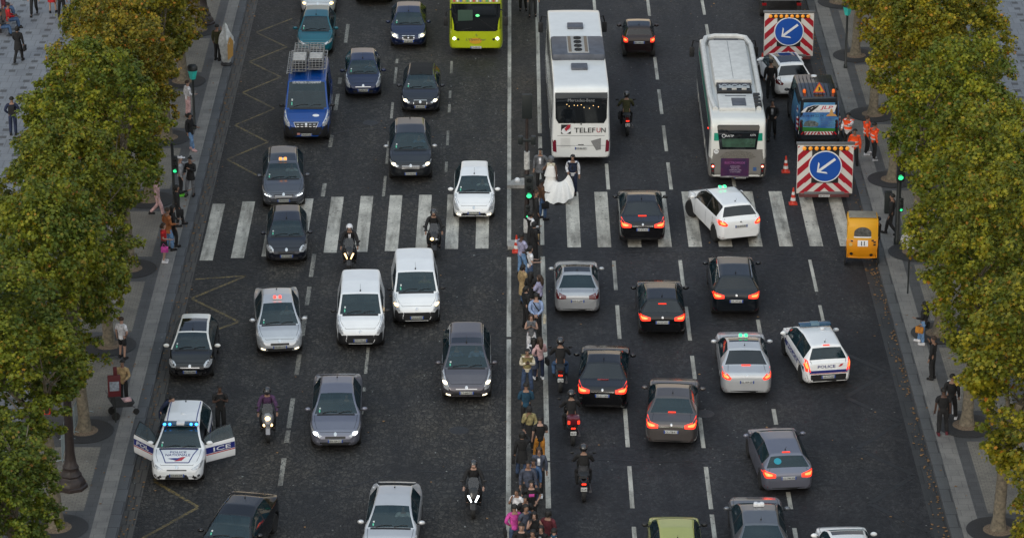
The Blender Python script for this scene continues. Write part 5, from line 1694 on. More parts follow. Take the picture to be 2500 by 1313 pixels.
# ---------------- arrow trailers
M_TW = mat('board_white', (.62,.60,.56), .4)
M_TR = mat('board_red', (.34,.008,.02), .4)
M_TB = mat('arrow_blue', (.010,.075,.36), .35)
M_FR = mat('trailer_steel', (.17,.175,.18), .5, .4)
def arrow_trailer(pix, label, Wd=2.35, Hd=2.15, plate=None, rot=0):
    p = at(pix[0], pix[1], .42)
    o = empty('arrow_trailer', (p.x, p.y, 0), R(rot), label, 'trailer', 'arrow board trailers closing the right lane')
    z0 = .42
    bd = MB().box((0, 0, z0+Hd/2), (Wd, .05, Hd), .01).build('board', M_TW, o)
    # red stripes: side columns slope down to the middle, foot row forms a chevron
    cw = Wd*.26
    sh = .05
    def piece(poly, lo=None, hi=None):
        MB().prism(poly, 'y', -.034, -.0255).build('red_stripe', M_TR, bd)
    def clipx(poly, xa, xb):
        def cl(pl, c, keep):
            out = []
            for i in range(len(pl)):
                a, b = pl[i], pl[(i+1) % len(pl)]
                ia, ib = keep(a[0], c), keep(b[0], c)
                if ia: out.append(a)
                if ia != ib:
                    t = (c-a[0])/(b[0]-a[0]); out.append((c, a[1]+(b[1]-a[1])*t))
            return out
        pl = cl(poly, xa, lambda v, c: v >= c-1e-9)
        return cl(pl, xb, lambda v, c: v <= c+1e-9) if pl else pl
    def clipz(poly, za, zb):
        q = clipx([(b, a) for a, b in poly], za, zb)
        return [(b, a) for a, b in q]
    sl = .95                                     # slope of the stripes
    per = .62
    for sgn in (-1, 1):
        for k in range(-3, 6):
            # a stripe that climbs towards the outside for the columns
            zc = z0+.10+per*k
            pl = [(0, zc), (Wd/2, zc-(-sl)*0-sl*Wd/2*0+0)]
            xa, xb = Wd/2-cw, Wd/2-.02
            zz = lambda x, off: zc + off - (x-(Wd/2-cw))*sl*(-1)*(-1)
            poly = [(xa, zz(xa,0)), (xb, zz(xb,0)), (xb, zz(xb,per/2)), (xa, zz(xa,per/2))]
            poly = [(x, z) for x, z in poly]
            # left column rises to the right, right column falls to the right: mirror images
            q = clipz(poly, z0+.48, z0+Hd-.05)
            if len(q) >= 3: piece([(sgn*x, z) for x, z in q])
        for k in range(4):
            xa = .06+.55*k-.30
            poly = [(xa, z0+.48), (xa+.27, z0+.48), (xa+.27+.50, z0+.02), (xa+.50, z0+.02)]
            q = clipx(poly, 0.0, Wd/2-.02)
            if len(q) >= 3: piece([(sgn*x, z) for x, z in q])
    MB().box((0, -.040, z0+.48+(Hd-.53)/2), (Wd-2*cw, .02, Hd-.53), .003).build('black_panel', M_BLACKPL, bd)
    R_ = .70
    cz = z0+1.22
    dk = MB().lathe([(R_,0),(R_,.02),(.001,.02)], n=40).xf(Matrix.Translation((0,-.058,cz)) @ Matrix.Rotation(PI/2, 4, 'X')).build('arrow_disc', M_WPL, bd)
    MB().lathe([(R_*.93,0),(R_*.93,.02),(.001,.02)], n=40).xf(Matrix.Translation((0,-.068,cz)) @ Matrix.Rotation(PI/2, 4, 'X')).build('blue_face', M_TB, dk)
    # arrow pointing down to the left
    a45 = R(225)
    def rot2(pl, a): return [(x*math.cos(a)-z*math.sin(a), x*math.sin(a)+z*math.cos(a)) for x, z in pl]
    sh_ = [(-.52,-.055),(.30,-.055),(.12,-.235),(.12,-.33),(.44,0),(.12,.33),(.12,.235),(.30,.055),(-.52,.055)]
    arr = rot2(sh_, R(218))
    MB().prism([(x, cz+z+.02) for x, z in arr], 'y', -.098, -.0895).build('arrow', M_WPL, dk)
    # lamp bar
    MB().box((0, -.02, z0+Hd-.13), (Wd-.5, .10, .20), .02).build('lamp_bar', M_BLACKPL, bd)
    for k in range(8):
        x = -Wd/2+.28+k*(Wd-.56)/7
        MB().lathe([(.085,0),(.085,.04),(.05,.07),(.001,.08)], n=14).xf(Matrix.Translation((x,-.05,z0+Hd-.13)) @ Matrix.Rotation(PI/2, 4, 'X')).build('amber_lamp', mat('amber_lamp_dim', (.60,.25,.02), .3, emit=(1,.32,.02), es=.30), bd)
    MB().box((0, .04, z0+Hd+.06), (Wd+.1, .16, .10), .02).build('top_rail', M_FR, o)
    # chassis
    fr = MB().box((0, 1.0, .45), (1.7, 2.1, .12), .02)
    for sx in (-.6, .6): fr.tube([(sx, .1, z0+Hd*.8), (sx, 1.3, .5)], .035, 6)
    fr.tube([(-.4, 2.0, .45), (0, 3.0, .45), (.4, 2.0, .45)], .04, 6)
    fr.build('chassis', M_FR, o)
    MB().box((0, -.01, .33), (2.1, .10, .14), .02).build('light_bumper', mat('bumper_dark_red', (.10,.03,.03), .5), o)
    if plate:
        plx = MB().box((0, -.075, .33), (.46, .012, .10)).build('number_plate', M_PLATE, o)
        text_flat(plate, Matrix.Translation((0, -.0825, .33)), .38, .07, M_INK, 'plate_lettering', plx, bold=True)
    for sx in (1, -1): add_wheel(o, sx*.98, 1.1, .30, .18, 'van')
    return o
arrow_trailer((2012,472), 'nearer arrow board trailer in front of the crossing, blue disc and red chevrons', plate='BA-254-CD')
arrow_trailer((1924,137), 'farther arrow board trailer beyond the white car, blue disc and red chevrons', Wd=2.32, Hd=2.1)
# tipper with a red load beyond the farther board
tp = place('tipper_truck', (1908,28), .5, 4.5, True, 0, 'grey flatbed truck loaded with red and white cones beyond the farther arrow board', 'truck', GA)
MB().box((0, -.6, 1.05), (2.0, 3.2, .10), .02).build('bed', M_FR, tp)
for (c, s_) in (((0,-2.18,1.22),(2.05,.06,.40)),((-1.0,-.6,1.22),(.06,3.2,.40)),((1.0,-.6,1.22),(.06,3.2,.40))): MB().box(c, s_, .01).build('side_board', M_FR, tp)
MB().box((0, 1.75, 1.35), (1.95, 1.0, 1.6), .12).build('cab', M_TW, tp)
for sx in (1, -1):
    for yy in (1.6, -1.3): add_wheel(tp, sx*.9, yy, .38, .22, 'van')
    MB().box((sx*.85, -2.24, .85), (.22, .05, .14), .01).build('tail_light', M_LENSR, tp)
rng = random.Random(8)

# ---------------- cones
M_CONE_R = mat('cone_red', (.52,.035,.015), .45)
M_CONE_W = mat('cone_white', (.62,.62,.60), .45)
_cone = None
def cone(pos, label, s=1.0, group='traffic cones', tilt=None):
    global _cone
    if _cone is None:
        base = MB().box((0,0,.02), (.36,.36,.04), .01).lathe([(.145,.04),(.13,.06),(.115,.17)], n=20).mesh('base')
        base.materials.append(M_CONE_R)
        b1 = MB().lathe([(.115,.17),(.095,.30)], n=20).mesh('white_ring'); b1.materials.append(M_CONE_W)
        b2 = MB().lathe([(.095,.30),(.072,.43)], n=20).mesh('red_ring'); b2.materials.append(M_CONE_R)
        b3 = MB().lathe([(.072,.43),(.052,.55)], n=20).mesh('white_ring'); b3.materials.append(M_CONE_W)
        b4 = MB().lathe([(.052,.55),(.028,.73),(.001,.74)], n=20).mesh('tip'); b4.materials.append(M_CONE_R)
        _cone = (base, b1, b2, b3, b4)
    o = empty('traffic_cone', pos, 0, label, 'cone', group)
    o.scale = (s, s, s)
    if tilt: o.rotation_euler = tilt
    for me in _cone: link(me.name.split('.')[0], me, None, o)
    return o
cone(at(1861,166), 'traffic cone left of the farther arrow board')
cone(at(1918,420), 'traffic cone just left of the nearer arrow board, above the crossing')
cone(at(1936,498), 'traffic cone standing on a stripe of the crossing')
cone(at(1261,615), 'traffic cone on the traffic island of the median')
cone(at(109,1005,.14), 'tall red and white cone on the left pavement behind the tree trunk', 1.3)
for k in range(9):
    p = tp.matrix_basis @ Vector((rng.uniform(-.75,.75), rng.uniform(-1.9,.6), 1.25+.12*(k % 3)))
    cone(p, 'cone tossed on the flatbed of the grey truck', 1.0, 'cones lying on the truck bed', (R(rng.uniform(60,110)), R(rng.uniform(-30,30)), R(rng.uniform(0,360))))

# ---------------- yellow pedicab
pp_ = at(2103,655)
pc = empty('pedicab', (pp_.x, pp_.y+.0, 0), R(-3), 'yellow three-wheeled pedicab seen from behind beside the right kerb', 'pedicab')
M_PY = mat('pedicab_yellow', (.66,.25,.004), .42, coat=.3, noise=.06, nscale=2)
M_PC = mat('canopy_yellow', (.68,.33,.008), .55)
# rear shell: outline swept over the width
def shell(prof, w_of_z, n=10):
    vs, fs = [], []
    for (y, z) in prof:
        w_ = w_of_z(z)
        for k in range(n+1):
            t = -1+2*k/n
            vs.append(Vector((t*w_/2, y+.10*abs(t)**3, z)))
    for i in range(len(prof)-1):
        for k in range(n):
            a = i*(n+1)+k
            fs.append((a, a+1, a+n+2, a+n+1))
    return vs, fs
wz = lambda z: lerp(1.02, 1.26, clamp((z-.35)/.6)) if z < .95 else lerp(1.26, 1.18, clamp((z-.95)/1.1))
vs, fs = shell([(.12,.38),(.02,.55),(-.04,.80),(-.05,1.02),(0,1.22)], wz)
sh0 = MB().add(vs, fs)
vs2, fs2 = shell([(.20,.38),(.10,.55),(.06,.80),(.05,1.02),(.08,1.22)], wz)
sh0.add(vs2, [f_[::-1] for f_ in fs2])
for sx in (-1, 1):
    sh0.prism([(.10,.42),(.9,.42),(.95,.75),(.75,.85),(.55,1.0),(.10,1.22)], 'x', sx*.585-.02, sx*.585+.02)
sh0.box((0,.5,.44), (1.1,.85,.05), .01)
shb = sh0.build('rear_shell', M_PY, pc, smooth=50)
vs, fs = shell([(0,1.22),(.02,1.45),(.04,1.70),(.12,1.92),(.35,2.02),(.75,2.03),(1.05,1.98)], wz)
cp = MB().add(vs, fs)
for sx in (-1, 1):
    cp.prism([(.10,1.22),(.42,1.30),(.62,1.72),(1.02,1.95),(.75,2.0),(.35,1.99),(.14,1.90)], 'x', sx*.60-.012, sx*.60+.012)
cpo = cp.build('canopy', M_PC, pc, smooth=50)
MB().box((0,.70,2.045), (1.10,.75,.02), .008).build('canopy_top', mat('canopy_grey', (.22,.20,.16), .7, noise=.2, nscale=4), pc)
bvp = BVHTree.FromPolygons([v for v in cp.v]+[v for v in sh0.v], [f_ for f_ in cp.f]+[tuple(i+len(cp.v) for i in f_) for f_ in sh0.f])
arch = [(-.34,1.36),(.34,1.36)]+[(.34*math.cos(a), 1.50+.24*math.sin(a)) for a in [PI*k/12 for k in range(13)]]
wn = patch(bvp, 'B', arch, mat('cloudy_window', (.09,.09,.085), .2, noise=.4, nscale=8), 'rear_window', pc, .015, .15)[0]
patch(bvp, 'B', rect(-.34,.34,1.30,1.355), M_WPL, 'window_hem', wn, .018, .2)
sgp = patch(bvp, 'B', rect(-.19,.22,.96,1.20), M_WPL, 'number_sign', pc, .014, .2)[0]
for x in (-.035, .075): patch(bvp, 'B', rect(x-.018,x+.018,1.00,1.16), M_INK, 'sign_mark', sgp, .020, .2)
for x, z in ((-.42,.62),(.36,.58)): patch(bvp, 'B', disc(x,z,.065,14), M_BLACKPL, 'rear_lamp', pc, .03, .2)
for x, z in ((.48,1.12),(.48,1.02),(-.42,1.16),(.40,1.19)): patch(bvp, 'B', rect(x-.045,x+.045,z-.03,z+.03), M_BLACKPL, 'buckle', pc, .018, .2)
patch(bvp, 'B', disc(-.46,1.02,.07,12), mat('faded_logo', (.55,.38,.12), .6), 'round_sticker', pc, .016, .2)
MB().box((0,.45,.74), (1.0,.5,.14), .05).box((0,.2,1.0), (1.0,.12,.5), .05).build('bench', M_CABIN, pc)
for sx in (1, -1):
    wl = MB().lathe([(.30,-.02),(.33,-.02),(.34,0),(.33,.02),(.30,.02)], n=28).lathe([(.03,-.05),(.03,.05)], n=8)
    for k in range(12): wl.cyl((0,0,0), (math.cos(k*PI/6)*.31, math.sin(k*PI/6)*.31, 0), .004, n=4)
    wl.xf(Matrix.Translation((sx*.66,.42,.34)) @ Matrix.Rotation(PI/2, 4, 'Y'))
    wl.build('wheel', M_RUBBER, pc)
fw_ = MB().lathe([(.30,-.02),(.33,-.02),(.34,0),(.33,.02),(.30,.02)], n=28)
fw_.xf(Matrix.Translation((0,2.45,.34)) @ Matrix.Rotation(PI/2, 4, 'Y')).build('wheel', M_RUBBER, pc)
MB().tube([(0,.9,.42),(0,1.9,.45),(0,2.2,1.05)], .035, 8).tube([(0,2.2,1.05),(0,2.45,.34)], .025, 8).tube([(-.32,2.0,1.12),(0,2.2,1.12),(.32,2.0,1.12)], .018, 8).tube([(-.28,2.02,1.12),(-.36,2.05,1.45)], .01, 6).build('frame', M_FR, pc)
MB().box((0,1.55,.90), (.24,.28,.08), .04).build('saddle', M_BLACKPL, pc)
MB().ball((-.36,2.05,1.50), (.07,.03,.07)).build('mirror', M_CHROME, pc)
# ================================================================== people
def skin_mesh(name, joints, edges, root, sub=1):
    """joints: {key: (co, rx, ry)}; a smooth tapering skin grown round connected joints"""
    keys = list(joints)
    ix = {k: i for i, k in enumerate(keys)}
    me = bpy.data.meshes.new(name)
    me.from_pydata([joints[k][0] for k in keys], [(ix[a], ix[b]) for a, b in edges], [])
    o = bpy.data.objects.new('tmp_skin', me)
    COL.objects.link(o)
    md = o.modifiers.new('s', 'SKIN')
    md.use_smooth_shade = True
    sv = me.skin_vertices[0].data
    for k in keys:
        sv[ix[k]].radius = (joints[k][1], joints[k][2])
        sv[ix[k]].use_root = (k == root)
    if sub:
        m2 = o.modifiers.new('d', 'SUBSURF')
        m2.levels = m2.render_levels = sub
    dg = bpy.context.evaluated_depsgraph_get()
    out = bpy.data.meshes.new_from_object(o.evaluated_get(dg), depsgraph=dg)
    out.name = name
    bpy.data.objects.remove(o)
    bpy.data.meshes.remove(me)
    return out

# joints of the arms (right side; +y is forward) and legs for each pose: elbow, wrist, knee, ankle
ARMS = {
 'down':  ((.235,-.03,1.15),(.25,.04,.90)),
 'phone': ((.23,.08,1.17),(.06,.32,1.36)),
 'lift':  ((.26,.16,1.32),(.10,.30,1.58)),
 'fold':  ((.25,.08,1.16),(-.04,.20,1.22)),
 'behind':((.24,-.10,1.15),(.05,-.17,.96)),
 'hold':  ((.24,.00,1.15),(.17,.26,1.10)),
 'face':  ((.23,.13,1.17),(.09,.20,1.47)),
 'hip':   ((.30,-.06,1.17),(.17,.04,1.00)),
 'swingf':((.23,.10,1.17),(.22,.28,.99)),
 'swingb':((.24,-.16,1.18),(.25,-.14,.92)),
 'bars':  ((.30,.22,1.18),(.31,.50,1.06)),
 'out':   ((.28,.16,1.22),(.30,.42,1.26)),
 'point': ((.24,.22,1.34),(.20,.48,1.42)),
}
LEGS = {
 'stand': ((.10,.02,.50),(.105,-.03,.09)),
 'apart': ((.13,.02,.50),(.17,-.02,.09)),
 'fwd':   ((.10,.17,.52),(.10,.24,.10)),
 'back':  ((.10,.02,.50),(.10,-.30,.14)),
 'sit':   ((.12,.42,.94),(.12,.46,.52)),
 'ride':  ((.22,.36,.72),(.20,.26,.34)),
 'relax': ((.14,.10,.50),(.17,.07,.09)),
 'bend':  ((.11,.10,.50),(.105,-.03,.09)),
}
_pm = {}
def person_meshes(pose):
    """pose = (right arm, left arm, right leg, left leg, lean, female, sleeve, legwear)"""
    if pose in _pm: return _pm[pose]
    ra, la, rl, ll, lean, fem, sleeve, legw = pose
    sw = .165 if fem else .185            # half shoulder width
    def L_(p, pelvis=(0,0,.95)):
        # lean the upper body about the pelvis
        y, z = p[1]-pelvis[1], p[2]-pelvis[2]
        c, s = math.cos(R(lean)), math.sin(R(lean))
        return (p[0], pelvis[1]+y*c+z*s, pelvis[2]+z*c-y*s)
    J = {}
    def add(k, p, rx, ry, up=True): J[k] = (L_(p) if up else p, rx, ry)
    hip = .125 if fem else .115
    add('pelvis', (0,0,.95), hip+.02, .105, False)
    add('waist', (0,.005,1.10), .112 if fem else .138, .095)
    add('chest', (0,0,1.30), .142 if fem else .168, .115)
    add('collar', (0,-.01,1.43), .085, .07)
    add('neck', (0,0,1.50), .05, .05)
    add('jaw', (0,.025,1.57), .064, .074)
    add('head', (0,.015,1.655), .088, .104)
    add('crown', (0,.0,1.735), .060, .076)
    add('nose', (0,.116,1.63), .012, .015)
    E = [('pelvis','waist'),('waist','chest'),('chest','collar'),('collar','neck'),('neck','jaw'),('jaw','head'),('head','crown'),('head','nose')]
    for s, nm, arm, leg in ((1,'r',ra,rl),(-1,'l',la,ll)):
        el, wr_ = ARMS[arm]
        kn, an = LEGS[leg]
        el = (s*el[0], el[1], el[2]); wr_ = (s*wr_[0], wr_[1], wr_[2])
        if arm == 'fold' and s < 0: wr_ = (wr_[0], wr_[1]+.05, wr_[2]-.05)
        add('sh'+nm, (s*sw,-.01,1.42), .062, .062)
        add('el'+nm, el, .041, .041)
        add('wr'+nm, wr_, .027, .027)
        E += [('collar','sh'+nm),('sh'+nm,'el'+nm),('el'+nm,'wr'+nm)]
        d = (Vector(wr_)-Vector(el)).normalized()
        pa = Vector(wr_)+d*.075
        add('pa'+nm, tuple(pa), .034, .020)
        E.append(('wr'+nm,'pa'+nm))
        side = d.cross(Vector((0,1,.2))).normalized() if abs(d.y) < .8 else d.cross(Vector((0,0,1))).normalized()
        curl = d.cross(side).normalized()*(-1)
        for i, (o_, ln) in enumerate(((-.027,.062),(-.009,.074),(.009,.070),(.026,.055))):
            b0 = pa + side*o_ + d*.025
            b1 = b0 + d*ln*.55 + curl*.006
            b2 = b1 + d*ln*.40 + curl*.022
            add('f%d%s' % (i, nm), tuple(b0), .0085, .0085)
            add('g%d%s' % (i, nm), tuple(b1), .008, .008)
            add('h%d%s' % (i, nm), tuple(b2), .0065, .0065)
            E += [('pa'+nm,'f%d%s' % (i, nm)),('f%d%s' % (i, nm),'g%d%s' % (i, nm)),('g%d%s' % (i, nm),'h%d%s' % (i, nm))]
        t0 = Vector(wr_) + d*.03 - side*.032
        t1 = t0 + d*.035 - side*.02 + curl*.012
        add('t0'+nm, tuple(t0), .010, .010); add('t1'+nm, tuple(t1), .008, .008)
        E += [('wr'+nm,'t0'+nm),('t0'+nm,'t1'+nm)]
        add('hi'+nm, (s*.09,0,.90), .088, .09, False)
        add('kn'+nm, (s*kn[0],kn[1],kn[2]), .055, .058, False)
        add('an'+nm, (s*an[0],an[1],an[2]), .036, .040, False)
        fx = (s*(an[0]+.01), an[1]+.13, an[2]-.055)
        add('to'+nm, fx, .036, .024, False)
        E += [('pelvis','hi'+nm),('hi'+nm,'kn'+nm),('kn'+nm,'an'+nm),('an'+nm,'to'+nm)]
    body = skin_mesh('body', J, E, 'pelvis', 1)
    # upper garment
    def grow(k, f): c, a, b = J[k]; return (c, a+f, b+f)
    T = {k: grow(k, .018) for k in ('pelvis','waist','chest','collar')}
    T['pelvis'] = (J['pelvis'][0], hip+.045, .130)
    T['hem'] = ((0,0,.80), hip+.040, .128)
    T['nk'] = (J['neck'][0], .066, .066)
    TE = [('hem','pelvis'),('pelvis','waist'),('waist','chest'),('chest','collar'),('collar','nk')]
    for nm in 'rl':
        T['sh'+nm] = grow('sh'+nm, .022)
        TE.append(('collar','sh'+nm))
        if sleeve == 'long':
            T['el'+nm] = grow('el'+nm, .026); T['wr'+nm] = grow('wr'+nm, .018)
            TE += [('sh'+nm,'el'+nm),('el'+nm,'wr'+nm)]
        elif sleeve == 'short':
            a, b = Vector(J['sh'+nm][0]), Vector(J['el'+nm][0])
            T['el'+nm] = (tuple(a.lerp(b,.75)), .066, .066)
            TE.append(('sh'+nm,'el'+nm))
    top = skin_mesh('top', T, TE, 'chest', 1)
    Lg = {}
    LE = []
    Lg['pelvis'] = (J['pelvis'][0], hip+.03, .115)
    Lg['wb'] = (tuple(Vector(J['pelvis'][0]).lerp(Vector(J['waist'][0]), .8)), hip+.015, .10)
    LE.append(('pelvis','wb'))
    for nm in 'rl':
        Lg['hi'+nm] = grow('hi'+nm, .012)
        LE.append(('pelvis','hi'+nm))
        if legw == 'long':
            Lg['kn'+nm] = grow('kn'+nm, .024); Lg['an'+nm] = grow('an'+nm, .03)
            LE += [('hi'+nm,'kn'+nm),('kn'+nm,'an'+nm)]
        elif legw == 'shorts':
            a, b = Vector(J['hi'+nm][0]), Vector(J['kn'+nm][0])
            Lg['kn'+nm] = (tuple(a.lerp(b,.9)), .082, .085)
            LE.append(('hi'+nm,'kn'+nm))
    low = skin_mesh('trousers', Lg, LE, 'pelvis', 1) if legw in ('long','shorts') else None
    shoes = []
    for nm in 'rl':
        an = Vector(J['an'+nm][0]); to = Vector(J['to'+nm][0])
        d = (to-an); d.z = 0; d.normalize()
        mb = MB()
        c = an + d*.055
        Mx = Matrix.Translation((c.x, c.y, an.z-.045)) @ d.to_track_quat('Y','Z').to_matrix().to_4x4()
        mb.box((0,0,0), (.095,.27,.085), .035)
        mb.box((0,-.06,.05), (.085,.12,.08), .03)
        mb.xf(Mx)
        shoes.append(mb.mesh('shoe'))
    hd = Vector(J['head'][0]); cr_ = Vector(J['crown'][0])
    eyes = MB()
    for s in (-1, 1): eyes.ball(hd+Vector((s*.034,.094,.005)), .012, 6, 4)
    ear = MB()
    _pm[pose] = dict(body=body, top=top, low=low, shoes=shoes, head=hd, crown=cr_, eyes=eyes.mesh('eyes'), J=J, lean=lean, L=L_)
    return _pm[pose]

SKIN = {'p': mat('skin_pale', (.36,.22,.165), .6), 't': mat('skin_tan', (.24,.135,.09), .6), 'd': mat('skin_dark', (.075,.038,.025), .6)}
M_EYE = mat('eye_dark', (.02,.015,.012), .3)
HAIRC = {'b': (.008,.007,.006), 'n': (.035,.020,.012), 'l': (.16,.10,.05), 'g': (.14,.13,.12)}
_hair = {}
def hair_mesh(style):
    if style in _hair: return _hair[style]
    mb = MB()
    n, m = 14, 9
    vs, fs = [], []
    low = {'short': -.15, 'bob': -.55, 'long': -.75}[style if style in ('short','bob','long') else 'short']
    for i in range(m+1):
        a = PI/2 - (PI/2 + abs(low)*1.25)*i/m
        for k in range(n):
            t = 2*PI*k/n
            x, y = math.cos(t), math.sin(t)
            front = max(0, y)
            aa = max(a, -.9 if y < .3 else lerp(.05, .45, front))
            rr_ = 1.0 + (.05 if style == 'long' else 0)
            vs.append(Vector((math.cos(aa)*x*.104*rr_, math.cos(aa)*y*.118*rr_, math.sin(aa)*.113 + .014)))
    for i in range(m):
        for k in range(n):
            fs.append((i*n+k, i*n+(k+1) % n, (i+1)*n+(k+1) % n, (i+1)*n+k))
    mb.add(vs, fs)
    if style == 'long':
        mb.tube([(0,-.075,.0),(0,-.10,-.10),(0,-.115,-.24),(.01,-.10,-.36)], [.075,.085,.075,.035], 10)
        for s in (-1, 1): mb.tube([(s*.085,-.01,-.01),(s*.095,-.02,-.12),(s*.085,0,-.22)], [.03,.036,.02], 7)
    if style == 'bob':
        mb.tube([(0,-.07,.0),(0,-.085,-.10)], [.085,.07], 10)
        for s in (-1, 1): mb.tube([(s*.085,-.01,.0),(s*.09,0,-.10)], [.034,.026], 7)
    if style == 'bun':
        mb.ball((0,-.06,.12), (.045,.045,.045), 8, 6)
    me = mb.mesh('hair', 60)
    _hair[style] = me
    return me

def cloth(key, col, col2=None, ns=14):
    return mat('cloth_'+key, col, .85, noise=.38, nscale=7, bump=.5)
def obj_inst(name, me, m, parent, loc=(0,0,0)):
    o = bpy.data.objects.new(name, me)
    COL.objects.link(o)
    if not me.materials: me.materials.append(m)
    o.material_slots[0].link = 'OBJECT'
    o.material_slots[0].material = m
    o.parent = parent
    o.location = loc
    return o
TC = {'black': (.010,.010,.011), 'char': (.035,.036,.04), 'grey': (.11,.115,.125), 'lgrey': (.30,.31,.33), 'white': (.62,.62,.64), 'cream': (.55,.50,.38), 'navy': (.012,.02,.05),
      'denim': (.05,.10,.20), 'jeans': (.035,.06,.12), 'ldenim': (.12,.22,.38), 'red': (.42,.012,.015), 'pink': (.52,.06,.30), 'maroon': (.09,.012,.02), 'lilac': (.33,.32,.46), 'sky': (.24,.32,.50),
      'beige': (.34,.24,.12), 'ochre': (.42,.17,.02), 'brown': (.10,.045,.02), 'rust': (.30,.10,.03), 'olive': (.045,.045,.015), 'teal': (.01,.05,.09), 'orange': (.85,.09,.02), 'green': (.10,.45,.03),
      'khaki': (.26,.22,.10), 'rose': (.50,.32,.32), 'slate': (.05,.06,.09), 'plum': (.07,.03,.08)}
def person(pos, face, label, pose, top='black', low='black', hair='b', style='short', skin='p', h=1.72, extra=(), group=None, shoe='black'):
    """face: degrees, 0 looks up the avenue (away), 180 towards the camera, 90 to the left, -90 to the right"""
    if pose[2] == pose[3] == 'stand':
        q_ = len(label) % 3
        pose = pose[:2] + (('relax','stand'), ('stand','relax'), ('stand','stand'))[q_] + pose[4:]
    P = person_meshes(pose)
    o = empty('person', pos, R(face), label, 'person', group)
    s = h/1.74
    o.scale = (s*1.05, s*1.05, s)
    sk = SKIN[skin]
    obj_inst('body', P['body'], sk, o)
    obj_inst('top', P['top'], cloth(top, TC[top]), o)
    if P['low']: obj_inst('trousers', P['low'], cloth(low, TC[low]), o)
    for me in P['shoes']: obj_inst('shoe', me, cloth(shoe, TC[shoe]), o)
    obj_inst('eyes', P['eyes'], M_EYE, o)
    hd = P['head']
    if style not in ('helmet', 'bald'):
        hm = mat('hair_'+hair, HAIRC[hair], .7, noise=.3, nscale=30)
        obj_inst('hair', hair_mesh(style), hm, o, (hd.x, hd.y-.012, hd.z+.012))
    Lf = P['L']
    for e in extra:
        k = e[0]
        c = cloth(e[1], TC[e[1]]) if len(e) > 1 and isinstance(e[1], str) and e[1] in TC else None
        if k == 'coat':        # open skirt of a long jacket
            z0 = e[2] if len(e) > 2 else .55
            MB().lathe([(.20,z0),(.185,.75),(.165,.95),(.15,1.08)], n=16, sy=.78).build('coat_skirt', c, o)
        elif k == 'skirt':
            z0 = e[2] if len(e) > 2 else .58
            MB().lathe([(.21,z0),(.19,.75),(.155,.95),(.125,1.06)], n=18, sy=.8).build('skirt', c, o)
        elif k == 'bag':       # hand bag hanging at the right (+1) or left (-1) side
            sd = e[2]
            b_ = MB().box((sd*.30,.05,.70), (.10,.30,.26), .03).build('handbag', c, o)
            MB().tube([(sd*.30,-.06,.82),(sd*.28,0,.95),(sd*.30,.14,.82)], .010, 5).build('handle', c, b_)
        elif k == 'pack':
            MB().box((0,-.20,1.22), (.28,.16,.40), .06).build('backpack', c, o)
        elif k == 'strap':
            MB().tube([Lf((-.10,-.105,1.44)), Lf((.0,-.145,1.28)), Lf((.13,-.125,1.08))], .022, 6).build('shoulder_strap', c, o)
        elif k == 'phone':
            w1, w2 = Vector(P['J']['par'][0]), Vector(P['J']['pal'][0])
            q = w1 if len(e) > 1 and e[1] == 'r' else (w1+w2)/2
            MB().box(q+Vector((0,.04,.03)), (.075,.012,.14), .004).build('phone', M_BLACKPL, o)
        elif k == 'hood':
            MB().ball((hd.x, hd.y-.02, hd.z+.0), (.115,.125,.14), 12, 8).build('headscarf', c, o)
        elif k == 'cap':
            MB().lathe([(.102,-.01),(.105,.03),(.085,.075),(.001,.10)], (hd.x, hd.y-.01, hd.z+.04), 14, sy=1.15).box((hd.x, hd.y+.14, hd.z+.045), (.14,.12,.014), .005).build('cap', c, o)
        elif k == 'helmet':
            hb = MB().ball((hd.x, hd.y, hd.z+.015), (.135,.155,.145), 16, 12).build('helmet', mat('helmet_'+e[1], TC[e[1]], .25, coat=1), o)
            MB().box((hd.x, hd.y+.125, hd.z+.0), (.19,.06,.09), .03).build('visor', mat('visor', (.03,.03,.035), .08), hb)
            if len(e) > 2:
                MB().box((hd.x, hd.y+.13, hd.z-.01), (.12,.06,.085), .02).build('face_opening', sk, hb)
        elif k == 'vest':      # hi-vis waistcoat, or a plain waistcoat / gilet
            vj = {q: (P['J'][q][0], P['J'][q][1]+.032, P['J'][q][2]+.032) for q in ('waist','chest','collar')}
            vj['pelvis'] = (P['J']['pelvis'][0], .155, .145)
            key = (pose, 'vest')
            if key not in _pm: _pm[key] = skin_mesh('waistcoat', vj, [('pelvis','waist'),('waist','chest'),('chest','collar')], 'chest', 1)
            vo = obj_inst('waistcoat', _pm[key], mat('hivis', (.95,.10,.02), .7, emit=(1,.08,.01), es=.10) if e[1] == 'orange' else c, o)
            if e[1] == 'orange':
                for z in (1.02, 1.20):
                    MB().lathe([(.178,z),(.180,z+.05)], n=18, sy=.86).build('reflective_band', mat('reflective', (.6,.6,.58), .4), vo)
        elif k == 'print':
            MB().box(Lf((0,.125,1.28)), (.17,.012,.10), .004).build('shirt_print', c, o)
        elif k == 'scarf':
            MB().lathe([(.085,1.45),(.10,1.50),(.075,1.54)], n=14).build('scarf', c, o)
        elif k == 'shirt':
            MB().box(Lf((0,.118,1.28)), (.09,.02,.26), .008).build('shirt_front', c, o)
        elif k == 'tie':
            MB().box(Lf((0,.135,1.26)), (.035,.02,.24), .006).build('tie', c, o)
    return o
def G(px, py, z=0.0): return at(px, py, z)

st = lambda ra='down', la='down', rl='stand', ll='stand', lean=0, fem=0, sleeve='long', legw='long': (ra, la, rl, ll, lean, fem, sleeve, legw)
GM = 'people waiting in a line on the median'
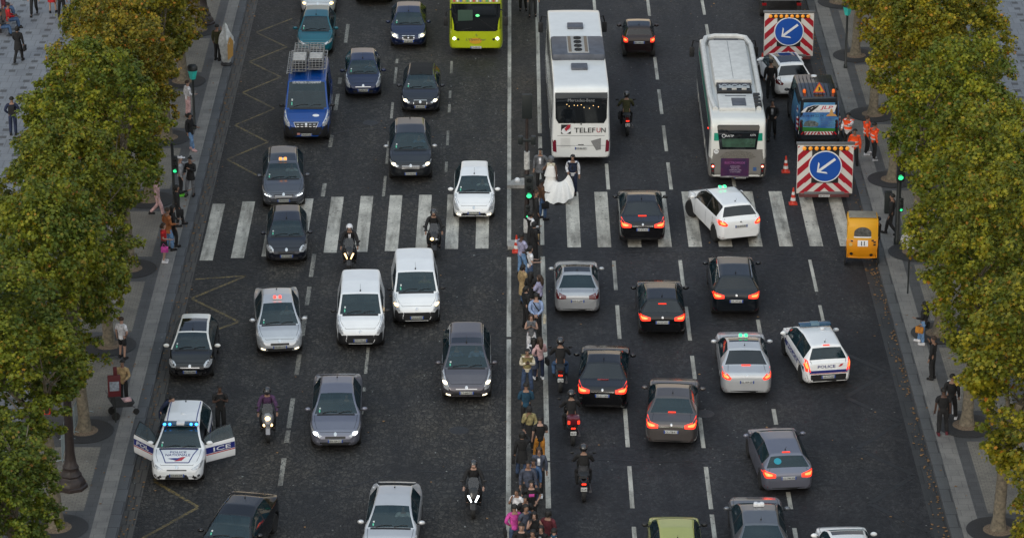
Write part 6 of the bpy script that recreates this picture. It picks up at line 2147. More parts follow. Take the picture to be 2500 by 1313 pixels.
# ---- median, from far to near (feet pixels)
person(G(1302,40), 180, 'dark-clothed man standing on the median at the top edge beside the coach', st(), 'black','char', group=GM)
person(G(1276,26), 180, 'dark-clothed person at the top edge, just left of the other on the median', st(ll='apart'), 'char','black', group=GM)
person(G(1319,462), 172, 'man in a grey suit jacket over a white shirt with sunglasses, left of the bride', st('down','hip'), 'grey','black','b','short','t',1.80, extra=(('coat','grey',.80),('shirt','white')), group='wedding party')
GPOSE = st('hold','down','apart','stand',6)
groom = person(G(1398,476), 175, 'man in a dark waistcoat and white sleeves lifting the train of the wedding dress', GPOSE, 'white','navy','b','short','t',1.80, extra=(('vest','navy'),('tie','black')), group='wedding party')
# bride: bodice and wide gown are her clothes
bride = person(G(1345,478), -8, 'bride in a white gown with long train, grey hat, seen from behind', st('swingb','hold',fem=1,sleeve='none',legw='none'), 'cream','white','g','bob','d',1.72, group='wedding party')
M_GOWN = mat('gown_white', (.74,.73,.70), .8, noise=.06, nscale=20, bump=.4)
MB().lathe([(.28,.92),(.23,1.10),(.20,1.22),(.17,1.38),(.10,1.46)], n=20, sy=.85).build('cape', M_GOWN, bride)
MB().lathe([(.125,1.66),(.130,1.72),(.10,1.79),(.001,1.81)], (0,.0,0), 14).build('hat', cloth('grey',TC['grey']), bride)
# gown and the train lifted to the groom's hand
hand = Vector(person_meshes(GPOSE)['J']['par'][0])
hl_ = bride.matrix_basis.inverted() @ (groom.matrix_basis @ hand)
gw = MB().lathe([(.46,.02),(.38,.25),(.29,.55),(.21,.85),(.17,1.06),(.14,1.14)], n=28, sy=.9)
gw.v = [Vector((v.x*(1+.10*math.sin(11*math.atan2(v.y, v.x))*max(0, 1-v.z)), v.y*(1+.10*math.sin(11*math.atan2(v.y, v.x))*max(0, 1-v.z))-.10*max(0, 1-v.z), v.z)) for v in gw.v]
gw.build('gown', M_GOWN, bride, smooth=80)
def bez(P, t):
    P = [Vector(p) for p in P]
    while len(P) > 1: P = [a.lerp(b, t) for a, b in zip(P, P[1:])]
    return P[0]
nu, nv = 44, 12
vs, fs = [], []
for i in range(nu+1):
    t = i/nu
    U = bez([(-.05,-.12,.92), (.25,-.30,.60), (.60,-.30,.72), tuple(hl_)], t)
    Lw = bez([(-.34,-.45,.02), (-.05,-1.15,.02), (.85,-1.25,.02), (1.45,-.70,.20), tuple(hl_+Vector((.05,-.03,-.12)))], t)
    for j in range(nv+1):
        w_ = j/nv
        q = U.lerp(Lw, w_)
        q.z += .14*math.sin(PI*w_)*math.sin(PI*t) + .06*math.sin(30*t+3*w_)*min(1, 2*w_)
        q.y += .05*math.cos(27*t)*w_
        vs.append(q)
for i in range(nu):
    for j in range(nv):
        a_ = i*(nv+1)+j
        fs.append((a_, a_+1, a_+nv+2, a_+nv+1))
vs += [v+Vector((0,.015,-.012)) for v in vs]
n0 = (nu+1)*(nv+1)
fs += [tuple(x+n0 for x in f_[::-1]) for f_ in fs[:]]
MB().add(vs, fs).build('gown_train', M_GOWN, bride, smooth=80)
person(G(1322,535), -70, 'man in a brown jacket with a black bag behind the black-coated man', st('down','hold'), 'brown','denim','b','short','d',1.72, extra=(('bag','black',1),), group=GM)
person(G(1308,568), -80, 'man in a long black coat beside the traffic light mast, facing right', st(), 'black','black','n','short','t',1.85, extra=(('coat','black',.62),('shirt','white')), group=GM)
person(G(1296,612), -60, 'woman with white sleeves and a tan bag behind the traffic cone', st('hold','down',fem=1), 'white','black','b','bob','t',1.66, extra=(('vest','black'),('coat','black',.45),('bag','beige',1)), group=GM)
person(G(1304,634), -60, 'woman in a black headscarf and robe beside the traffic cone', st(fem=1,legw='long'), 'black','black','b','short','t',1.6, extra=(('hood','black'),('coat','black',.12)), group=GM)
person(G(1273,672), -50, 'man in a lilac shirt with folded arms below the traffic cone', st('fold','fold'), 'lilac','ldenim','b','short','d',1.76, group=GM)
person(G(1294,700), -70, 'woman in a white T-shirt holding a cup, with a black bag strap', st('hold','hold',fem=1,sleeve='short'), 'white','jeans','b','bob','p',1.68, extra=(('strap','black'),), group=GM)
person(G(1277,745), -55, 'woman in a long beige coat holding a camera', st('hold','down',fem=1), 'beige','denim','b','bob','p',1.66, extra=(('coat','beige',.50),('phone','r')), group=GM)
person(G(1296,760), -20, 'woman in black seen from behind next to the beige coat', st('down','hold',fem=1), 'black','black','b','long','p',1.62, extra=(('coat','black',.55),), group=GM)
person(G(1317,770), 60, 'woman in a lilac top with dark trousers near the right median line', st('hold','fold',fem=1), 'lilac','black','n','long','p',1.66, group=GM)
person(G(1284,800), -60, 'woman in a black jacket with one white sleeve, left of the pale blue shirt', st('down','hold',fem=1), 'black','black','b','bob','p',1.68, group=GM)
person(G(1309,822), -5, 'man in a pale blue shirt with a dark strap, hands behind his back', st('behind','behind'), 'sky','black','b','short','p',1.76, extra=(('strap','black'),('bag','cream',1)), group=GM)
person(G(1297,868), 178, 'woman in a grey sleeveless top taking a photo towards the camera', st('phone','phone',fem=1,sleeve='none'), 'grey','white','n','long','p',1.66, extra=(('phone',),), group=GM)
person(G(1303,925), 0, 'girl in a denim dungaree dress over white sleeves, embraced by her neighbour', st('down','hip',fem=1,sleeve='short',legw='none'), 'white','white','b','long','p',1.62, extra=(('skirt','slate',.50),('vest','slate')), group=GM)
person(G(1318,926), 20, 'girl in a rose blouse and dark trousers leaning on her neighbour', st('hold','hip',fem=1), 'rose','navy','n','long','t',1.66, extra=(('bag','black',1),), group=GM, shoe='white')
person(G(1287,958), 182, 'man in a cream jacket standing with legs apart and filming the camera', st('phone','phone','apart','apart',6), 'cream','jeans','b','short','t',1.74, extra=(('vest','khaki'),('phone',)), group=GM)
person(G(1284,1045), 0, 'man in a teal blue jumper seen from behind', st('hold','hold'), 'teal','black','b','short','t',1.74, group=GM)
person(G(1292,1100), 180, 'woman in a khaki scarf and black coat holding her phone, behind the black T-shirt', st('face','hold',fem=1), 'khaki','black','b','short','t',1.68, extra=(('coat','black',.55),('hood','black')), group=GM)
person(G(1318,1128), 5, 'young man in a black T-shirt and ochre trousers seen from behind', st('hold','down',sleeve='short'), 'black','ochre','b','short','p',1.72, group=GM)
person(G(1275,1165), 0, 'woman in a long black coat with a round black bag, seen from behind', st('lift','down',fem=1), 'black','jeans','b','bob','t',1.70, extra=(('coat','black',.60),('bag','black',-1),('phone','r')), group=GM)
person(G(1316,1205), 175, 'woman with long hair in a denim jacket and white top wearing sunglasses', st('down','down','stand','fwd',0,1), 'slate','black','n','long','t',1.72, extra=(('shirt','white'),), group=GM, shoe='white')
person(G(1302,1232), 165, 'man in a blue shirt half hidden behind the bearded man', st(), 'denim','jeans','b','short','t',1.70, group=GM)
person(G(1289,1243), 180, 'bearded man in a slate jumper near the bottom of the median', st(), 'slate','black','b','short','t',1.78, group=GM)
person(G(1297,1290), 185, 'man in a black T-shirt with pink print', st('hip','hip',sleeve='short'), 'black','black','b','short','p',1.76, extra=(('print','pink'),), group=GM)
person(G(1262,1304), 150, 'youth in a white T-shirt with a hand at his mouth', st('face','down',sleeve='short'), 'white','grey','b','short','t',1.66, group=GM)
person(G(1282,1325), 180, 'dark-haired man in a black T-shirt behind the checked shirt', st(sleeve='short'), 'black','black','b','short','t',1.72, group=GM)
person(G(1256,1345), 10, 'person in a magenta pink pullover with blue jeans and black bag', st('down','hip'), 'pink','jeans','b','short','t',1.68, extra=(('bag','black',-1),), group=GM)
person(G(1283,1350), -140, 'man in a patterned slate T-shirt looking aside', st('down','hip',sleeve='short'), 'slate','jeans','b','short','t',1.76, group=GM)
person(G(1304,1362), 180, 'woman in a black vest top drinking from a white cup', st('face','hip',fem=1,sleeve='none'), 'black','black','b','long','p',1.66, extra=(('phone','r'),), group=GM)
person(G(1338,1362), -20, 'curly-haired person in a maroon jumper on the right median line', st('down','hold'), 'maroon','black','b','bob','t',1.72, group=GM)
person(G(1273,1400), 175, 'man in a black V-neck shirt at the bottom edge of the median', st(), 'black','black','b','short','p',1.80, group=GM)
person(G(1321,1395), 160, 'smiling woman in black with a pale scarf at the bottom edge', st('hold','down',fem=1), 'black','char','b','bob','p',1.64, extra=(('shirt','lgrey'),), group=GM)
person(G(1301,1412), 160, 'man with glasses cut by the bottom edge of the median', st(), 'black','black','b','short','t',1.74, group=GM)
person(G(1352,1405), -10, 'dark-clothed person with a turquoise scarf at the bottom edge', st(), 'black','black','b','short','p',1.68, extra=(('scarf','teal'),), group=GM)

# ---- left pavement
GP = 'pedestrians on the left pavement'
z = KH
person(G(46,152,z), -10, 'woman in black walking up the promenade with a black handbag', st('down','swingf','fwd','back',0,1), 'black','black','b','bob','t',1.72, extra=(('coat','black',.62),('bag','black',1)), group=GP)
person(G(33,330,z), 0, 'person in dark clothes and a dark beanie seen from behind on the promenade', st('hip','hip'), 'navy','navy','b','short','t',1.75, group=GP, extra=(('pack','black'),))
person(G(84,38,z), 180, 'person in black trousers walking at the top left edge', st(rl='fwd',ll='back'), 'black','black', group=GP)
person(G(128,32,z), 0, 'bare-legged person in a red skirt at the top edge of the promenade', st(fem=1,legw='none'), 'red','red','n','bob','p',1.68, extra=(('skirt','red',.60),), group=GP)
person(G(152,44,z), 0, 'person in black beside the red skirt at the top edge', st(), 'black','black', group=GP)
person(G(182,30,z), 180, 'person in grey trousers stepping out at the top edge', st(rl='fwd',ll='back'), 'char','grey', group=GP)
person(G(532,148,z), -30, 'man in an olive jacket beside the foil-wrapped figure', st('face','down'), 'olive','black','b','short','t',1.74, group=GP)
person(G(460,285,z), -60, 'woman in a white top and pink trousers by the green lantern', st('hold','down',fem=1), 'white','rose','n','short','p',1.68, group=GP)
person(G(465,366,z), -120, 'person in a black coat and blue jeans with pink shoes', st('down','hold','fwd','stand',0,1), 'black','ldenim','b','bob','t',1.66, extra=(('coat','black',.78),), group=GP, shoe='rose')
person(G(442,478,z), -80, 'man in a grey shirt, white cap and green shoes beside the kerb light', st('down','point'), 'lgrey','black','b','short','p',1.74, extra=(('cap','white'),), group=GP, shoe='green')
person(G(467,478,z), 165, 'woman in a black jacket with a hair bun looking at her phone', st('hold','phone',fem=1), 'black','grey','b','bun','t',1.70, extra=(('coat','black',.85),('phone',)), group=GP)
person(G(434,552,z), -75, 'woman all in black with an arm stretched out over the kerb', st('down','point','stand','fwd',0,1), 'black','black','b','bob','t',1.76, extra=(('bag','black',1),), group=GP)
person(G(385,528,z), -90, 'person in pink trousers walking under the tree canopy', st(rl='fwd',ll='back'), 'rose','rose','n','short','p',1.72, group=GP)
person(G(424,600,z), -70, 'woman with long black hair in black behind the tan jacket', st('down','hold',fem=1), 'black','black','b','long','t',1.70, group=GP)
person(G(412,610,z), -60, 'man with sunglasses in a tan jacket, white shirt and blue jeans', st('hold','hip'), 'rust','ldenim','n','short','t',1.78, extra=(('coat','rust',.80),('shirt','white')), group=GP)
person(G(402,640,z), -90, 'woman in a red top and black skirt with a pink shopping bag', st('hold','down',fem=1,sleeve='short',legw='none'), 'red','black','n','bob','p',1.64, extra=(('skirt','black',.70),('bag','pink',1)), group=GP, shoe='white')
person(G(300,876,z), -30, 'person in a white top with black shorts half hidden by leaves', st('hip','down',fem=1,sleeve='short',legw='shorts'), 'white','black','n','short','p',1.66, group=GP)
person(G(303,985,z), 170, 'woman in a patterned beige top pushing the pram', st('hold','hold',fem=1), 'beige','black','b','short','t',1.68, group=GP)
person(G(540,1055), -170, 'man in a black T-shirt looking at his phone behind the open police door', st('phone','phone',sleeve='short'), 'black','black','b','short','d',1.80, extra=(('phone',),), group='people beside the police car')
person(G(398,1062), -120, 'man bending into the open passenger door of the police car', st('hold','hold',rl='bend',ll='bend',lean=38), 'navy','navy','b','short','p',1.76, group='people beside the police car')
for (a, b_, lb, t_) in ((22,70,'person in jeans and red top sitting at the top left edge','red'), (10,42,'person in a dark top sitting at the top left edge behind the red top','maroon'), (2,88,'person in dark clothes sitting on the kerb cut by the left edge','char')):
    p = G(a,b_,z)
    person(p+Vector((0,0,-.45)), -70, lb, st('hold','hold','sit','sit'), t_,'denim','b','short','t',1.72, group='people sitting on the promenade bench')
MB_b = MB().box((0,0,.42), (.5,2.4,.06), .01).box((0,-1,.2), (.4,.08,.4), .01).box((0,1,.2), (.4,.08,.4), .01)
pb = G(6,66,z)
bo = empty('bench', (pb.x-.1, pb.y+.2, KH), 0, 'low dark bench on the promenade at the top left edge', 'bench')
MB().box((0,0,.42), (.5,2.8,.06), .01).build('seat', mat('bench_wood', (.06,.04,.025), .7), bo)
for yy in (-1.2, 1.2): MB().box((0,yy,.2), (.4,.08,.38), .01).build('leg', M_BLACKPL, bo)

# ---- right side
GR = 'people along the right pavement'
person(G(2068,372), 150, 'worker in an orange vest leaning at the side of the works van', st('hold','point'), 'white','black','b','short','t',1.78, extra=(('vest','orange'),), group='road workers in orange vests')
person(G(2084,410), 160, 'worker in an orange jacket at the right edge of the nearer arrow board', st(), 'orange','black','b','short','t',1.74, extra=(('vest','orange'),), group='road workers in orange vests')
person(G(2114,378,z), -90, 'worker in an orange jacket with white shoes standing on the right kerb', st('down','hold'), 'orange','black','n','short','t',1.74, extra=(('vest','orange'),), group='road workers in orange vests', shoe='white')
person(G(2132,392,z), -70, 'worker in an orange jacket half hidden by the leaves', st(), 'orange','black','b','short','t',1.70, extra=(('vest','orange'),), group='road workers in orange vests', shoe='lgrey')
person(G(1884,340), 170, 'man in a dark jacket walking between the city bus and the works van', st('down','hold','fwd','back'), 'black','black','b','short','t',1.80, extra=(('shirt','lgrey'),), group=GR)
person(G(1880,240), 0, 'person in black behind the white car next to the city bus', st(), 'black','black','b','short','t',1.80, extra=(('bag','black',1),), group=GR)
person(G(2140,632,z), 80, 'man in black with a dark cap beside the yellow pedicab', st('hold','down'), 'black','black','b','short','t',1.76, extra=(('cap','navy'),), group=GR)
person(G(2175,574,z), 70, 'man in black striding past the traffic light on the right', st('down','down','fwd','back'), 'black','black','b','short','t',1.76, group=GR)
person(G(2254,840,z), 60, 'woman in blue jeans with a yellow shoulder bag and black handbag', st('down','hold','fwd','stand',0,1), 'black','ldenim','b','long','t',1.70, extra=(('bag','ochre',-1),('bag','black',1)), group=GR, shoe='white')
person(G(2275,925,z), 60, 'person in black trousers leaning out from the leaves on the right', st('face','down'), 'black','black','n','short','t',1.68, group=GR)
person(G(2299,1062,z), 0, 'young man in a black T-shirt with red shoes seen from behind', st('down','down',sleeve='short'), 'black','black','b','short','d',1.80, group=GR, shoe='maroon')
person(G(2320,1025,z), -10, 'person in a black jacket with white shoes mostly hidden by the right-hand tree', st(), 'black','black','b','short','t',1.76, group=GR, shoe='white')

# ================================================================== motorcycles and scooters
M_ENG = mat('engine_metal', (.10,.10,.11), .45, .7)
def moto(pos, face, label, col, scooter=True, lamp=None, topbox=None, screen=True, brake=False, plate='AB-12', big=False, lampshape='round', cat='scooter', name='scooter', lean=0):
    o = empty(name, pos, R(face), label, cat, 'motorcycles and scooters among the cars')
    pm_ = col if not isinstance(col, tuple) else paint(*col)
    r_ = .29 if scooter else .32
    yw = .72 if scooter else .75
    for y in (yw, -yw):
        wl = MB().lathe([(r_*.62,-.06),(r_*.92,-.07),(r_,-.03),(r_,.03),(r_*.92,.07),(r_*.62,.06)], n=22)
        wl.xf(Matrix.Translation((0,y,r_)) @ Matrix.Rotation(PI/2, 4, 'Y'))
        wo = wl.build('wheel', M_RUBBER, o)
        rb = MB().lathe([(r_*.62,-.05),(r_*.62,.05),(.05,.06),(.05,-.06)], n=16)
        rb.xf(Matrix.Translation((0,y,r_)) @ Matrix.Rotation(PI/2, 4, 'Y'))
        rb.build('rim', M_RIMD, wo)
    MB().tube([(-.08,yw,r_),(-.08,yw-.22,.80),(-.05,yw-.30,1.0)], .024, 8).tube([(.08,yw,r_),(.08,yw-.22,.80),(.05,yw-.30,1.0)], .024, 8).build('fork', M_ENG, o)
    MB().prism([(yw-.26,r_+.30),(yw-.05,r_+.36),(yw+.18,r_+.30),(yw+.30,r_+.12),(yw+.24,r_+.12),(yw+.12,r_+.24),(yw-.05,r_+.30),(yw-.22,r_+.24)], 'x', -.07, .07).build('mudguard', pm_, o)
    # bodywork lofted between ellipses
    def loft(secs, nm, m, n=14):
        vs, fs = [], []
        for (y, zc, rx, rz) in secs:
            for k in range(n):
                t = 2*PI*k/n
                vs.append(Vector((math.copysign(abs(math.cos(t))**.8, math.cos(t))*rx, y, zc+math.copysign(abs(math.sin(t))**.8, math.sin(t))*rz)))
        for i in range(len(secs)-1):
            for k in range(n): fs.append((i*n+k, i*n+(k+1) % n, (i+1)*n+(k+1) % n, (i+1)*n+k))
        fs += [tuple(range(n)), tuple(range((len(secs)-1)*n, len(secs)*n))]
        return MB().add(vs, fs).build(nm, m, o, smooth=60)
    if scooter:
        loft([(.80,.66,.07,.06),(.72,.76,.17,.16),(.58,.82,.22,.24),(.45,.80,.23,.30),(.36,.70,.20,.34)], 'front_fairing', pm_)
        MB().box((0,.16,.36), (.36,.50,.10), .04).build('footboard', M_BLACKPL, o)
        loft([(-.05,.52,.16,.20),(-.25,.60,.19,.20),(-.60,.66,.18,.17),(-.88,.72,.10,.09),(-.95,.74,.05,.05)], 'rear_body', pm_)
    else:
        loft([(.55,.86,.10,.08),(.40,.90,.16,.15),(.18,.88,.17,.16),(.0,.80,.12,.12)], 'tank', pm_)
        MB().box((0,.08,.48), (.34,.50,.36), .08).build('engine', M_ENG, o)
        loft([(-.05,.70,.12,.10),(-.40,.74,.14,.10),(-.80,.80,.09,.07)], 'rear_body', pm_)
    loft([(.10,.83,.09,.04),(-.10,.82,.16,.06),(-.45,.86,.17,.06),(-.75,.90,.12,.05)], 'seat', M_CABIN)
    hb = MB().tube([(-.36,.40,1.02),(-.20,.48,1.06),(0,.52,1.04),(.20,.48,1.06),(.36,.40,1.02)], .016, 8).cyl((-.40,.38,1.02),(-.27,.44,1.04),.022).cyl((.40,.38,1.02),(.27,.44,1.04),.022)
    hbo = hb.build('handlebar', M_BLACKPL, o)
    for s in (-1, 1):
        MB().tube([(s*.24,.46,1.06),(s*.36,.50,1.22)], .008, 5).ball((s*.38,.50,1.25), (.075,.02,.045), 10, 6).build('mirror', M_BLACKPL, o)
    if screen:
        sv_ = [(-.16,.62,.98),(.16,.62,.98),(.19,.52,1.18),(.13,.44,1.36),(-.13,.44,1.36),(-.19,.52,1.18)]
        mb = MB().add([Vector(v) for v in sv_]+[Vector(v)+Vector((0,-.012,-.004)) for v in sv_], [(0,1,2,5),(5,2,3,4),(11,8,7,6),(10,9,8,11),(0,6,7,1),(1,7,8,2),(2,8,9,3),(3,9,10,4),(4,10,11,5),(5,11,6,0)])
        mb.build('windscreen', mat('moto_screen', (.06,.065,.075), .1, trans=.35), o)
    if lamp is not None:
        if lampshape == 'v':
            for s in (-1, 1):
                MB().prism([(s*.03,.60),(s*.09,.60),(s*.20,.82),(s*.15,.84)], 'y', .745, .80).build('headlight', lamp, o)
        elif lampshape == 'one':
            MB().ball((.08,.76,.80), (.075,.05,.06)).build('headlight', lamp, o)
            MB().ball((-.10,.76,.78), (.06,.04,.05)).build('headlight', M_LENS, o)
        else:
            MB().ball((0,.76,.92), (.10,.05,.085)).build('headlight', lamp, o)
            for s in (-1, 1): MB().ball((s*.13,.74,.66), (.05,.04,.06)).build('headlight', M_ONWW, o)
    else:
        MB().ball((0,.76,.82), (.10,.05,.08)).build('headlight', M_LENS, o)
    MB().box((0,-.97,.74), (.16,.05,.06), .02).build('tail_light', M_ONR if brake else M_LENSR, o)
    pl_o = MB().box((0,-1.0,.56), (.21,.012,.15), .004).build('number_plate', M_PLATE, o)
    text_flat(plate, Matrix.Translation((0,-1.0075,.56)), .16, .09, M_INK, 'plate_lettering', pl_o, bold=True)
    MB().cyl((.20,-.10,.34),(.22,-.85,.42),.045,.055).build('exhaust', M_ENG, o)
    if topbox is not None:
        MB().box((0,-.92,1.06), (.46,.42,.30), .09).build('top_box', topbox, o)
        MB().box((0,-.90,.90), (.22,.30,.05), .01).build('rack', M_BLACKPL, o)
        if brake:
            for s in (-1, 1): MB().box((s*.17,-1.12,1.04), (.09,.04,.14), .02).build('box_reflector', M_ONR, o)
    if big:
        for s in (-1, 1): MB().box((s*.30,-.55,.62), (.22,.55,.36), .08).build('side_case', pm_, o)
    return o
def rider(pos, face, label, top='black', low='black', helmet='black', h=1.76, skin='t', extra=(), seat=.86, openf=True, lean=8):
    s = h/1.76
    p = Vector(pos)
    fwd = Vector((-math.sin(R(face)), math.cos(R(face)), 0))
    q = p - fwd*.12 + Vector((0,0,seat-(.88)*s))
    return person(q, face, label, st('bars','bars','ride','ride',lean), top, low, 'b', 'helmet', skin, h, extra=(('helmet', helmet, 1) if openf else ('helmet', helmet),)+tuple(extra), group='riders on motorcycles and scooters')
C_MB = ('moto_black', (.008,.008,.009), .2, .3)
def bike(pix, ground_to, face, lab_b, lab_r, **k):
    rk_ = {q: k.pop(q) for q in ('top','low','helmet','h','skin','extra','openf') if q in k}
    p = at(*pix)
    fwd = Vector((-math.sin(R(face)), math.cos(R(face)), 0))
    # the pixel marks the ground under the near wheel
    p = p + fwd*(.72 if math.cos(R(face)) > 0 else -.72)
    moto(p, face, lab_b, k.pop('col', C_MB), **k)
    return rider(p, face, lab_r, **rk_)
bike((853,665), 0, 180, 'black scooter with grey screen and yellow lamps behind the white van', 'scooter rider in a dark suit with a white helmet', lamp=M_ONWW, lampshape='v', helmet='white', top='black', extra=(('shirt','white'),))
bike((1060,628), 0, 182, 'black scooter with one bright lamp riding over the crossing', 'rider all in black with a black helmet on the crossing', lamp=M_ONWW, lampshape='one', top='black')
bike((655,1078), 0, 184, 'silver and black scooter with three warm lamps behind the police car', 'rider in a dark jacket and black helmet left of the blue-grey saloon', lamp=M_ONWW, lampshape='round', col=('scooter_silver', (.22,.22,.23), .5, .3), top='plum', openf=False)
bike((1156,1262), 0, 180, 'black scooter with a white V-shaped lamp at the bottom by the median', 'rider in a dark jacket on the scooter with V-shaped lamps', lamp=M_ONB, lampshape='v', top='black', skin='p')
bike((1531,330), 0, 2, 'dark motorcycle behind the small maroon car', 'motorcyclist in an olive jacket beside the white coach', scooter=False, brake=True, screen=False, top='olive', helmet='black', openf=False, extra=(('bag','black',-1),), cat='motorcycle', name='motorcycle', plate='EB-30')
bike((1368,955), 0, 0, 'heavy black cruiser motorcycle beside the black saloon', 'broad motorcyclist in black jacket with a pale band and blue jeans', scooter=False, brake=True, screen=True, big=False, top='black', low='denim', h=1.84, openf=False, cat='motorcycle', name='motorcycle', plate='CX-73')
bike((1398,1085), 0, 4, 'black touring scooter with a red-lit top box', 'rider in black on the touring scooter with the red top box', brake=True, topbox=paint('box_red', (.10,.012,.02), .2, .3), big=False, screen=True, top='black', low='black', openf=False, plate='FD-41')
bike((1425,1222), 0, 0, 'small black scooter nearest to the bottom in the right lane', 'rider in a long dark coat on the nearest scooter of the right lane', brake=True, screen=False, top='black', low='black', openf=False, extra=(('coat','char',.72),), plate='BG-89')

# drivers and passengers seen through the windscreens
def driver(key, label, top, x=-.36, skin='p', style='short', B_=None):
    r_, _b, d_ = CARS[key]
    W_ = d_['W']/1.8
    f_ = d_['L']/2
    M4 = Matrix.Translation(r_.location) @ Matrix.Rotation(r_.rotation_euler.z, 4, 'Z')
    p = M4 @ Vector((x*W_, f_-lerp(d_['yr'], d_['yrr'], .20)+.12, -.40 if d_['H'] < 1.55 else -.24))
    return person(p, math.degrees(r_.rotation_euler.z), label, st('bars','bars' if x < 0 else 'hold','sit','sit'), top, 'black', 'b', style, skin, 1.66, group='people seated in the cars')
for k_, l_, t_, x_ in (('scenic', 'driver in a pale blue shirt in the violet-grey people carrier', 'sky', -.36), ('scenic', 'front passenger in a blue top in the violet-grey people carrier', 'denim', .36),
    ('xc60', 'driver in a blue shirt in the dark grey off-roader', 'ldenim', -.36), ('c3', 'driver in a white top in the white rounded hatchback', 'white', -.36),
    ('prius', 'driver in a grey shirt in the silver taxi', 'lgrey', -.36), ('benz_taxi', 'driver in a white shirt in the grey estate taxi', 'white', -.36), ('silver207', 'driver in a white shirt in the pale silver saloon', 'white', -.36),
    ('kangoo2', 'driver in the white van with lit headlights', 'khaki', -.36), ('laguna', 'driver in the blue-grey saloon', 'char', -.36), ('micra', 'driver in a teal top in the small navy hatchback', 'sky', -.36), ('cabrio', 'driver in the dark convertible', 'lgrey', -.36)):
    driver(k_, l_, t_, x_)
# ================================================================== street furniture
M_IRON = mat('cast_iron', (.022,.014,.012), .5, noise=.3, nscale=6)
M_POST = mat('post_green_black', (.012,.016,.016), .45)
M_STONE = mat('kerb_stone_pale', (.30,.29,.27), .8, noise=.25, nscale=6)
# ornate lamp columns
def lamp_column(p, label, h=5.2):
    o = empty('lamp_column', p, 0, label, 'street lamp', 'ornate lamp columns')
    MB().lathe([(.56,0),(.56,.10),(.50,.14),(.47,.30),(.40,.36),(.36,.44),(.38,.50),(.30,.60),(.27,.72),(.29,.78),(.22,.88),(.19,1.1)], n=8).build('base', M_IRON, o)
    MB().lathe([(.19,1.1),(.165,1.3),(.15,2.2),(.12,5.0),(.085,h-.9),(.12,h-.8),(.07,h-.7),(.05,h-.3)], n=16).build('shaft', M_IRON, o)
    MB().lathe([(.05,h-.35),(.16,h-.25),(.24,h+.30),(.20,h+.36),(.05,h+.60),(.001,h+.68)], n=12).build('lantern', mat('lantern_glass', (.12,.13,.12), .2), o)
    return o
lamp_column(at(175,1188,KH), 'tall dark ornate lamp column under the trees at the lower left')
lamp_column(at(497,58,KH), 'ornate lamp column at the top of the left pavement', 5.6)
def lantern_post(p, label, h=2.35):
    o = empty('lantern_post', p, 0, label, 'lamp post', 'posts with turquoise lanterns')
    MB().lathe([(.09,0),(.09,.15),(.055,.2),(.05,h)], n=12).build('post', M_POST, o)
    MB().lathe([(.12,h-.02),(.21,h+.38),(.21,h+.40)], n=4).build('lantern', mat('turquoise_lit', (.03,.30,.26), .3, emit=(.04,.60,.50), es=.10, noise=.2, nscale=6), o)
    MB().lathe([(.23,h+.40),(.23,h+.56),(.18,h+.62),(.001,h+.64)], n=12).build('cap', M_POST, o)
lantern_post(at(475,315,KH), 'post with a lit turquoise lantern on the left pavement')
lantern_post(at(2064,166,KH), 'post with a lit turquoise lantern at the top right under leaves', 2.6)

def signal_head(o, x, y, z, face, lit, s=1.0, name='signal_head'):
    """three-aspect head; face in degrees (180 = towards the camera)"""
    M = Matrix.Translation((x, y, z)) @ Matrix.Rotation(R(face), 4, 'Z')
    b_ = MB().box((0,0,0), (.30*s,.22*s,.95*s), .05).xf(M).build(name, M_POST, o)
    for k, nm in enumerate(('red','amber','green')):
        zz = (.30-.30*k)*s
        on = lit == nm
        m = {'red': M_ONR, 'amber': M_ONA, 'green': M_ONG}[nm] if on else mat('signal_off', (.012,.014,.014), .2)
        Mx = M @ Matrix.Translation((0,.115*s,zz)) @ Matrix.Rotation(-PI/2, 4, 'X')
        MB().lathe([(.10*s,0),(.09*s,.02),(.001,.035)], n=16).xf(Mx).build('lens', m, b_)
        MB().tube([M @ Vector((math.cos(a)*.11*s, .20*s, zz+math.sin(a)*.11*s)) for a in [PI*q/8 for q in range(9)]], .012, 4).build('visor', M_POST, b_)
    return b_
# mast on the median
pm0 = at(1286,566)
ms = empty('traffic_light', pm0, 0, 'traffic light mast on the median with two green lamps and a white foot', 'traffic light')
MB().lathe([(.10,0),(.10,2.9),(.07,3.0),(.06,5.0)], n=12).build('mast', M_IRON, ms)
MB().lathe([(.135,.0),(.135,.55),(.12,.58)], n=12).build('white_sleeve', mat('sleeve_white', (.42,.42,.40), .7, noise=.3, nscale=8), ms)
signal_head(ms, .09, -.16, 2.02, 180, 'green', 1.1)
signal_head(ms, .04, -.14, .95, 180, 'green', .62)
MB().box((0,-.02,5.45), (.42,.14,1.05), .04).build('back_board', M_POST, ms)
MB().box((0,0,4.0), (.55,.16,.12), .03).build('bracket', M_POST, ms)
for s in (-1, 1): MB().box((s*.26,0,4.0), (.20,.24,.36), .05).build('side_head', M_POST, ms)
MB().lathe([(.12,2.75),(.12,3.5)], n=12).build('white_band', mat('sleeve_white', (.42,.42,.40), .7), ms)
# traffic island stones
isl = empty('traffic_island', at(1262,458), 0, 'pale stone traffic island on the median beside the wedding party', 'traffic island')
pts2 = [(-.42,-.12),(.62,-.12),(.66,.55),(.25,.78),(-.10,.62),(-.38,.25)]
MB().prism(pts2, 'z', 0, .16).build('kerb_stones', M_STONE, isl)
MB().ball((.02,.30,.22), (.13,.13,.12)).build('marker', M_WPL, isl)
MB().box((.48,.25,.30), (.16,.10,.30), .02).build('black_bag', M_BLACKPL, isl)
isl2 = empty('traffic_island', at(1252,602), 0, 'small dark island stone left of the traffic cone', 'traffic island')
MB().box((0,0,.08), (.42,.75,.16), .03).build('kerb_stones', M_STONE, isl2)
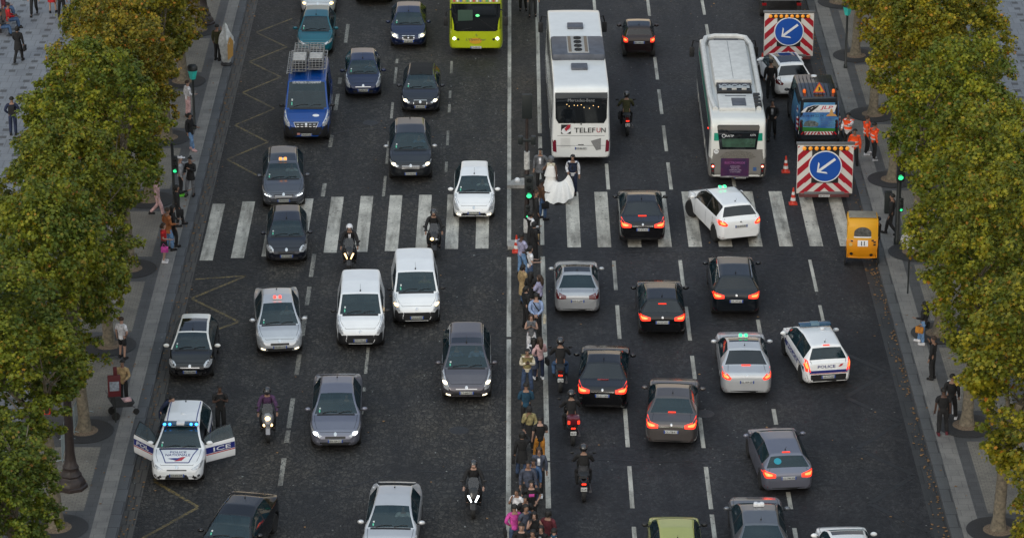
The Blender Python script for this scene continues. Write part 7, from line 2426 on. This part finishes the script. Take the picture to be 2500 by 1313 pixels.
# lights on the kerbs
def kerb_light(p, label, h, lz, side=1, face=180, s=.8, wide=.06, lit='green'):
    o = empty('traffic_light', p, 0, label, 'traffic light', 'traffic lights on the kerbs')
    MB().lathe([(wide+.03,0),(wide+.03,.25),(wide,.3),(wide,h)], n=12).build('post', M_POST, o)
    if h > 3: signal_head(o, side*.02, -.14, h-.3, face, lit, 1.1)
    signal_head(o, side*.10, -.12, lz, face, lit, s)
    return o
kerb_light(at(426,510,KH), 'green traffic light at the left kerb beside the man in the white cap', 2.9, 2.0)
kerb_light(at(2189,596,KH), 'traffic light with a green lamp at the right kerb near the striding man', 3.6, 1.75, wide=.10, s=.62)
o = empty('bollard_cabinet', at(2166,520,KH), 0, 'slim dark control cabinet on the right pavement', 'cabinet')
MB().box((0,0,.45), (.26,.22,.90), .03).build('housing', M_POST, o)
MB().box((0,0,.92), (.30,.26,.05), .015).build('lid', M_POST, o)
# round sign seen from behind
o = empty('road_sign', at(2216,716,KH), 0, 'round white sign on a slim post at the right kerb', 'sign')
MB().cyl((0,0,0), (0,0,2.55), .032, n=10).build('post', M_POST, o)
dsk = MB().lathe([(.38,0),(.38,.02),(.001,.02)], n=32).xf(Matrix.Translation((.0,-.04,2.25)) @ Matrix.Rotation(PI/2, 4, 'X')).build('disc', mat('sign_white', (.46,.47,.45), .5), o)
text_flat('PARIS', Matrix.Translation((0,-.064,2.36)), .40, .09, M_GREYP, 'sign_lettering', dsk)
text_flat('TAXIS', Matrix.Translation((0,-.064,2.10)), .40, .09, M_GREYP, 'sign_lettering', dsk)
# small works board by the right tree
o = empty('works_board', at(2326,1012,KH), 0, 'white gridded board leaning half hidden behind the right-hand leaves', 'board')
MB().box((0,0,1.0), (.5,.04,.7), .01).cyl((0,.03,0), (0,.03,.8), .02).build('panel', M_WPL, o)
for k in range(5): MB().box((0,-.025,.72+.14*k), (.46,.01,.015)).build('grid_line', M_GREYP, o)
# foil-wrapped figure
fp = at(553,158,KH)
o = empty('wrapped_figure', fp, 0, 'tall figure wrapped in silver and gold foil on a black base by the left kerb', 'statue')
MB().lathe([(.26,0),(.28,.04),(.24,.12),(.20,.14)], n=16).build('base', M_BLACKPL, o)
rng = random.Random(4)
vs, fs = [], []
nn, mm = 18, 14
for i in range(mm+1):
    t = i/mm
    r_ = interp(t, [(0,.20),(.25,.28),(.5,.34),(.65,.30),(.8,.16),(.92,.11),(1,.02)])
    for k in range(nn):
        a = 2*PI*k/nn
        q = r_*(1+.16*math.sin(5*a+3*t)+.08*rng.uniform(-1,1))
        vs.append(Vector((math.cos(a)*q, math.sin(a)*q*.8, .14+t*1.9)))
for i in range(mm):
    for k in range(nn): fs.append((i*nn+k, i*nn+(k+1) % nn, (i+1)*nn+(k+1) % nn, (i+1)*nn+k))
MB().add(vs, fs).build('foil', mat('foil_silver', (.50,.52,.52), .45, .35, noise=.3, nscale=5), o, smooth=25)
MB().add([Vector((v.x*1.06+.03, v.y*1.08-.03, v.z)) for i, v in enumerate(vs) if 0 <= i % nn < 6 and i//nn < 11 and False] or [Vector((.10,-.32,.3)),Vector((.34,-.16,.5)),Vector((.36,-.14,1.2)),Vector((.22,-.22,1.45)),Vector((.10,-.32,1.1))], [(0,1,2,3,4)]).build('gold_cloth', mat('foil_gold', (.55,.32,.10), .4, .3), o)
# tree grates are built with the trees; advertising holder and pram
o = empty('placard_stand', at(283,1030,KH), R(10), 'dark red placard stand beside the pram on the left pavement', 'sign')
MB().cyl((0,0,0), (0,0,1.0), .025, n=8).build('post', M_POST, o)
MB().box((0,0,1.42), (.46,.10,.82), .02).box((.05,0,1.98), (.14,.08,.34), .03).build('frame', mat('placard_red', (.09,.010,.014), .5), o)
MB().box((0,-.055,1.42), (.34,.012,.36), .004).build('notice', mat('notice_grey', (.20,.23,.27), .5, noise=.4, nscale=12), o)
pr0 = at(300,1015,KH)
o = empty('pram', (pr0.x, pr0.y, KH), R(-70), 'black three-wheeled pram with a pink blanket on the left pavement', 'pram')
MB().tube([(0,-.55,1.0),(0,-.30,.75),(0,.45,.28)], .02, 6).tube([(-.22,-.55,1.0),(.22,-.55,1.0)], .018, 6).tube([(-.24,-.30,.24),(0,-.05,.60),(.24,-.30,.24)], .016, 6).build('frame', M_ENG, o)
MB().prism([(-.35,.45),(.30,.40),(.42,.55),(.05,.58),(-.10,.80),(-.38,.88),(-.48,.70)], 'x', -.19, .19).build('seat', M_CABIN, o)
MB().box((0,.12,.62), (.26,.42,.10), .04).build('blanket', cloth('rose', TC['rose']), o)
MB().lathe([(.24,0),(.20,.12),(.08,.20),(.001,.22)], (0,-.30,.82), 14, sx=.9).build('hood', M_CABIN, o)
for (x, y, r_) in ((-.28,-.32,.15),(.28,-.32,.15),(0,.50,.11)):
    MB().lathe([(r_*.7,-.025),(r_,-.025),(r_,.025),(r_*.7,.025)], n=16).lathe([(r_*.7,-.01),(.001,-.01),(.001,.01),(r_*.7,.01)], n=16).xf(Matrix.Translation((x,y,r_)) @ Matrix.Rotation(PI/2, 4, 'Y')).build('wheel', M_RUBBER, o)
# crowd barriers on the left pavement
M_BAR = mat('barrier_zinc', (.20,.25,.27), .45, .4)
def barrier(p, rz, label, L=2.3):
    o = empty('crowd_barrier', p, rz, label, 'barrier', 'grey crowd barriers on the left pavement')
    mb = MB().tube([(0,-L/2,.1),(0,-L/2,1.0),(0,-L/2+.12,1.08),(0,L/2-.12,1.08),(0,L/2,1.0),(0,L/2,.1)], .022, 6).tube([(0,-L/2,.25),(0,L/2,.25)], .016, 6)
    mb.build('frame', M_BAR, o)
    mb = MB()
    for k in range(1, 17): mb.tube([(0,-L/2+L*k/17,.25),(0,-L/2+L*k/17,1.08)], .009, 4)
    mb.build('bars', M_BAR, o)
    for y in (-L/2+.2, L/2-.2): MB().tube([(-.30,y,.02),(0,y,.10),(.30,y,.02)], .018, 5).build('foot', M_BAR, o)
pA = at(160,1100,KH); pB = at(178,1010,KH)
barrier(pA, R(2), 'crowd barrier nearest to the lamp column')
barrier(pA+Vector((.25,2.4,0)), R(-4), 'crowd barrier behind the first one, beside the thin tree trunk')

# ================================================================== trees
M_BARK = mat('plane_bark', (.085,.072,.052), .85, col2=(.20,.17,.12), nscale=7, bump=.4)
M_BARKG = mat('plane_bark_grey', (.13,.125,.115), .85, col2=(.19,.18,.16), nscale=5, bump=.3)
def leaf_material():
    m, t, b = nodes('plane_leaves')
    tcn = N(t, 'ShaderNodeTexCoord')
    ge = N(t, 'ShaderNodeNewGeometry')
    oi = N(t, 'ShaderNodeObjectInfo')
    n1 = N(t, 'ShaderNodeTexNoise', Scale=.75, Detail=4)
    t.links.new(tcn.outputs['Object'], n1.inputs['Vector'])
    c1 = ramp(t, ge.outputs['Random Per Island'], [(0, (.045,.070,.006)), (.5, (.085,.110,.008)), (.9, (.14,.145,.010)), (.97, (.20,.15,.012)), (1.0, (.28,.11,.015))])
    c2 = ramp(t, ge.outputs['Random Per Island'], [(0, (.11,.125,.006)), (.45, (.20,.195,.009)), (.9, (.31,.26,.012)), (.97, (.36,.22,.014)), (1.0, (.36,.13,.016))])
    f_ = ramp(t, n1.outputs['Fac'], [(.42, (0,0,0)), (.62, (1,1,1))])
    c = mixc(t, f_, c1, c2)
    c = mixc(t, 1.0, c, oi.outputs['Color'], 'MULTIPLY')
    t.links.new(c, b.inputs['Base Color'])
    b.inputs['Roughness'].default_value = .55
    b.inputs['Specular IOR Level'].default_value = .3
    tr = N(t, 'ShaderNodeBsdfTranslucent')
    t.links.new(c, tr.inputs['Color'])
    ms_ = N(t, 'ShaderNodeMixShader')
    ms_.inputs[0].default_value = .16
    t.links.new(b.outputs[0], ms_.inputs[1])
    t.links.new(tr.outputs[0], ms_.inputs[2])
    t.links.new(ms_.outputs[0], t.nodes['Material Output'].inputs['Surface'])
    return m
M_LEAF = leaf_material()
def crown_mesh(seed, hx=2.65, hy=4.0, hz=3.1, nclump=820, per=46):
    """leaves in twig-end clumps spread over and inside a clipped, lumpy box of foliage"""
    r = np.random.default_rng(seed)
    # boughs: rounded masses that bulge from a clipped, flat-sided body
    def surf(d):
        p = 2.2 if d[2] > 0 else 4.0
        k = (abs(d[0])**p + abs(d[1])**p + abs(d[2])**p)**(-1/p)
        taper = 1 - .22*max(0, d[2]*k)
        return np.array([d[0]*k*hx*taper, d[1]*k*hy*taper, d[2]*k*hz])
    bl = []
    while len(bl) < 44:
        d = r.normal(size=3); d /= np.linalg.norm(d)
        rad = r.uniform(.75, 1.35)
        c = surf(d)
        c = c*(1-(rad*.80)/np.linalg.norm(c)) + r.normal(0, .16, 3)
        if any(np.linalg.norm(c-q[0]) < .62*(rad+q[1]) for q in bl) and r.random() < .8: continue
        bl.append((c, rad, d))
    C_ = []
    while len(C_) < nclump:
        if r.random() < .10:
            d = r.normal(size=3); d /= np.linalg.norm(d)
            q = surf(d)*r.uniform(.3, .8); rr_ = .5
        else:
            c, rad, d0 = bl[r.integers(len(bl))]
            d = r.normal(size=3); d /= np.linalg.norm(d)
            if d.dot(d0) < -.25: continue
            q = c + d*rad*(1-abs(r.normal(0, .10))); rr_ = r.uniform(.16, .42)
        C_.append((q[0], q[1], q[2], rr_))
    C_ = np.array(C_)
    n = nclump*per
    ci = np.repeat(np.arange(nclump), per)
    off = r.normal(size=(n, 3))
    off /= np.linalg.norm(off, axis=1)[:, None]
    off *= (r.random(n)**.45)[:, None] * C_[ci, 3][:, None]
    off[:, 2] *= .75
    P = C_[ci, :3] + off
    # leaf: 5-lobed outline, 10 corners
    lob = [(0,-.5),(.16,-.22),(.5,-.12),(.24,.08),(.34,.42),(0,.30),(-.34,.42),(-.24,.08),(-.5,-.12),(-.16,-.22)]
    lob = np.array([(a, b, 0) for a, b in lob])
    size = r.uniform(.09, .19, n)
    nrm = off/np.linalg.norm(off, axis=1)[:, None]*.7 + np.array([0, 0, .75]) + r.normal(0, .45, (n, 3))
    nrm /= np.linalg.norm(nrm, axis=1)[:, None]
    a = np.cross(nrm, r.normal(size=(n, 3)))
    a /= np.linalg.norm(a, axis=1)[:, None]
    b = np.cross(nrm, a)
    V = P[:, None, :] + size[:, None, None]*(lob[None, :, 0, None]*a[:, None, :] + lob[None, :, 1, None]*b[:, None, :])
    # droop of the outer lobes
    V += -(size[:, None, None]*(np.abs(lob[None, :, 0, None])**2)*.5)*nrm[:, None, :]
    V = V.reshape(-1, 3)
    m = len(lob)
    me = bpy.data.meshes.new('crown')
    me.vertices.add(len(V))
    me.vertices.foreach_set('co', V.ravel())
    me.loops.add(n*m)
    me.loops.foreach_set('vertex_index', np.arange(n*m, dtype=np.int32))
    me.polygons.add(n)
    me.polygons.foreach_set('loop_start', np.arange(0, n*m, m, dtype=np.int32))
    me.polygons.foreach_set('loop_total', np.full(n, m, dtype=np.int32))
    me.update(calc_edges=True)
    me.materials.append(M_LEAF)
    return me
CROWNS = [crown_mesh(s_) for s_ in (1, 2, 3, 4, 5)]
def trunk_mesh(seed, m, dx):
    r = random.Random(seed)
    mb = MB()
    mb.tube([(0,0,0),(.02,.02,.5),(.05*dx,.03,1.8),(.12*dx,0,3.2),(.5*dx,.05,4.6)], [.30,.21,.19,.18,.14], 12)
    for k in range(7):
        a = r.uniform(0, 6.28); z = r.uniform(2.8, 4.6)
        e = Vector((dx*1.1+math.cos(a)*1.5, math.sin(a)*2.5, z+r.uniform(.9,2.3)))
        s_ = Vector((.12*dx, 0, z)); mid_ = s_.lerp(e, .5)+Vector((0,0,.4))
        mb.tube([s_, mid_, e], [.08,.05,.018], 7)
        for q in range(3):
            e2 = mid_.lerp(e, .5)+Vector((r.uniform(-1,1), r.uniform(-1,1), r.uniform(0,.9)))
            mb.tube([mid_, e2], [.04,.012], 5)
    me = mb.mesh('trunk', 60)
    me.materials.append(m)
    return me
TR_L = [trunk_mesh(s_, M_BARK, -1) for s_ in (1, 2)]
TR_R = [trunk_mesh(s_, M_BARK, 1) for s_ in (3, 4)]
M_GRATE = mat('iron_grate', (.030,.030,.031), .6, noise=.5, nscale=26, bump=.5)
M_GRAVEL = mat('pit_gravel', (.17,.125,.085), .9, noise=.45, nscale=18, bump=.5)
gr_me = MB().lathe([(1.04,0),(1.06,.02),(1.0,.035),(.50,.035),(.48,.0)], n=40).mesh('grate'); gr_me.materials.append(M_GRATE)
pit_me = MB().lathe([(.62,0),(.62,.010),(.3,.07),(.001,.08)], n=28).mesh('pit_soil'); pit_me.materials.append(M_GRAVEL)
XTL, XTR = -15.25, 16.25
def tree(i, side, y, x, cx, zc=6.45, sc=(1,1,1), label='', rz=0, tint=(1,1,1)):
    o = empty('plane_tree', (x, y, KH), 0, label, 'tree', 'plane trees along the left pavement' if side < 0 else 'plane trees along the right pavement')
    tm = (TR_L if side < 0 else TR_R)[i % 2]
    link('trunk', tm, None, o)
    c = link('crown', CROWNS[i % 5], None, o)
    c.location = (cx-x, 0, zc-KH)
    c.rotation_euler = (0, 0, rz)
    c.scale = sc
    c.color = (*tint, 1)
    gt = empty('tree_grate', (x, y, KH+.003), 0, 'round iron grate under the '+label.replace('plane tree', 'tree').replace('mottled ','').replace('large ',''), 'tree grate', 'round grates at the feet of the trees')
    link('grate', gr_me, None, gt)
    link('soil', pit_me, None, gt)
LL = ['plane tree cut by the bottom left corner', 'plane tree with the pale trunk beside the lamp column', 'plane tree leaning over the pavement beside the pram', 'large plane tree filling the middle of the left edge', 'plane tree left of the woman in red',
      'plane tree beside the kerb light on the left', 'plane tree level with the blue van on the left', 'plane tree behind the turquoise lantern on the left', 'plane tree next to the foil-wrapped figure', 'farthest plane tree at the top of the left row', 'plane tree just beyond the top edge on the left']
rngt = random.Random(21)
for k, yv in enumerate(YS_L[1:11]):
    sx = rngt.uniform(.92, 1.06); sz = rngt.uniform(.96, 1.08)
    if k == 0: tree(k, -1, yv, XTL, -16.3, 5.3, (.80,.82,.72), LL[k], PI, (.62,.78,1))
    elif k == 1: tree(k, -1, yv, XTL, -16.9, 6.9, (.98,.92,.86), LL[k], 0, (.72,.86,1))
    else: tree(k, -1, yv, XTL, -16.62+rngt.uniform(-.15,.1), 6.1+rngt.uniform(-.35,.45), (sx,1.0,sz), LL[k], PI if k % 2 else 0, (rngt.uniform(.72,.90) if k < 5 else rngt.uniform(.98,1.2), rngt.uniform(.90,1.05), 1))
RRl = ['plane tree cut by the bottom right corner', 'plane tree with a mottled trunk at the lower right', 'plane tree beside the young man in the black T-shirt', 'plane tree beside the woman with the yellow bag', 'plane tree behind the round white sign',
       'plane tree behind the right traffic light', 'plane tree beside the road workers', 'plane tree level with the works van', 'plane tree beside the farther turquoise lantern', 'farthest plane tree at the top of the right row']
for k, yv in enumerate(YS_R[1:11]):
    sx = rngt.uniform(.92, 1.06); sz = rngt.uniform(.96, 1.08)
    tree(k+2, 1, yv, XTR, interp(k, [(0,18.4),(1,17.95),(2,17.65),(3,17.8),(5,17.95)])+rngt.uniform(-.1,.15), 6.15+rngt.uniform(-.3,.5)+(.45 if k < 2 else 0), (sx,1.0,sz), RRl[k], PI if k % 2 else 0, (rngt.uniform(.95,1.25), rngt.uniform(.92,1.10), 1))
bpy.context.view_layer.update()
